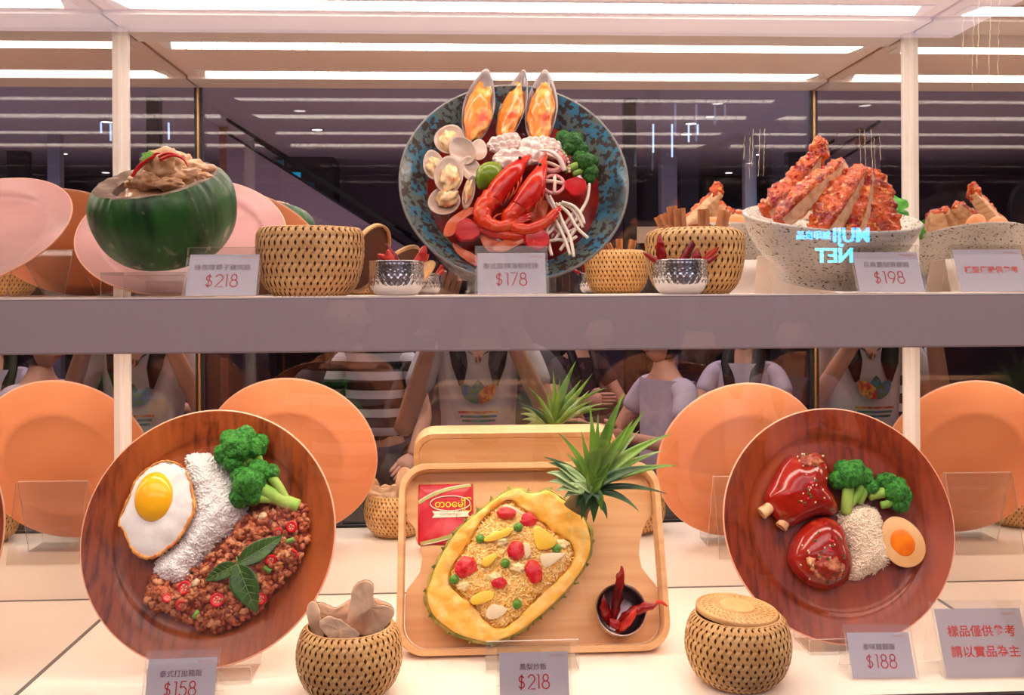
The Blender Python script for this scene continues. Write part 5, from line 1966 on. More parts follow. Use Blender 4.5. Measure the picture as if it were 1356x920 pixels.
def text_mesh(body, size, mat_, parent, M, align='CENTER', extrude=0.00008, bold=0.0, sx=1.0):
    cu = bpy.data.curves.new('lettering', 'FONT')
    cu.body = body
    cu.size = size
    cu.align_x = align
    cu.align_y = 'CENTER'
    cu.extrude = extrude
    cu.offset = bold
    cu.resolution_u = 3
    o = bpy.data.objects.new('lettering', cu)
    COL.objects.link(o)
    dg = bpy.context.evaluated_depsgraph_get()
    me = bpy.data.meshes.new_from_object(o.evaluated_get(dg))
    COL.objects.unlink(o)
    bpy.data.objects.remove(o)
    me.materials.clear()
    me.materials.append(mat_)
    me.transform(Matrix.Scale(sx, 4, (1, 0, 0)))
    r = bpy.data.objects.new('lettering', me)
    COL.objects.link(r)
    r.parent = parent
    r.matrix_local = M
    return r


sc = PT.poly([(553, 639), (629, 638), (628, 722), (551, 725)], HT + 0.002)
scx, scy = sum(p[0] for p in sc) / 4, sum(p[1] for p in sc) / 4
SW, SHh = 0.0735, 0.0790
t = thing('sachet', 'red foil sachet with an oval label standing in the tray corner', 'sachet', PT.frame(scx, scy, HT + 0.0006))
rings = []
for s, z in ((0.02, 0), (1.0, 0), (1.0, 0.0007), (0.95, 0.0010), (0.85, 0.0028), (0.6, 0.0040), (0.3, 0.0044), (0.02, 0.0044)):
    rings.append([(x * s, y * s, z + (0.0004 * noise.noise(Vector((x * s * 120, y * s * 120, 1))) if s < 0.95 else 0)) for x, y in round_rect(SW, SHh, 0.002, 6)])
one(bridge(rings, cap0=True, cap1=True), 'foil_pouch', M_red, t)


def band(pts, w_, z, m, nm):
    P = smooth_path([(x, y, 0) for x, y in pts], 6)
    v, f = [], []
    for i, p in enumerate(P):
        d = (P[min(i + 1, len(P) - 1)] - P[max(i - 1, 0)]).normalized()
        n = Vector((-d.y, d.x, 0)) * w_ / 2
        for q in (p + n, p - n):
            e = min(1, max(0, min((SW / 2 - abs(q.x)) / (SW * 0.18), (SHh / 2 - abs(q.y)) / (SHh * 0.18))))
            v.append((max(-SW / 2, min(SW / 2, q.x)), max(-SHh / 2, min(SHh / 2, q.y)), 0.0012 + z + 0.0034 * min(1, e * 1.3)))
    for i in range(len(P) - 1):
        f.append((2 * i, 2 * i + 1, 2 * i + 3, 2 * i + 2))
    return one((v, f), nm, m, t)


u_, v_ = SW / 2, SHh / 2
band([(-u_, v_ * 0.38), (-u_ * 0.4, v_ * 0.66), (u_ * 0.2, v_ * 0.84), (u_ * 0.92, v_ * 0.96)], 0.0042, 0.0004, M_sgold, 'printed_stripe')
band([(-u_, v_ * 0.44), (-u_ * 0.4, v_ * 0.73), (u_ * 0.2, v_ * 0.90), (u_ * 0.88, v_ * 0.99)], 0.0012, 0.0006, M_cream, 'printed_line')
band([(-u_ * 0.9, -v_ * 0.96), (-u_ * 0.2, -v_ * 0.82), (u_ * 0.4, -v_ * 0.66), (u_, -v_ * 0.46)], 0.0042, 0.0004, M_sgold, 'printed_stripe')
band([(-u_ * 0.8, -v_ * 0.99), (-u_ * 0.2, -v_ * 0.89), (u_ * 0.4, -v_ * 0.74), (u_, -v_ * 0.54)], 0.0012, 0.0006, M_cream, 'printed_line')
ov = []
for k in range(49):
    a = 2 * PI * k / 48
    ov.append((u_ * 0.16 + 0.0265 * math.cos(a), v_ * 0.34 + 0.0098 * math.sin(a), 0.0054))
one(tube(ov, 0.00075, 5), 'oval_outline', M_cream, t)
text_mesh('တဝေမြို့', 0.0125, M_yel, t, Matrix.Translation((u_ * 0.16, v_ * 0.31, 0.0052)), bold=0.0002)
rb = [(-0.024, -0.0045), (0.026, -0.0035), (0.0235, 0.0), (0.026, 0.0035), (-0.024, 0.0045), (-0.021, 0)]
one(prism(ccw([(x + u_ * 0.16, y - v_ * 0.02) for x, y in rb]), 0.0050, 0.0054), 'ribbon', M_cream, t, smooth=False)
text_mesh('လက်ဖက်နှပ်', 0.0052, M_brn, t, Matrix.Translation((u_ * 0.16, -v_ * 0.02, 0.0055)))

# ------------------------------------------------------------------ pineapple half
M_pflesh = mat('pineapple_flesh', (250, 186, 76), 0.35, coat=0.3, vary=[((252, 208, 122), 60, 0.45, 0.62, 5, (1, 1, 1)), ((240, 160, 48), 14, 0.55, 0.70)], bump=(70, 0.7, 0.003))
M_pskin = mat('pineapple_skin', (176, 156, 76), 0.6, vary=[((120, 124, 56), 40, 0.42, 0.6), ((196, 160, 76), 70, 0.58, 0.68)], bump=(60, 0.9, 0.004))
M_pcav = mat('cavity_wall', (244, 186, 70), 0.4, coat=0.2, vary=((232, 160, 44), 40, 0.4, 0.65), bump=(90, 0.8, 0.002))
outer_px = [(686, 646), (698, 652), (712, 652), (724, 648), (738, 655), (757, 669), (770, 682), (779, 697), (783, 714), (780, 735), (772, 752), (758, 772), (742, 790), (725, 806), (708, 820),
            (690, 834), (672, 843), (650, 850), (628, 846), (606, 839), (588, 828), (574, 814), (566, 796), (567, 778), (580, 744), (596, 716), (610, 698), (628, 682), (648, 666), (668, 652)]
cav_px = [(667, 664), (682, 664), (692, 673), (716, 690), (741, 708), (757, 720), (762, 734), (752, 754), (736, 770), (717, 787), (700, 804), (684, 820), (672, 830), (658, 832), (640, 820), (630, 806),
          (612, 790), (596, 774), (594, 762), (603, 744), (618, 722), (634, 694), (650, 676)]
HP = HT + 0.040
x0, y0 = PT.loc(676, 748, HP)
po = ccw([(x - x0, y - y0) for x, y in PT.poly(outer_px, HP)])
pi_ = ccw([(x - x0, y - y0) for x, y in PT.poly(cav_px, HP)])


def polar(poly, n=120):
    """resample an outline by angle so that two outlines can be bridged"""
    poly = smooth_poly(poly, 6)
    out = []
    P = np.array(poly)
    for k in range(n):
        a = 2 * PI * k / n
        d = np.array([math.cos(a), math.sin(a)])
        best = 0
        for i in range(len(P)):
            p, q = P[i], P[(i + 1) % len(P)]
            e = q - p
            den = d[0] * e[1] - d[1] * e[0]
            if abs(den) < 1e-12:
                continue
            s = (p[0] * e[1] - p[1] * e[0]) / den
            u = (p[0] * d[1] - p[1] * d[0]) / den
            if 0 <= u <= 1 and s > best:
                best = s
        out.append((d[0] * best, d[1] * best))
    return out


po, pi_ = polar(po), polar(pi_)
pine = thing('pineapple_half', 'hollowed pineapple half with a spiky green crown, lying in the bamboo tray', 'pineapple', PT.frame(x0, y0, HP))
n = len(po)


def lerp2(a, b, t):
    return (a[0] + (b[0] - a[0]) * t, a[1] + (b[1] - a[1]) * t)


rings = []
for tt in (0.0, 0.06, 0.15, 0.3, 0.45, 0.6, 0.75, 0.88, 0.96, 1.0):
    row = []
    for k in range(n):
        x, y = lerp2(po[k], pi_[k], tt)
        if tt > 0.97:
            j_ = 1 + 0.05 * noise.noise(Vector((k * 0.35, 3, 1)))
            x, y = x * j_, y * j_
        z = 0.0030 * math.sin(PI * tt) ** 0.5 + 0.0034 * noise.noise(Vector((x * 80, y * 80, 2))) + 0.0016 * noise.noise(Vector((x * 260, y * 260, 2))) - (0.003 if tt == 0 else 0) - (0.002 if tt == 1 else 0)
        row.append((x, y, z))
    rings.append(row)
one(bridge(rings), 'flesh', M_pflesh, pine)
rings = [[(x, y, -0.001) for x, y in pi_], [(x * 0.95, y * 0.95, -0.010) for x, y in pi_], [(x * 0.88, y * 0.88, -0.016) for x, y in pi_]]
one(bridge(rings), 'cavity', M_pcav, pine)
# skin: bulging shell with rows of eyes
rings = []
for i in range(17):
    u = i / 16
    zz = -0.0025 - 0.034 * u
    sc_ = math.sqrt(max(0.0, 1 - (0.9 * u) ** 2.6))
    row = []
    for k in range(n):
        x, y = po[k]
        a = 2 * PI * k / n
        e = abs(math.sin(a * 13 + (i // 4) * PI / 2)) * abs(math.sin(PI * ((u * 4) % 1)))
        bmp = 1.003 + min(1, u * 5) * (0.022 + 0.045 * e) + 0.008 * noise.noise(Vector((x * 100, y * 100, u * 6)))
        row.append((x * sc_ * bmp, y * sc_ * bmp, zz))
    rings.append(row)
one(bridge(rings, cap1=True), 'rind', M_pskin, pine)
# little horny scales along the rind
mb = MB()
rg = random.Random(4)
for i in range(3):
    for k in range(0, n, 5):
        kk = (k + 2 * i) % n
        x, y = po[kk]
        L = math.hypot(x, y)
        d = Vector((x / L, y / L, 0))
        u = 0.08 + i * 0.27
        s_ = math.sqrt(max(0.0, 1 - (0.9 * u) ** 2.6)) * 1.02
        p = Vector((x * s_, y * s_, -0.003 - 0.034 * u))
        w_ = Vector((-d.y, d.x, 0)) * 0.0035
        mb.add(([p - w_, p + w_, p + Vector((0, 0, -0.005)), p + d * rg.uniform(0.004, 0.007) + Vector((0, 0, 0.002))], [(0, 1, 3), (1, 2, 3), (2, 0, 3)]))
mb.build('eye_scale', M_pskin, pine)['kind'] = 'stuff'

# fried rice
M_fr1 = mat('fried_rice', (252, 210, 128), 0.4, coat=0.3)
M_fr2 = mat('fried_rice_brown', (240, 182, 88), 0.4, coat=0.3)
M_fr3 = mat('fried_rice_light', (254, 228, 168), 0.4, coat=0.3)
rp_ = [(x * 0.97, y * 0.97) for x, y in pi_]
vf, hfr = heap(rp_, 0.013, 0.03, 0.004, z0=-0.008, amp=0.15, seed=31)
mb = MB()
mb.add(vf, 1)
scatter(mb, rp_, hfr, 2300, 0.0040, 0.0014, 0, seed=33, mats=[0, 0, 0, 1, 2], tilt=0.5)
o = mb.build('fried_rice', [M_fr1, M_fr2, M_fr3], None, PT.frame(x0, y0, HP))
tag(o, 'golden fried rice filling the pineapple half', 'rice', kind='stuff')


def fr_at(px_, py_, dz=0.003):
    a = PT.loc(px_, py_, HP + 0.004)
    z = hfr(a[0] - x0, a[1] - y0)
    return PT.frame(a[0], a[1], HP + z + dz)


M_saus = mat('red_sausage', (206, 30, 44), 0.25, coat=0.5, vary=((226, 70, 60), 90, 0.48, 0.6), bump=(150, 0.9, 0.002))
for k, (cx, cy, rx, ry, ang, lab) in enumerate([(671, 680, 13, 8, -5, 'red sausage piece at the very top of the fried rice'), (700, 688, 11, 10, 15, 'red sausage piece beside the topmost one'),
                                               (683, 729, 12, 12, 0, 'round red sausage piece near the middle of the rice'), (617, 751, 15, 13, 30, 'large red sausage piece at the left of the rice'),
                                               (707, 757, 11, 15, 20, 'oval red sausage slice right of the middle'), (661, 772, 10, 7, 0, 'half-buried red sausage piece in the lower middle')]):
    s = 1.20 / F
    o = one(blob((0, 0, 0.001), (rx * s, ry * s, 0.0055), 4, 0.18, 1.8, k * 5, amp2=0.10, freq2=8, rot=Matrix.Rotation(math.radians(ang), 4, 'Z')), 'sausage_piece', M_saus, None, fr_at(cx, cy, 0.002))
    tag(o, lab, 'sausage', 'red sausage pieces in the fried rice')
M_pea = mat('green_pea', (98, 150, 50), 0.28, coat=0.5, vary=((70, 122, 40), 60, 0.4, 0.6))
for k, (cx, cy, lab) in enumerate([(686, 698, 'green pea below the two top sausage pieces'), (636, 713, 'bright green pea at the upper left of the rice'), (737, 726, 'green pea at the right edge of the rice'),
                                   (669, 746, 'green pea left of the oval sausage slice'), (601, 767, 'green pea at the left edge beside the large sausage piece'), (685, 800, 'green pea near the lower end of the rice')]):
    o = one(blob((0, 0, 0.002), (0.0062, 0.0060, 0.0058), 3, 0.08, 2, k), 'green_pea', M_pea, None, fr_at(cx, cy, 0.001))
    tag(o, lab, 'pea', 'green peas in the fried rice')
M_pchunk = mat('pineapple_chunk', (250, 206, 78), 0.3, coat=0.4, vary=((246, 186, 50), 20, 0.4, 0.65))


def chunk(pts, m, nm, lab, cat, group, th=0.006, hgt=0.001):
    """cut piece lying on the fried rice, outline in photo pixels"""
    pl = PT.poly(pts, HP + 0.006)
    cx, cy = sum(p[0] for p in pl) / len(pl), sum(p[1] for p in pl) / len(pl)
    poly = ccw(smooth_poly([(x - cx, y - cy) for x, y in pl], 2))
    z = hfr(cx - x0, cy - y0)
    o = one(prism(poly, 0, th, 0.0012), nm, m, None, PT.frame(cx, cy, HP + z + hgt) @ Matrix.Rotation(0.12, 4, 'X'))
    sharp(o, 50)
    return tag(o, lab, cat, group)


g = 'pineapple chunks in the fried rice'
chunk([(706, 700), (716, 698), (736, 714), (732, 724), (714, 728), (708, 718)], M_pchunk, 'pineapple_chunk', 'large pineapple chunk at the upper right of the rice', 'pineapple', g, 0.008)
chunk([(644, 710), (672, 699), (679, 701), (672, 710), (654, 716), (642, 717)], M_pchunk, 'pineapple_chunk', 'long pineapple chunk left of the top peas', 'pineapple', g, 0.006)
chunk([(624, 790), (640, 782), (655, 784), (650, 794), (632, 800), (624, 798)], M_pchunk, 'pineapple_chunk', 'pineapple chunk at the lower left of the rice', 'pineapple', g, 0.007)
chunk([(640, 740), (656, 732), (658, 738), (646, 750), (638, 748)], M_pchunk, 'pineapple_chunk', 'small pineapple strip above the large sausage piece', 'pineapple', g, 0.006)
M_onion = mat('onion_piece', (246, 220, 180), 0.22, coat=0.5, sss=0.3)
g = 'onion pieces in the fried rice'
chunk([(665, 668), (676, 668), (694, 678), (698, 684), (688, 680), (668, 672)], M_onion, 'onion_piece', 'curved onion strip above the top sausage pieces', 'onion', g, 0.003)
chunk([(694, 718), (701, 722), (703, 734), (697, 740), (694, 732)], M_onion, 'onion_piece', 'narrow onion piece right of the round sausage piece', 'onion', g, 0.003)
chunk([(717, 733), (746, 732), (750, 733), (736, 744), (722, 752), (716, 744)], M_onion, 'onion_piece', 'broad onion piece below the right pea', 'onion', g, 0.003)
chunk([(648, 802), (658, 800), (672, 806), (664, 816), (650, 820), (643, 814)], M_onion, 'onion_piece', 'square onion piece near the lower end of the rice', 'onion', g, 0.003)
M_eggb = mat('scrambled_egg', (250, 226, 164), 0.35, coat=0.2)
for k, (cx, cy, lab) in enumerate([(686, 752, 'scrambled egg crumb right of the middle pea'), (615, 775, 'scrambled egg crumb at the left of the rice'), (744, 720, 'scrambled egg strand at the right edge of the rice'),
                                   (655, 765, 'scrambled egg crumb in the lower middle'), (664, 716, 'scrambled egg crumb above the round sausage piece')]):
    o = one(blob((0, 0, 0.001), (0.0085, 0.0055, 0.0040), 3, 0.7, 2.2, k * 2.3 + 7), 'egg_crumb', M_eggb, None, fr_at(cx, cy, 0.001))
    tag(o, lab, 'egg', 'scrambled egg in the fried rice')

# pineapple crown
M_pl = mat('crown_leaf', (106, 142, 48), 0.4, coat=0.3, vary=((64, 104, 34), 26, 0.42, 0.65, 4, (1, 0.3, 1)))
M_pl2 = mat('crown_leaf_pale', (150, 172, 116), 0.45, coat=0.2, vary=((92, 124, 66), 26, 0.42, 0.65, 4, (1, 0.3, 1)))
M_pl3 = mat('crown_leaf_dark', (52, 92, 44), 0.4, coat=0.3, vary=((40, 66, 36), 30, 0.42, 0.65))
M_core = mat('crown_base', (120, 96, 56), 0.7, bump=(80, 0.8, 0.003))


def blade(base, tip, wd, bend, m, parent, origin, Yb, Yt, n=12):
    """long pointed crown leaf from its base to its tip, keeled along the middle"""
    A, B = at(base[0], base[1], Yb) - origin, at(tip[0], tip[1], Yt) - origin
    C = (A + B) / 2 + Vector(bend)
    face = Vector((0.15, -0.8, 0.6))
    v, f = [], []
    for i in range(n + 1):
        u = i / n
        p = A * (1 - u) ** 2 + C * 2 * u * (1 - u) + B * u * u
        d = ((C - A) * (1 - u) + (B - C) * u).normalized()
        x = d.cross(face).normalized()
        z = x.cross(d).normalized()
        k = (0.75 + 0.5 * math.sin(PI * min(1, u * 1.3)) * 0.6) * (1 - u ** 2.2) + 0.02
        w_ = wd * k
        v += [p - x * w_ + z * w_ * 0.45, p - x * w_ * 0.5 + z * w_ * 0.12, p, p + x * w_ * 0.5 + z * w_ * 0.12, p + x * w_ + z * w_ * 0.45]
        v += [q - z * 0.0006 for q in v[-5:]]
    for i in range(n):
        a, b = i * 10, (i + 1) * 10
        for j in range(4):
            f.append((a + j, a + j + 1, b + j + 1, b + j))
            f.append((a + 5 + j, b + 5 + j, b + 6 + j, a + 6 + j))
        f.append((a, b, b + 5, a + 5))
        f.append((a + 4, a + 9, b + 9, b + 4))
    return one((v, f), 'leaf', m, parent)


co = at(776, 652, 0.150)
crown = one(tube([at(762, 676, 0.150) - co, at(770, 662, 0.150) - co, at(780, 646, 0.152) - co, at(790, 632, 0.156) - co], [0.018, 0.016, 0.010, 0.002], 16, 0.9), 'crown', M_core, pine,
            PT.frame(x0, y0, HP).inverted() @ Matrix.Translation(co))
BL = [
    ((786, 632), (827, 519), 9.5, (-0.006, 0, 0.002), 0, .150, .150), ((784, 634), (781, 536), 6.0, (0.004, 0, 0.004), 0, .152, .160),
    ((790, 630), (855, 541), 7.5, (0.000, 0, -0.004), 0, .154, .160), ((790, 632), (838, 556), 9.5, (-0.002, 0, 0), 0, .146, .146),
    ((792, 636), (890, 574), 8.5, (-0.004, 0, 0.012), 0, .146, .135), ((792, 640), (897, 616), 7.5, (0.000, 0, 0.010), 0, .142, .130),
    ((792, 642), (862, 618), 8.0, (0.000, 0, 0.010), 2, .138, .124), ((790, 648), (884, 654), 5.0, (0.000, 0, 0.012), 2, .140, .125),
    ((788, 650), (846, 677), 5.5, (0.008, 0, 0.010), 2, .138, .122), ((786, 654), (804, 687), 5.5, (0.006, 0, 0.000), 2, .136, .128),
    ((782, 640), (739, 573), 6.0, (0.006, 0, 0.008), 0, .150, .142), ((778, 644), (721, 605), 6.5, (0.002, 0, 0.010), 2, .148, .136),
    ((784, 636), (770, 570), 5.0, (-0.002, 0, 0.004), 0, .154, .158), ((784, 636), (792, 548), 5.5, (0.003, 0, 0.006), 0, .158, .168),
    ((794, 634), (864, 602), 7.0, (0.002, 0, 0.006), 0, .152, .150), ((796, 634), (846, 570), 6.0, (-0.006, 0, -0.002), 1, .158, .170),
    ((776, 646), (726, 612), 8.5, (-0.002, 0, 0.012), 1, .142, .138), ((774, 648), (724, 626), 9.5, (-0.004, 0, 0.012), 1, .140, .134),
    ((772, 650), (728, 638), 9.0, (-0.004, 0, 0.010), 1, .138, .132), ((774, 652), (736, 650), 8.0, (-0.002, 0, 0.010), 1, .134, .130),
    ((778, 650), (746, 660), 7.0, (-0.004, 0, 0.008), 1, .132, .132), ((782, 652), (770, 688), 7.0, (-0.004, 0, 0.002), 2, .132, .130),
    ((784, 652), (786, 692), 7.5, (0.002, 0, 0.000), 2, .132, .130), ((780, 654), (762, 672), 7.0, (-0.002, 0, 0.004), 2, .134, .134),
    ((788, 650), (796, 676), 6.5, (0.004, 0, 0.002), 0, .132, .128), ((792, 640), (880, 596), 5.0, (0.002, 0, 0.012), 1, .156, .160),
    ((782, 650), (760, 640), 7.0, (-0.002, 0, 0.006), 1, .128, .122), ((782, 650), (776, 668), 7.0, (-0.002, 0, 0.004), 2, .128, .122),
    ((784, 650), (800, 632), 7.5, (0.002, 0, 0.004), 0, .130, .122), ((784, 650), (778, 622), 7.0, (-0.002, 0, 0.004), 0, .130, .126),
    ((784, 652), (794, 664), 7.0, (0.002, 0, 0.004), 2, .130, .122), ((786, 648), (808, 612), 8.0, (0.003, 0, 0.004), 0, .134, .124),
    ((784, 630), (806, 560), 7.0, (0.000, 0, 0.000), 0, .144, .140), ((780, 638), (760, 590), 5.5, (0.000, 0, 0.004), 1, .160, .175),
    ((790, 636), (850, 586), 6.5, (0.000, 0, 0.008), 0, .160, .178), ((782, 640), (750, 600), 5.5, (0.000, 0, 0.006), 0, .160, .176)]
for b, tp, wd, bend, mi, Yb, Yt in BL:
    blade(b, tp, wd * 1.17 / F * 0.95, bend, (M_pl, M_pl2, M_pl3)[mi], crown, co, Yb, Yt)

# cup of chillies standing on the leaning tray
hC = HT
cx, cy = PT.loc(818, 812, HT + 0.004)
Mcup = PT.frame(cx, cy, HT + 0.0008) @ Matrix.Rotation(math.radians(-6), 4, 'X')
cup('silver cup of dried chillies fixed to the bamboo tray', Mcup, 0.0315, 0.036)
for lab, a, b, h0, h1, bend, r, m in [
        ('tall dark chilli standing in the tray cup', (812, 822), (824, 748), 0.02, 0.040, (0, 0, 0.002), 0.0066, M_chili),
        ('chilli with a hooked stalk poking right out of the tray cup', (820, 822), (872, 800), 0.022, 0.046, (0, 0.004, 0.004), 0.0066, M_chili),
        ('short dark chilli at the left of the tray cup', (806, 826), (799, 788), 0.022, 0.040, (-0.001, 0, 0.002), 0.0068, M_chili),
        ('twisted orange-red chilli at the front of the tray cup', (816, 836), (842, 805), 0.026, 0.046, (0.002, -0.002, 0.005), 0.0055, M_chili2),
        ('small chilli lying lowest in the tray cup', (824, 832), (806, 820), 0.028, 0.034, (0, 0, 0.003), 0.0065, M_chili),
        ('thin red chilli crossing the right edge of the tray cup', (868, 800), (884, 803), 0.046, 0.044, (0, 0.004, 0.002), 0.0026, M_chili2)]:
    A = PT.loc(a[0], a[1], HT + h0)
    B = PT.loc(b[0], b[1], HT + h1)
    chilli(lab, (0, 0, 0), (B[0] - A[0], B[1] - A[1], h1 - h0), bend, r, PT.frame(A[0], A[1], HT + h0), m=m)

# ------------------------------------------------------------------ price cards
M_card = mat('card_paper', (196, 188, 198), 0.6)
M_cardB = mat('card_paper_grey', (196, 184, 188), 0.6)
M_txt = mat('card_text', (96, 62, 80), 0.6)
M_num = mat('price_red', (186, 44, 40), 0.55)
M_org = mat('notice_orange', (214, 58, 26), 0.55)
M_brand = mat('brand_tint', (206, 150, 136), 0.6)


def arc(cx, cy, rx, ry, a0, a1, n=14):
    return [(cx + rx * math.cos(math.radians(a0 + (a1 - a0) * k / n)), cy + ry * math.sin(math.radians(a0 + (a1 - a0) * k / n))) for k in range(n + 1)]


GL = {
    '$': (0.62, [arc(0.30, 0.70, 0.19, 0.19, 20, 270, 16) + arc(0.30, 0.29, 0.22, 0.22, 90, -160, 16), [(0.34, 1.04), (0.26, -0.06)]]),
    '1': (0.36, [[(0.02, 0.97), (0.20, 1.0), (0.20, 0.0)]]),
    '2': (0.66, [arc(0.32, 0.70, 0.27, 0.28, 165, -35, 16) + [(0.03, 0.0), (0.62, 0.0)]]),
    '5': (0.64, [[(0.54, 1.0), (0.16, 1.0), (0.09, 0.56)] + arc(0.28, 0.32, 0.29, 0.32, 130, -150, 18)]),
    '7': (0.62, [[(0.02, 1.0), (0.58, 1.0), (0.14, 0.0)]]),
    '8': (0.68, [arc(0.32, 0.76, 0.21, 0.23, -90, 270, 22), arc(0.32, 0.27, 0.28, 0.27, 90, 450, 24)]),
    '9': (0.68, [arc(0.32, 0.68, 0.29, 0.30, 0, 360, 24), [(0.60, 0.62), (0.52, 0.36), (0.26, 0.0)]]),
}


def digits(s, h, parent, M):
    mb = MB()
    x = 0.0
    segs = []
    for ch in s:
        wd, st = GL[ch]
        for line in st:
            segs.append([((x + p[0]) * h * 0.94, (p[1] - 0.5) * h) for p in line])
        x += wd + (0.16 if ch == '$' else 0.06)
    tot = x * h * 0.94
    hw_ = h * 0.046
    for line in segs:
        P = [Vector((p[0] - tot / 2, p[1], 0)) for p in line]
        v, f = [], []
        for i, p in enumerate(P):
            d = (P[min(i + 1, len(P) - 1)] - P[max(i - 1, 0)]).normalized()
            n = Vector((-d.y, d.x, 0)) * hw_
            v += [p + n, p - n, p + n + Vector((0, 0, 0.00012)), p - n + Vector((0, 0, 0.00012))]
        for i in range(len(P) - 1):
            a, b = 4 * i, 4 * i + 4
            f += [(a + 2, a + 3, b + 3, b + 2), (a, a + 2, b + 2, b), (a + 1, b + 1, b + 3, a + 3)]
        mb.add((v, f))
    return mb.build('price_digits', M_num, parent, M, smooth=False)


def price_card(label, px_, Y, z, name_, price, wd=0.082, hg=0.0555, lean=22, yaw=0.0, name_size=0.0078, lines=None, cm=None):
    p = at(px_, 500, Y)
    L = math.radians(lean)
    M0 = Matrix.Translation((p.x, Y, z)) @ Matrix.Rotation(yaw, 4, 'Z')
    t = thing('price_card', label, 'price card', M0, 'price cards in clear holders')
    Lh = hg / math.cos(L)
    mb = MB()
    sheet_path(mb, [(0.0, 0.0015), (math.sin(L) * Lh, hg)], wd, 0.0012)
    sheet_path(mb, [(0.0030, 0.0015), (0.0030 + math.sin(L) * Lh, hg), (0.0060 + math.sin(L) * Lh + 0.012, 0.0015)], wd, 0.0012)
    mb.build('clear_holder', [M_hold, M_acre], t, smooth=False)
    # card plane: a frame leaning like the holder, between its two sheets
    C = Matrix.Translation((0, 0.0014, 0)) @ Matrix.Rotation(PI / 2 - L, 4, 'X')
    ch = Lh * (0.83 if not lines else 0.88)
    cw = wd * 0.93
    c_ = Matrix.Translation((0, ch / 2 + 0.0020, 0))
    one(box((0, 0, 0), (cw, ch, 0.0005)), 'card', cm or M_card, t, C @ c_, smooth=False)
    up = C @ c_ @ Matrix.Translation((0, 0, 0.0004))
    if lines:
        for k, (s, sz, yy) in enumerate(lines):
            text_mesh(s, sz, M_org, t, up @ Matrix.Translation((0, yy, 0)), bold=0.00022)
    else:
        text_mesh(name_, name_size, M_txt, t, up @ Matrix.Translation((-0.001, ch * 0.17, 0)), bold=0.0)
        digits(price, 0.0150, t, up @ Matrix.Translation((0.0, -ch * 0.14, 0)))
    text_mesh('MoreRice', 0.0046, M_brand, t, up @ Matrix.Translation((cw * 0.34, ch * 0.42, 0)))
    return t


price_card('clear-held price card reading $218 below the green coconut', 292, 0.020, SH_T, '綠咖哩椰子雞肉飯', '$218', lean=24)
price_card('clear-held price card reading $178 in front of the blue seafood bowl', 679, 0.016, SH_T, '泰式酸辣海鮮粄條', '$178', lean=20)
price_card('clear-held price card reading $198 in front of the stoneware bowl', 1184, 0.022, SH_T, '巨無霸椒麻雞飯', '$198', lean=24, yaw=0.02)
price_card('notice card with one line of orange writing, upper shelf far right', 1322, 0.022, SH_T, '', '', wd=0.088, lean=24, lines=[('模型僅提供參考', 0.0092, 0.0)])
price_card('clear-held price card reading $158 under the left wooden plate', 234, 0.030, 0.0, '泰式打拋豬飯', '$158', lean=22, yaw=0.03, wd=0.081)
price_card('clear-held price card reading $218 in front of the bamboo tray', 706, 0.026, 0.0, '鳳梨炒飯', '$218', lean=20, wd=0.084)
price_card('clear-held price card reading $188 under the right wooden plate', 1170, 0.058, 0.0, '泰味豬腳飯', '$188', lean=24, yaw=-0.04, wd=0.080)
price_card('larger notice card with two lines of orange writing, lower right corner', 1311, 0.052, 0.0, '', '', wd=0.112, hg=0.080, lean=24, yaw=-0.03,
           lines=[('樣品僅供參考', 0.0138, 0.012), ('請以實品為主', 0.0138, -0.011)], cm=M_cardB)
# clear lip that holds the tray
p = at(703, 500, 0.105)
t = thing('acrylic_easel', 'clear acrylic easel whose front lip holds the bamboo tray', 'stand', Matrix.Translation((p.x, 0.0, 0.0)), 'clear acrylic stands')
mb = MB()
sheet_path(mb, [(0.100, 0.040), (0.104, 0.0015), (0.150, 0.0015)], 0.112, 0.003)
mb.build('bent_sheet', [M_acr, M_acre], t, smooth=False)
mb = MB()
sheet_path(mb, [(0.245, 0.0015), (0.262, 0.12), (0.305, 0.0015)], 0.112, 0.003)
mb.build('rear_leg', [M_acr, M_acre], t, smooth=False)
# pale beaded streaks on the pane
M_streak = mat('pale_streak', (255, 240, 200), 0.4)
t = thing('pale_streaks', 'pale beaded streaks on the glass at the upper right corner', 'streaks', Matrix.Translation(at(1300, 60, 0.0)))
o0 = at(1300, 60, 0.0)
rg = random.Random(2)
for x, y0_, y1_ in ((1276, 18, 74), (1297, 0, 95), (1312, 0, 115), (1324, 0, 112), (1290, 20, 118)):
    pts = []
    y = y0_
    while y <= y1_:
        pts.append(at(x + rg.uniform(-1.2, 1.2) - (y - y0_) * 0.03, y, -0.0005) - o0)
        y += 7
    one(tube(pts, [rg.uniform(0.00012, 0.0005) for _ in pts], 6), 'streak', M_streak, t)

# ------------------------------------------------------------------ the hall outside (seen in the mirrors and in the pane)
FZ = -0.95
CZ = 1.86
M_hfloor = mat('hall_floor', (120, 104, 104), 0.25, coat=0.3)
M_hceil = mat('hall_ceiling', (150, 128, 142), 0.7)
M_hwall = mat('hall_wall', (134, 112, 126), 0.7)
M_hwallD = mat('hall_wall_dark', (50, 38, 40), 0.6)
M_hcol = mat('hall_column', (150, 134, 150), 0.5)
M_rust = mat('rust_column', (160, 96, 80), 0.5)
M_blk = mat('black_metal', (22, 20, 24), 0.35)
sbox('floor_hall', (0, -4.75, FZ - 0.05), (14, 9.5, 0.1), M_hfloor)
sbox('ceiling_hall', (0, -4.9, CZ + 0.05), (14, 9.2, 0.1), M_hceil)
sbox('wall_far', (0, -9.55, 0.45), (14, 0.1, 3.0), M_hwall)
sbox('wall_hall_left', (-7.05, -4.8, 0.45), (0.1, 9.6, 3.0), M_hwallD)
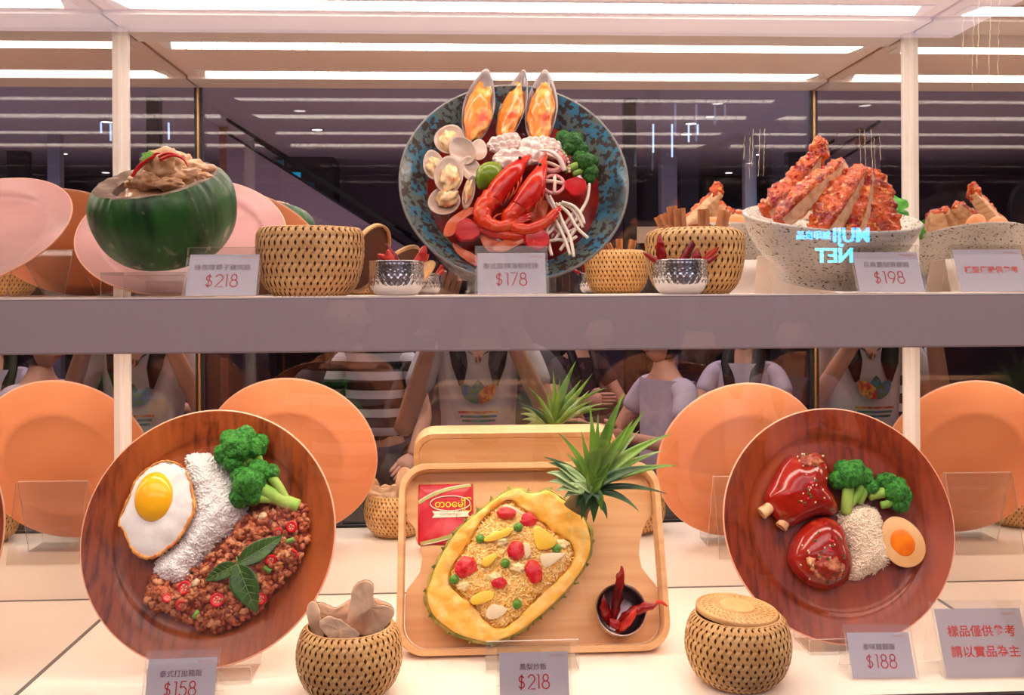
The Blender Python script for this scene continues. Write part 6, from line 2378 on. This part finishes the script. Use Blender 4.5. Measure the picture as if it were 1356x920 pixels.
sbox('wall_hall_right', (7.05, -4.8, 0.45), (0.1, 9.6, 3.0), M_hwallD)
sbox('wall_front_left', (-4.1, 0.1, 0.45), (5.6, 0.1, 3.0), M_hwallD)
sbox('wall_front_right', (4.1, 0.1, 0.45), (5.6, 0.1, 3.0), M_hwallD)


def hall(px, py, Y):
    """the point of the hall at depth Y (negative) whose image in the back mirror falls on this pixel"""
    p = at(px, py, 2 * D - Y)
    return Vector((p.x, Y, p.z))


def column(label, x0_, x1_, Y, m, ztop=CZ, zbot=FZ, name='column'):
    a, b = hall(x0_, 300, Y), hall(x1_, 300, Y)
    w_ = abs(b.x - a.x)
    t = thing(name, label, 'column', Matrix.Translation(((a.x + b.x) / 2, Y, zbot)), 'columns in the hall')
    one(box((0, 0, (ztop - zbot) / 2), (w_, w_ * 0.9, ztop - zbot - 0.002)), 'shaft', m, t, smooth=False)
    one(box((0, 0, 0.06), (w_ * 1.12, w_ * 1.02, 0.12)), 'base', M_blk, t, smooth=False)


column('slim rust-coloured column in the hall mirrored left', 292, 303, -6.2, M_rust)
column('grey column behind the escalator in the hall', 322, 336, -7.0, M_hcol)
column('broad dark column in the hall mirrored left of the bowl', 372, 446, -8.2, M_hwallD)
column('mauve column mirrored right of the seafood bowl', 874, 895, -7.2, M_hcol)
column('black column mirrored at the right rim of the seafood bowl', 826, 842, -5.0, M_blk)
column('grey column mirrored near the right corner', 985, 1000, -6.6, M_hcol)
column('dark column mirrored at the right corner of the case', 1042, 1064, -7.6, M_hwallD)
# shop front strips far behind
M_warm = emis('warm_shop_glow', (1.0, 0.62, 0.42), 0.55)
a, b = hall(845, 300, -9.3), hall(1010, 322, -9.3)
t = thing('kiosk', 'dim warm shop front at the far side of the hall', 'shop front', Matrix.Translation(((a.x + b.x) / 2, -9.35, (a.z + b.z) / 2)))
one(box((0, 0, 0), (abs(b.x - a.x), 0.1, abs(a.z - b.z))), 'lit_band', M_warm, t, smooth=False)
one(box((0, 0.04, 0.42), (abs(b.x - a.x) + 0.1, 0.2, 0.5)), 'fascia', M_hwallD, t, smooth=False)
one(box((0, 0.04, -0.85), (abs(b.x - a.x) + 0.1, 0.2, 1.5)), 'counter', M_hwallD, t, smooth=False)
# escalator
A, B = hall(300, 158, -5.2), hall(545, 312, -5.2)
t = thing('escalator', 'escalator with black handrails sloping down through the hall', 'escalator', Matrix.Translation(A))
d = B - A
for k, (oz, r) in enumerate(((0, 0.014), (-0.10, 0.010))):
    for yy in (0.0, -0.9):
        one(tube([Vector((0, yy, oz)), d + Vector((0, yy, oz))], r, 8), 'handrail', M_blk, t)
mb = MB()
n = 14
for k in range(n):
    p = d * (k / n)
    mb.add(box((p.x, -0.45, p.z - 0.95), (abs(d.x) / n * 1.02, 0.86, 0.22)))
mb.build('steps', M_hwallD, t, smooth=False)
v = [Vector((0, 0, -0.10)), d + Vector((0, 0, -0.10)), d + Vector((0, 0, -0.9)), Vector((0, 0, -0.9))]
v += [p + Vector((0, -0.02, 0)) for p in v]
one(([tuple(p) for p in v], [(0, 1, 2, 3), (7, 6, 5, 4), (0, 4, 5, 1), (3, 2, 6, 7)]), 'side_panel', M_hwall, t, smooth=False)
# lamps
M_down = emis('downlight', (1.0, 0.93, 0.88), 9)
for k, (x, y, lab) in enumerate([(915, 164, 'round downlight mirrored beside the blue light tubes, upper one'), (909, 178, 'round downlight mirrored beside the blue light tubes, lower one'),
                                 (965, 229, 'far downlight mirrored above the chicken bowl'), (867, 236, 'far downlight mirrored right of the seafood bowl'),
                                 (1090, 166, 'downlight mirrored beside the right corner'), (420, 172, 'downlight mirrored above the escalator'), (1000, 205, 'downlight mirrored above the cinnamon basket')]):
    r_ = ray(x, y)
    tt = (CZ - 0.01 - CAM.z) / r_.z
    p = CAM + r_ * tt
    Y = 2 * D - p.y
    t = thing('ceiling_lamp', lab, 'lamp', Matrix.Translation((p.x, Y, CZ - 0.008)), 'downlights in the hall')
    one(lathe([(0.0005, 0), (0.045, 0), (0.045, 0.006), (0.0005, 0.006)], 24), 'lens', M_down, t)
    one(lathe([(0.045, -0.004), (0.058, -0.003), (0.060, 0.006), (0.045, 0.006)], 24), 'trim_ring', M_hcol, t)
M_tube = emis('blue_light_tube', (0.45, 0.62, 1.0), 2.2)
for k, (x, y0_, y1_) in enumerate([(839, 156, 186), (865, 154, 202), (890, 152, 208), (912, 142, 188), (924, 128, 178)]):
    a, b = hall(x, y0_, -6.0), hall(x, y1_, -6.0)
    t = thing('pendant_tube', ('thin blue-white light tube hanging in the hall, number %s from the left' % ('one', 'two', 'three', 'four', 'five', 'six', 'seven')[k]), 'lamp', Matrix.Translation(a), 'hanging light tubes')
    one(tube([(0, 0, 0), b - a], 0.008, 8), 'tube', M_tube, t)
    one(tube([(0, 0, CZ - a.z), (0, 0, 0.0)], 0.002, 5), 'cable', M_blk, t)
M_cyan = emis('cyan_panel', (0.02, 0.42, 0.75), 0.75)
for k, (x, y) in enumerate([(391, 235), (383, 255), (405, 273)]):
    p = hall(x, y, -7.4)
    o = one(box((0, 0, 0), (0.10, 0.03, 0.10)), 'lit_panel', M_cyan, None, Matrix.Translation(p), smooth=False)
    tag(o, ('upper blue lit square on the dark column', 'middle blue lit square, the one furthest left', 'lowest blue lit square on the dark column')[k], 'lit sign', 'blue lit squares')
# the two lit shop signs across the hall whose image lies on the pane
M_blue = emis('sign_blue', (0.0, 0.42, 1.0), 22)
M_cy2 = emis('sign_cyan', (0.05, 0.75, 1.0), 16)


def sign(label, body, px_, py_, hpx, m, sx=1.0, name='shop_sign'):
    p = at(px_, py_, 6.0)
    s = hpx * 7.03 / F
    M = Matrix.Translation((p.x, -6.02, p.z)) @ Matrix.Rotation(PI, 4, 'Z') @ Matrix.Rotation(PI / 2, 4, 'X')
    t = thing(name, label, 'sign', M, 'lit shop signs')
    text_mesh(body, s * 1.38, m, t, Matrix.Identity(4), extrude=0.01, bold=s * 0.022, sx=sx)
    return t


sign('blue lit shop sign of four capital letters across the hall', 'MUJI', 1128, 312, 20, M_blue, 0.95)
sign('small blue lit sign beside the four capital letters', '無印良品', 1078, 312, 9, M_blue, 0.95)
sign('cyan lit shop sign reading NET across the hall', 'NET', 1106, 339, 20, M_cy2, 1.0)

# ------------------------------------------------------------------ people in the hall
M_skin = mat('skin', (222, 166, 138), 0.5)
M_hairD = mat('dark_hair', (26, 18, 18), 0.45)
M_wshirt = mat('white_cotton', (216, 208, 210), 0.8, bump=(12, 0.4, 0.01))
M_pants = mat('dark_trousers', (44, 46, 60), 0.8)
M_shoe = mat('shoes', (60, 54, 54), 0.6)
M_lipc = mat('lips', (178, 96, 88), 0.5)
M_eyew = mat('eye', (240, 236, 232), 0.3)


def stripes(name, c1, c2, per, duty):
    m = mat(name, c1, 0.8)
    nt = m.node_tree
    b = nt.nodes['Principled BSDF']
    tc = nt.nodes.new('ShaderNodeTexCoord')
    sp_ = nt.nodes.new('ShaderNodeSeparateXYZ')
    nt.links.new(tc.outputs['Object'], sp_.inputs[0])
    mm = nt.nodes.new('ShaderNodeMath')
    mm.operation = 'MODULO'
    mm.inputs[1].default_value = per
    nt.links.new(sp_.outputs[2], mm.inputs[0])
    g = nt.nodes.new('ShaderNodeMath')
    g.operation = 'GREATER_THAN'
    g.inputs[1].default_value = per * duty
    nt.links.new(mm.outputs[0], g.inputs[0])
    mx = nt.nodes.new('ShaderNodeMix')
    mx.data_type = 'RGBA'
    mx.inputs[6].default_value = lin(c1)
    mx.inputs[7].default_value = lin(c2)
    nt.links.new(g.outputs[0], mx.inputs[0])
    nt.links.new(mx.outputs[2], b.inputs['Base Color'])
    return m


def skin_graph(nodes, edges, name, m, parent, root, sub=2):
    me = bpy.data.meshes.new(name)
    keys = list(nodes)
    me.from_pydata([nodes[k][0] for k in keys], [(keys.index(a), keys.index(b)) for a, b in edges], [])
    o = bpy.data.objects.new(name, me)
    COL.objects.link(o)
    md = o.modifiers.new('skin', 'SKIN')
    md.use_smooth_shade = True
    md.branch_smoothing = 0.4
    sv = me.skin_vertices[0].data
    for i, k in enumerate(keys):
        r = nodes[k][1]
        sv[i].radius = r if hasattr(r, '__len__') else (r, r)
        sv[i].use_root = (k == root)
    s = o.modifiers.new('sub', 'SUBSURF')
    s.levels = s.render_levels = sub
    dg = bpy.context.evaluated_depsgraph_get()
    nm = bpy.data.meshes.new_from_object(o.evaluated_get(dg))
    v = [tuple(p.co) for p in nm.vertices]
    f = [tuple(p.vertices) for p in nm.polygons]
    COL.objects.unlink(o)
    bpy.data.objects.remove(o)
    return v, f


def person(label, M, arms, shirt_m, sit=False, hair='long', sleeve=0.55, look=0.0, pants=M_pants, scale=1.0):
    """stands at local z = 0 facing local +y; arms = {side: (elbow, wrist, fingertip direction)}"""
    t = thing('person', label, 'person', M @ Matrix.Scale(scale, 4), None)
    dz = -0.43 if sit else 0.0
    V = Vector
    N = {'pel': (V((0, 0, 0.92 + dz)), (0.145, 0.105)), 'sp': (V((0, 0.005, 1.06 + dz)), (0.125, 0.09)), 'ch': (V((0, 0.0, 1.22 + dz)), (0.150, 0.10)),
         'nb': (V((0, -0.01, 1.36 + dz)), (0.075, 0.06)), 'nk': (V((0, 0.0, 1.43 + dz)), (0.048, 0.050)), 'hd0': (V((0, 0.012, 1.47 + dz)), (0.052, 0.058))}
    E = [('pel', 'sp'), ('sp', 'ch'), ('ch', 'nb'), ('nb', 'nk'), ('nk', 'hd0')]
    for s, k in ((-1, 'L'), (1, 'R')):
        el, wr, _ = arms[k]
        sh = V((s * 0.165, -0.005, 1.32 + dz))
        N['sh' + k] = (sh, 0.050)
        N['ua' + k] = (sh.lerp(V(el), 0.5), 0.043)
        N['el' + k] = (V(el), 0.036)
        N['fa' + k] = (V(el).lerp(V(wr), 0.4), 0.034)
        N['wr' + k] = (V(wr), 0.024)
        E += [('nb', 'sh' + k), ('sh' + k, 'ua' + k), ('ua' + k, 'el' + k), ('el' + k, 'fa' + k), ('fa' + k, 'wr' + k)]
        if sit:
            kn, an = V((s * 0.11, 0.42, 0.47)), V((s * 0.10, 0.40, 0.09))
        else:
            kn, an = V((s * 0.09, 0.015, 0.48)), V((s * 0.09, 0, 0.08))
        hp = V((s * 0.085, 0, 0.86 + dz))
        N['hp' + k] = (hp, 0.085)
        N['th' + k] = (hp.lerp(kn, 0.5), 0.072)
        N['kn' + k] = (kn, 0.052)
        N['cf' + k] = (kn.lerp(an, 0.35), 0.050)
        N['an' + k] = (an, 0.034)
        N['he' + k] = (an + V((0, -0.02, -0.04)), 0.034)
        N['to' + k] = (an + V((0, 0.14, -0.05)), 0.030)
        E += [('pel', 'hp' + k), ('hp' + k, 'th' + k), ('th' + k, 'kn' + k), ('kn' + k, 'cf' + k), ('cf' + k, 'an' + k), ('an' + k, 'he' + k), ('he' + k, 'to' + k)]
    mb = MB()
    mb.add(skin_graph(N, E, 'body', None, t, 'pel'))
    # head with face, in the same mesh
    hc = V((0, 0.020, 1.545 + dz))

    def face(q):
        x, y, z = q
        if y > 0:
            y += 0.020 * math.exp(-((x / 0.012) ** 2) - ((z + 0.010) / 0.020) ** 2)      # nose
            y += 0.007 * math.exp(-((x / 0.024) ** 2) - ((z + 0.050) / 0.010) ** 2)      # mouth
            for sx in (-1, 1):
                y -= 0.008 * math.exp(-(((x - sx * 0.030) / 0.014) ** 2) - ((z - 0.012) / 0.010) ** 2)   # eye sockets
        k = 1 - 0.28 * max(0, -z / 0.11) ** 1.5
        return V((x * k, y * (1 - 0.10 * max(0, -z / 0.11)), z))
    R = Matrix.Rotation(look, 4, 'X')
    mb.add(blob(tuple(hc), (0.074, 0.092, 0.112), 4, 0.0, 1, 0, fn=face, rot=R))
    for s in (-1, 1):
        mb.add(blob(tuple(hc + R @ V((s * 0.076, -0.006, 0.0))), (0.009, 0.018, 0.030), 2, 0.1, 2, 1))
    # hands: palm, four fingers of unequal length and a thumb
    for s, k in ((-1, 'L'), (1, 'R')):
        el, wr, fd = arms[k]
        wr, fd = V(wr), V(fd).normalized()
        side = fd.cross(V((0, 1, 0.05)))
        side = side.normalized() if side.length > 0.1 else V((1, 0, 0))
        side *= -s if side.x > 0 else s
        nrm = side.cross(fd).normalized()
        pc_ = wr + fd * 0.045
        mb.add(tube([wr - fd * 0.01, wr + fd * 0.02, pc_ + fd * 0.01, wr + fd * 0.088], [0.022, 0.034, 0.040, 0.034], 12, 0.45, up=tuple(nrm)))
        for i, (off, ln) in enumerate(((-0.028, 0.068), (-0.009, 0.078), (0.010, 0.072), (0.028, 0.056))):
            b0_ = wr + fd * 0.082 + side * off
            cur = V((0, 0.35, 0)) * ln
            mb.add(tube([b0_, b0_ + fd * ln * 0.45 + cur * 0.15, b0_ + fd * ln * 0.75 + cur * 0.5, b0_ + fd * ln * 0.9 + cur], [0.0090, 0.0086, 0.0078, 0.0060], 8))
        tb_ = wr + fd * 0.028 - side * 0.034
        mb.add(tube([tb_, tb_ - side * 0.020 + fd * 0.024, tb_ - side * 0.024 + fd * 0.052], [0.0125, 0.0105, 0.0075], 8))
    mb.build('body', M_skin, t)
    for s in (-1, 1):
        e = one(blob(tuple(hc + R @ V((s * 0.030, 0.079, 0.012))), (0.011, 0.006, 0.006), 2, 0), 'eye', M_eyew, t)
        one(blob(tuple(hc + R @ V((s * 0.030, 0.0845, 0.012))), (0.0045, 0.002, 0.0045), 2, 0), 'iris', M_hairD, e)
    one(blob(tuple(hc + R @ V((0, 0.082, -0.050))), (0.021, 0.007, 0.006), 2, 0.1, 2), 'mouth', M_lipc, t)
    # shirt, trousers, hair
    g = 1.14
    SN = {k: (N[k][0], tuple(r * g for r in N[k][1])) for k in ('pel', 'sp', 'ch')}
    SN['nb'] = (N['nb'][0] + V((0, 0, -0.012)), (0.088, 0.074))
    SE = [('pel', 'sp'), ('sp', 'ch'), ('ch', 'nb')]
    for k in 'LR':
        SN['sh' + k] = (N['sh' + k][0], 0.062)
        SN['ua' + k] = (N['sh' + k][0].lerp(N['el' + k][0], sleeve * 0.6), 0.058)
        SN['cu' + k] = (N['sh' + k][0].lerp(N['el' + k][0], sleeve), 0.060)
        SE += [('nb', 'sh' + k), ('sh' + k, 'ua' + k), ('ua' + k, 'cu' + k)]
    one(skin_graph(SN, SE, 'shirt', None, t, 'ch'), 'shirt', shirt_m, t)
    PN = {'pel': (N['pel'][0] + V((0, 0, -0.02)), (0.150, 0.112))}
    PE = []
    for k in 'LR':
        for q, r in (('hp', 0.095), ('th', 0.082), ('kn', 0.064), ('cf', 0.062)):
            PN[q + k] = (N[q + k][0], r)
        PN['an' + k] = (N['cf' + k][0].lerp(N['an' + k][0], 0.9), 0.052)
        PE += [('pel', 'hp' + k), ('hp' + k, 'th' + k), ('th' + k, 'kn' + k), ('kn' + k, 'cf' + k), ('cf' + k, 'an' + k)]
        a = N['an' + k][0]
        one(blob(tuple(a + V((0, 0.055, -0.050))), (0.044, 0.120, 0.030), 3, 0.05, 1.5), 'shoe', M_shoe, t)
    one(skin_graph(PN, PE, 'trousers', None, t, 'pel'), 'trousers', pants, t)
    mb = MB()

    def cut(q):
        x, y, z = q
        if y > 0.01 and z < 0.055:
            y = 0.01 + (y - 0.01) * 0.1
        return V((x, y, z))
    mb.add(blob(tuple(hc + V((0, -0.008, 0.016))), (0.086, 0.104, 0.118), 4, 0.06, 3, 2, fn=cut))
    if hair == 'long':
        for s in (-1, 1):
            mb.add(tube([hc + V((s * 0.070, -0.02, 0.03)), hc + V((s * 0.084, -0.01, -0.08)), hc + V((s * 0.080, 0.045, -0.18)), hc + V((s * 0.065, 0.085, -0.29)), hc + V((s * 0.060, 0.095, -0.36))],
                        [0.030, 0.034, 0.036, 0.030, 0.008], 12, 0.5))
        mb.add(tube([hc + V((0, -0.06, 0.0)), hc + V((0, -0.085, -0.14)), hc + V((0, -0.10, -0.30))], [0.080, 0.085, 0.050], 14, 0.4, up=(0, 1, 0)))
    mb.build('hair', M_hairD, t)
    return t


def stand_at(px_, Y, rot=0.0):
    p = hall(px_, 400, Y)
    return Matrix.Translation((p.x, Y, FZ)) @ Matrix.Rotation(rot, 4, 'Z')


# the photographer: stands right behind the lens, phone held up in both hands
ph_Y = -1.33
Mp = Matrix.Translation((CAM.x + 0.035, ph_Y, FZ))
sc_ = 0.93
cz = (CAM.z - FZ) / sc_
arms = {'L': ((-0.27, 0.10, 1.02), (-0.130, (-1.075 - ph_Y) / sc_, cz - 0.075), (0.35, 0.15, 1.0)),
        'R': ((0.27, 0.10, 1.02), (0.070, (-1.075 - ph_Y) / sc_, cz - 0.075), (-0.35, 0.15, 1.0))}
pg = person('woman in a white V-neck shirt holding up a phone, mirrored behind the shelf', Mp, arms, M_wshirt, look=-0.1, scale=sc_)
# necklace, wrist band, printed patch on the shirt
ch = []
for k in range(13):
    a = PI * k / 12
    ch.append((0.062 * math.cos(a), 0.078 + 0.022 * math.sin(a), 1.375 - 0.085 * math.sin(a)))
nk = one(tube(ch, 0.0016, 6), 'necklace', M_blk, pg)
one(blob((0, 0.106, 1.278), (0.012, 0.006, 0.014), 2, 0.1), 'pendant', mat('pendant', (150, 96, 70), 0.4), nk)
el, wr, _ = arms['L']
p0_, p1_ = Vector(wr).lerp(Vector(el), 0.08), Vector(wr).lerp(Vector(el), 0.20)
one(tube([p0_, p1_], [0.031, 0.033], 16), 'wrist_band', M_blk, pg)
# neckline skin patch in a V
vn = [(-0.062, 1.395), (0.062, 1.395), (0.030, 1.315), (0.0, 1.262), (-0.030, 1.315)]
one(bridge([[(x * 0.02, 0.1135 - (z - 1.262) * 0.22, 1.33 + (z - 1.33) * 0.02) for x, z in vn], [(x, 0.1135 - (z - 1.262) * 0.28 - abs(x) * 0.2, z) for x, z in vn]]), 'neckline', M_skin, pg)
PR_C = [mat('print_teal', (48, 140, 150), 0.7, vary=((40, 90, 60), 60, 0.45, 0.6)), mat('print_red', (190, 60, 52), 0.7, vary=((226, 170, 60), 60, 0.45, 0.6)),
        mat('print_green', (60, 128, 60), 0.7, vary=((70, 120, 190), 60, 0.45, 0.6))]
for k, (ang, L, wd) in enumerate(((0, 0.085, 0.024), (42, 0.090, 0.024), (-42, 0.090, 0.024))):
    a = math.radians(ang)
    lo = [(math.sin(a) * L * u + math.cos(a) * wd * s * math.sin(PI * u) ** 0.8, math.cos(a) * L * u - math.sin(a) * wd * s * math.sin(PI * u) ** 0.8) for u, s in
          [(i / 10, 1) for i in range(11)] + [(1 - i / 10, -1) for i in range(1, 10)]]
    one(bridge([[(x, 0.142 - abs(x) * 0.32, 1.125 + z) for x, z in lo], [(x * 0.05, 0.142, 1.165) for x, z in lo]]), 'printed_leaf', PR_C[k], pg)
for k in range(3):
    z = 1.095 - 0.015 * k
    w_ = 0.070 - 0.006 * k
    one(bridge([[(-w_ + 2 * w_ * i / 8, 0.143 - abs(-w_ + 2 * w_ * i / 8) * 0.32, z + h_) for i in range(9)] for h_ in (-0.004, 0.004)], closed=False), 'printed_bar', PR_C[(k + 1) % 3], pg)
# the phone: its front face lies just behind the camera
t = thing('phone', 'phone held upright in both hands by the photographer', 'phone', Matrix.Translation((CAM.x, CAM.y - 0.050, CAM.z)))
one(prism(round_rect(0.150, 0.072, 0.010), -0.004, 0.004, 0.001), 'phone_body', M_blk, t, Matrix.Rotation(-PI / 2, 4, 'X'))
one(lathe([(0.0003, 0), (0.006, 0), (0.007, -0.001), (0.007, -0.002)], 20), 'lens', M_silver, t, Matrix.Translation((0, 0.0045, 0)) @ Matrix.Rotation(-PI / 2, 4, 'X'))

M_strp = stripes('striped_knit', (30, 26, 30), (206, 200, 204), 0.085, 0.55)
down = {'L': ((-0.24, 0.02, 1.06), (-0.20, 0.16, 0.90), (0.3, 0.8, -0.4)), 'R': ((0.24, 0.02, 1.06), (0.20, 0.16, 0.90), (-0.3, 0.8, -0.4))}
person('person in a black and white striped top, mirrored left of the tray', stand_at(497, -1.95, 0.15), down, M_strp, hair='short', scale=0.86)
sd = {'L': ((-0.26, 0.10, 0.66), (-0.16, 0.32, 0.72), (0.5, 0.8, 0.1)), 'R': ((0.26, 0.10, 0.66), (0.16, 0.32, 0.72), (-0.5, 0.8, 0.1))}
M_lil = mat('pale_shirt', (206, 192, 204), 0.8, bump=(10, 0.4, 0.01))
M_dks = mat('dark_top', (66, 44, 50), 0.8)
M_stool = mat('stool_wood', (96, 60, 40), 0.5)
for lab, x, Y, rot, sm, hr, lab2 in (('seated person in a pale shirt, mirrored right of the pineapple crown', 880, -2.6, 1.2, M_lil, 'short', 'wooden stool under the person in the pale shirt'),
                                     ('seated dark-haired person in a dark top, mirrored behind the crown', 765, -4.1, -0.5, M_dks, 'long', 'wooden stool under the person in the dark top'),
                                     ('seated person in a grey top, mirrored above the right back plate', 985, -3.5, 0.4, M_lil, 'long', 'wooden stool under the person in the grey top')):
    Mst = stand_at(x, Y, rot)
    person(lab, Mst, sd, sm, sit=True, hair=hr, scale=1.06)
    t = thing('stool', lab2, 'stool', Mst, 'wooden stools in the hall')
    one(lathe([(0.0005, 0.34), (0.17, 0.34), (0.175, 0.355), (0.17, 0.37), (0.0005, 0.37)], 32), 'seat', M_stool, t)
    for k in range(4):
        a = PI / 4 + PI / 2 * k
        one(tube([(0.13 * math.cos(a), 0.13 * math.sin(a), 0.34), (0.17 * math.cos(a), 0.17 * math.sin(a), 0.0)], 0.016, 8), 'leg', M_stool, t)
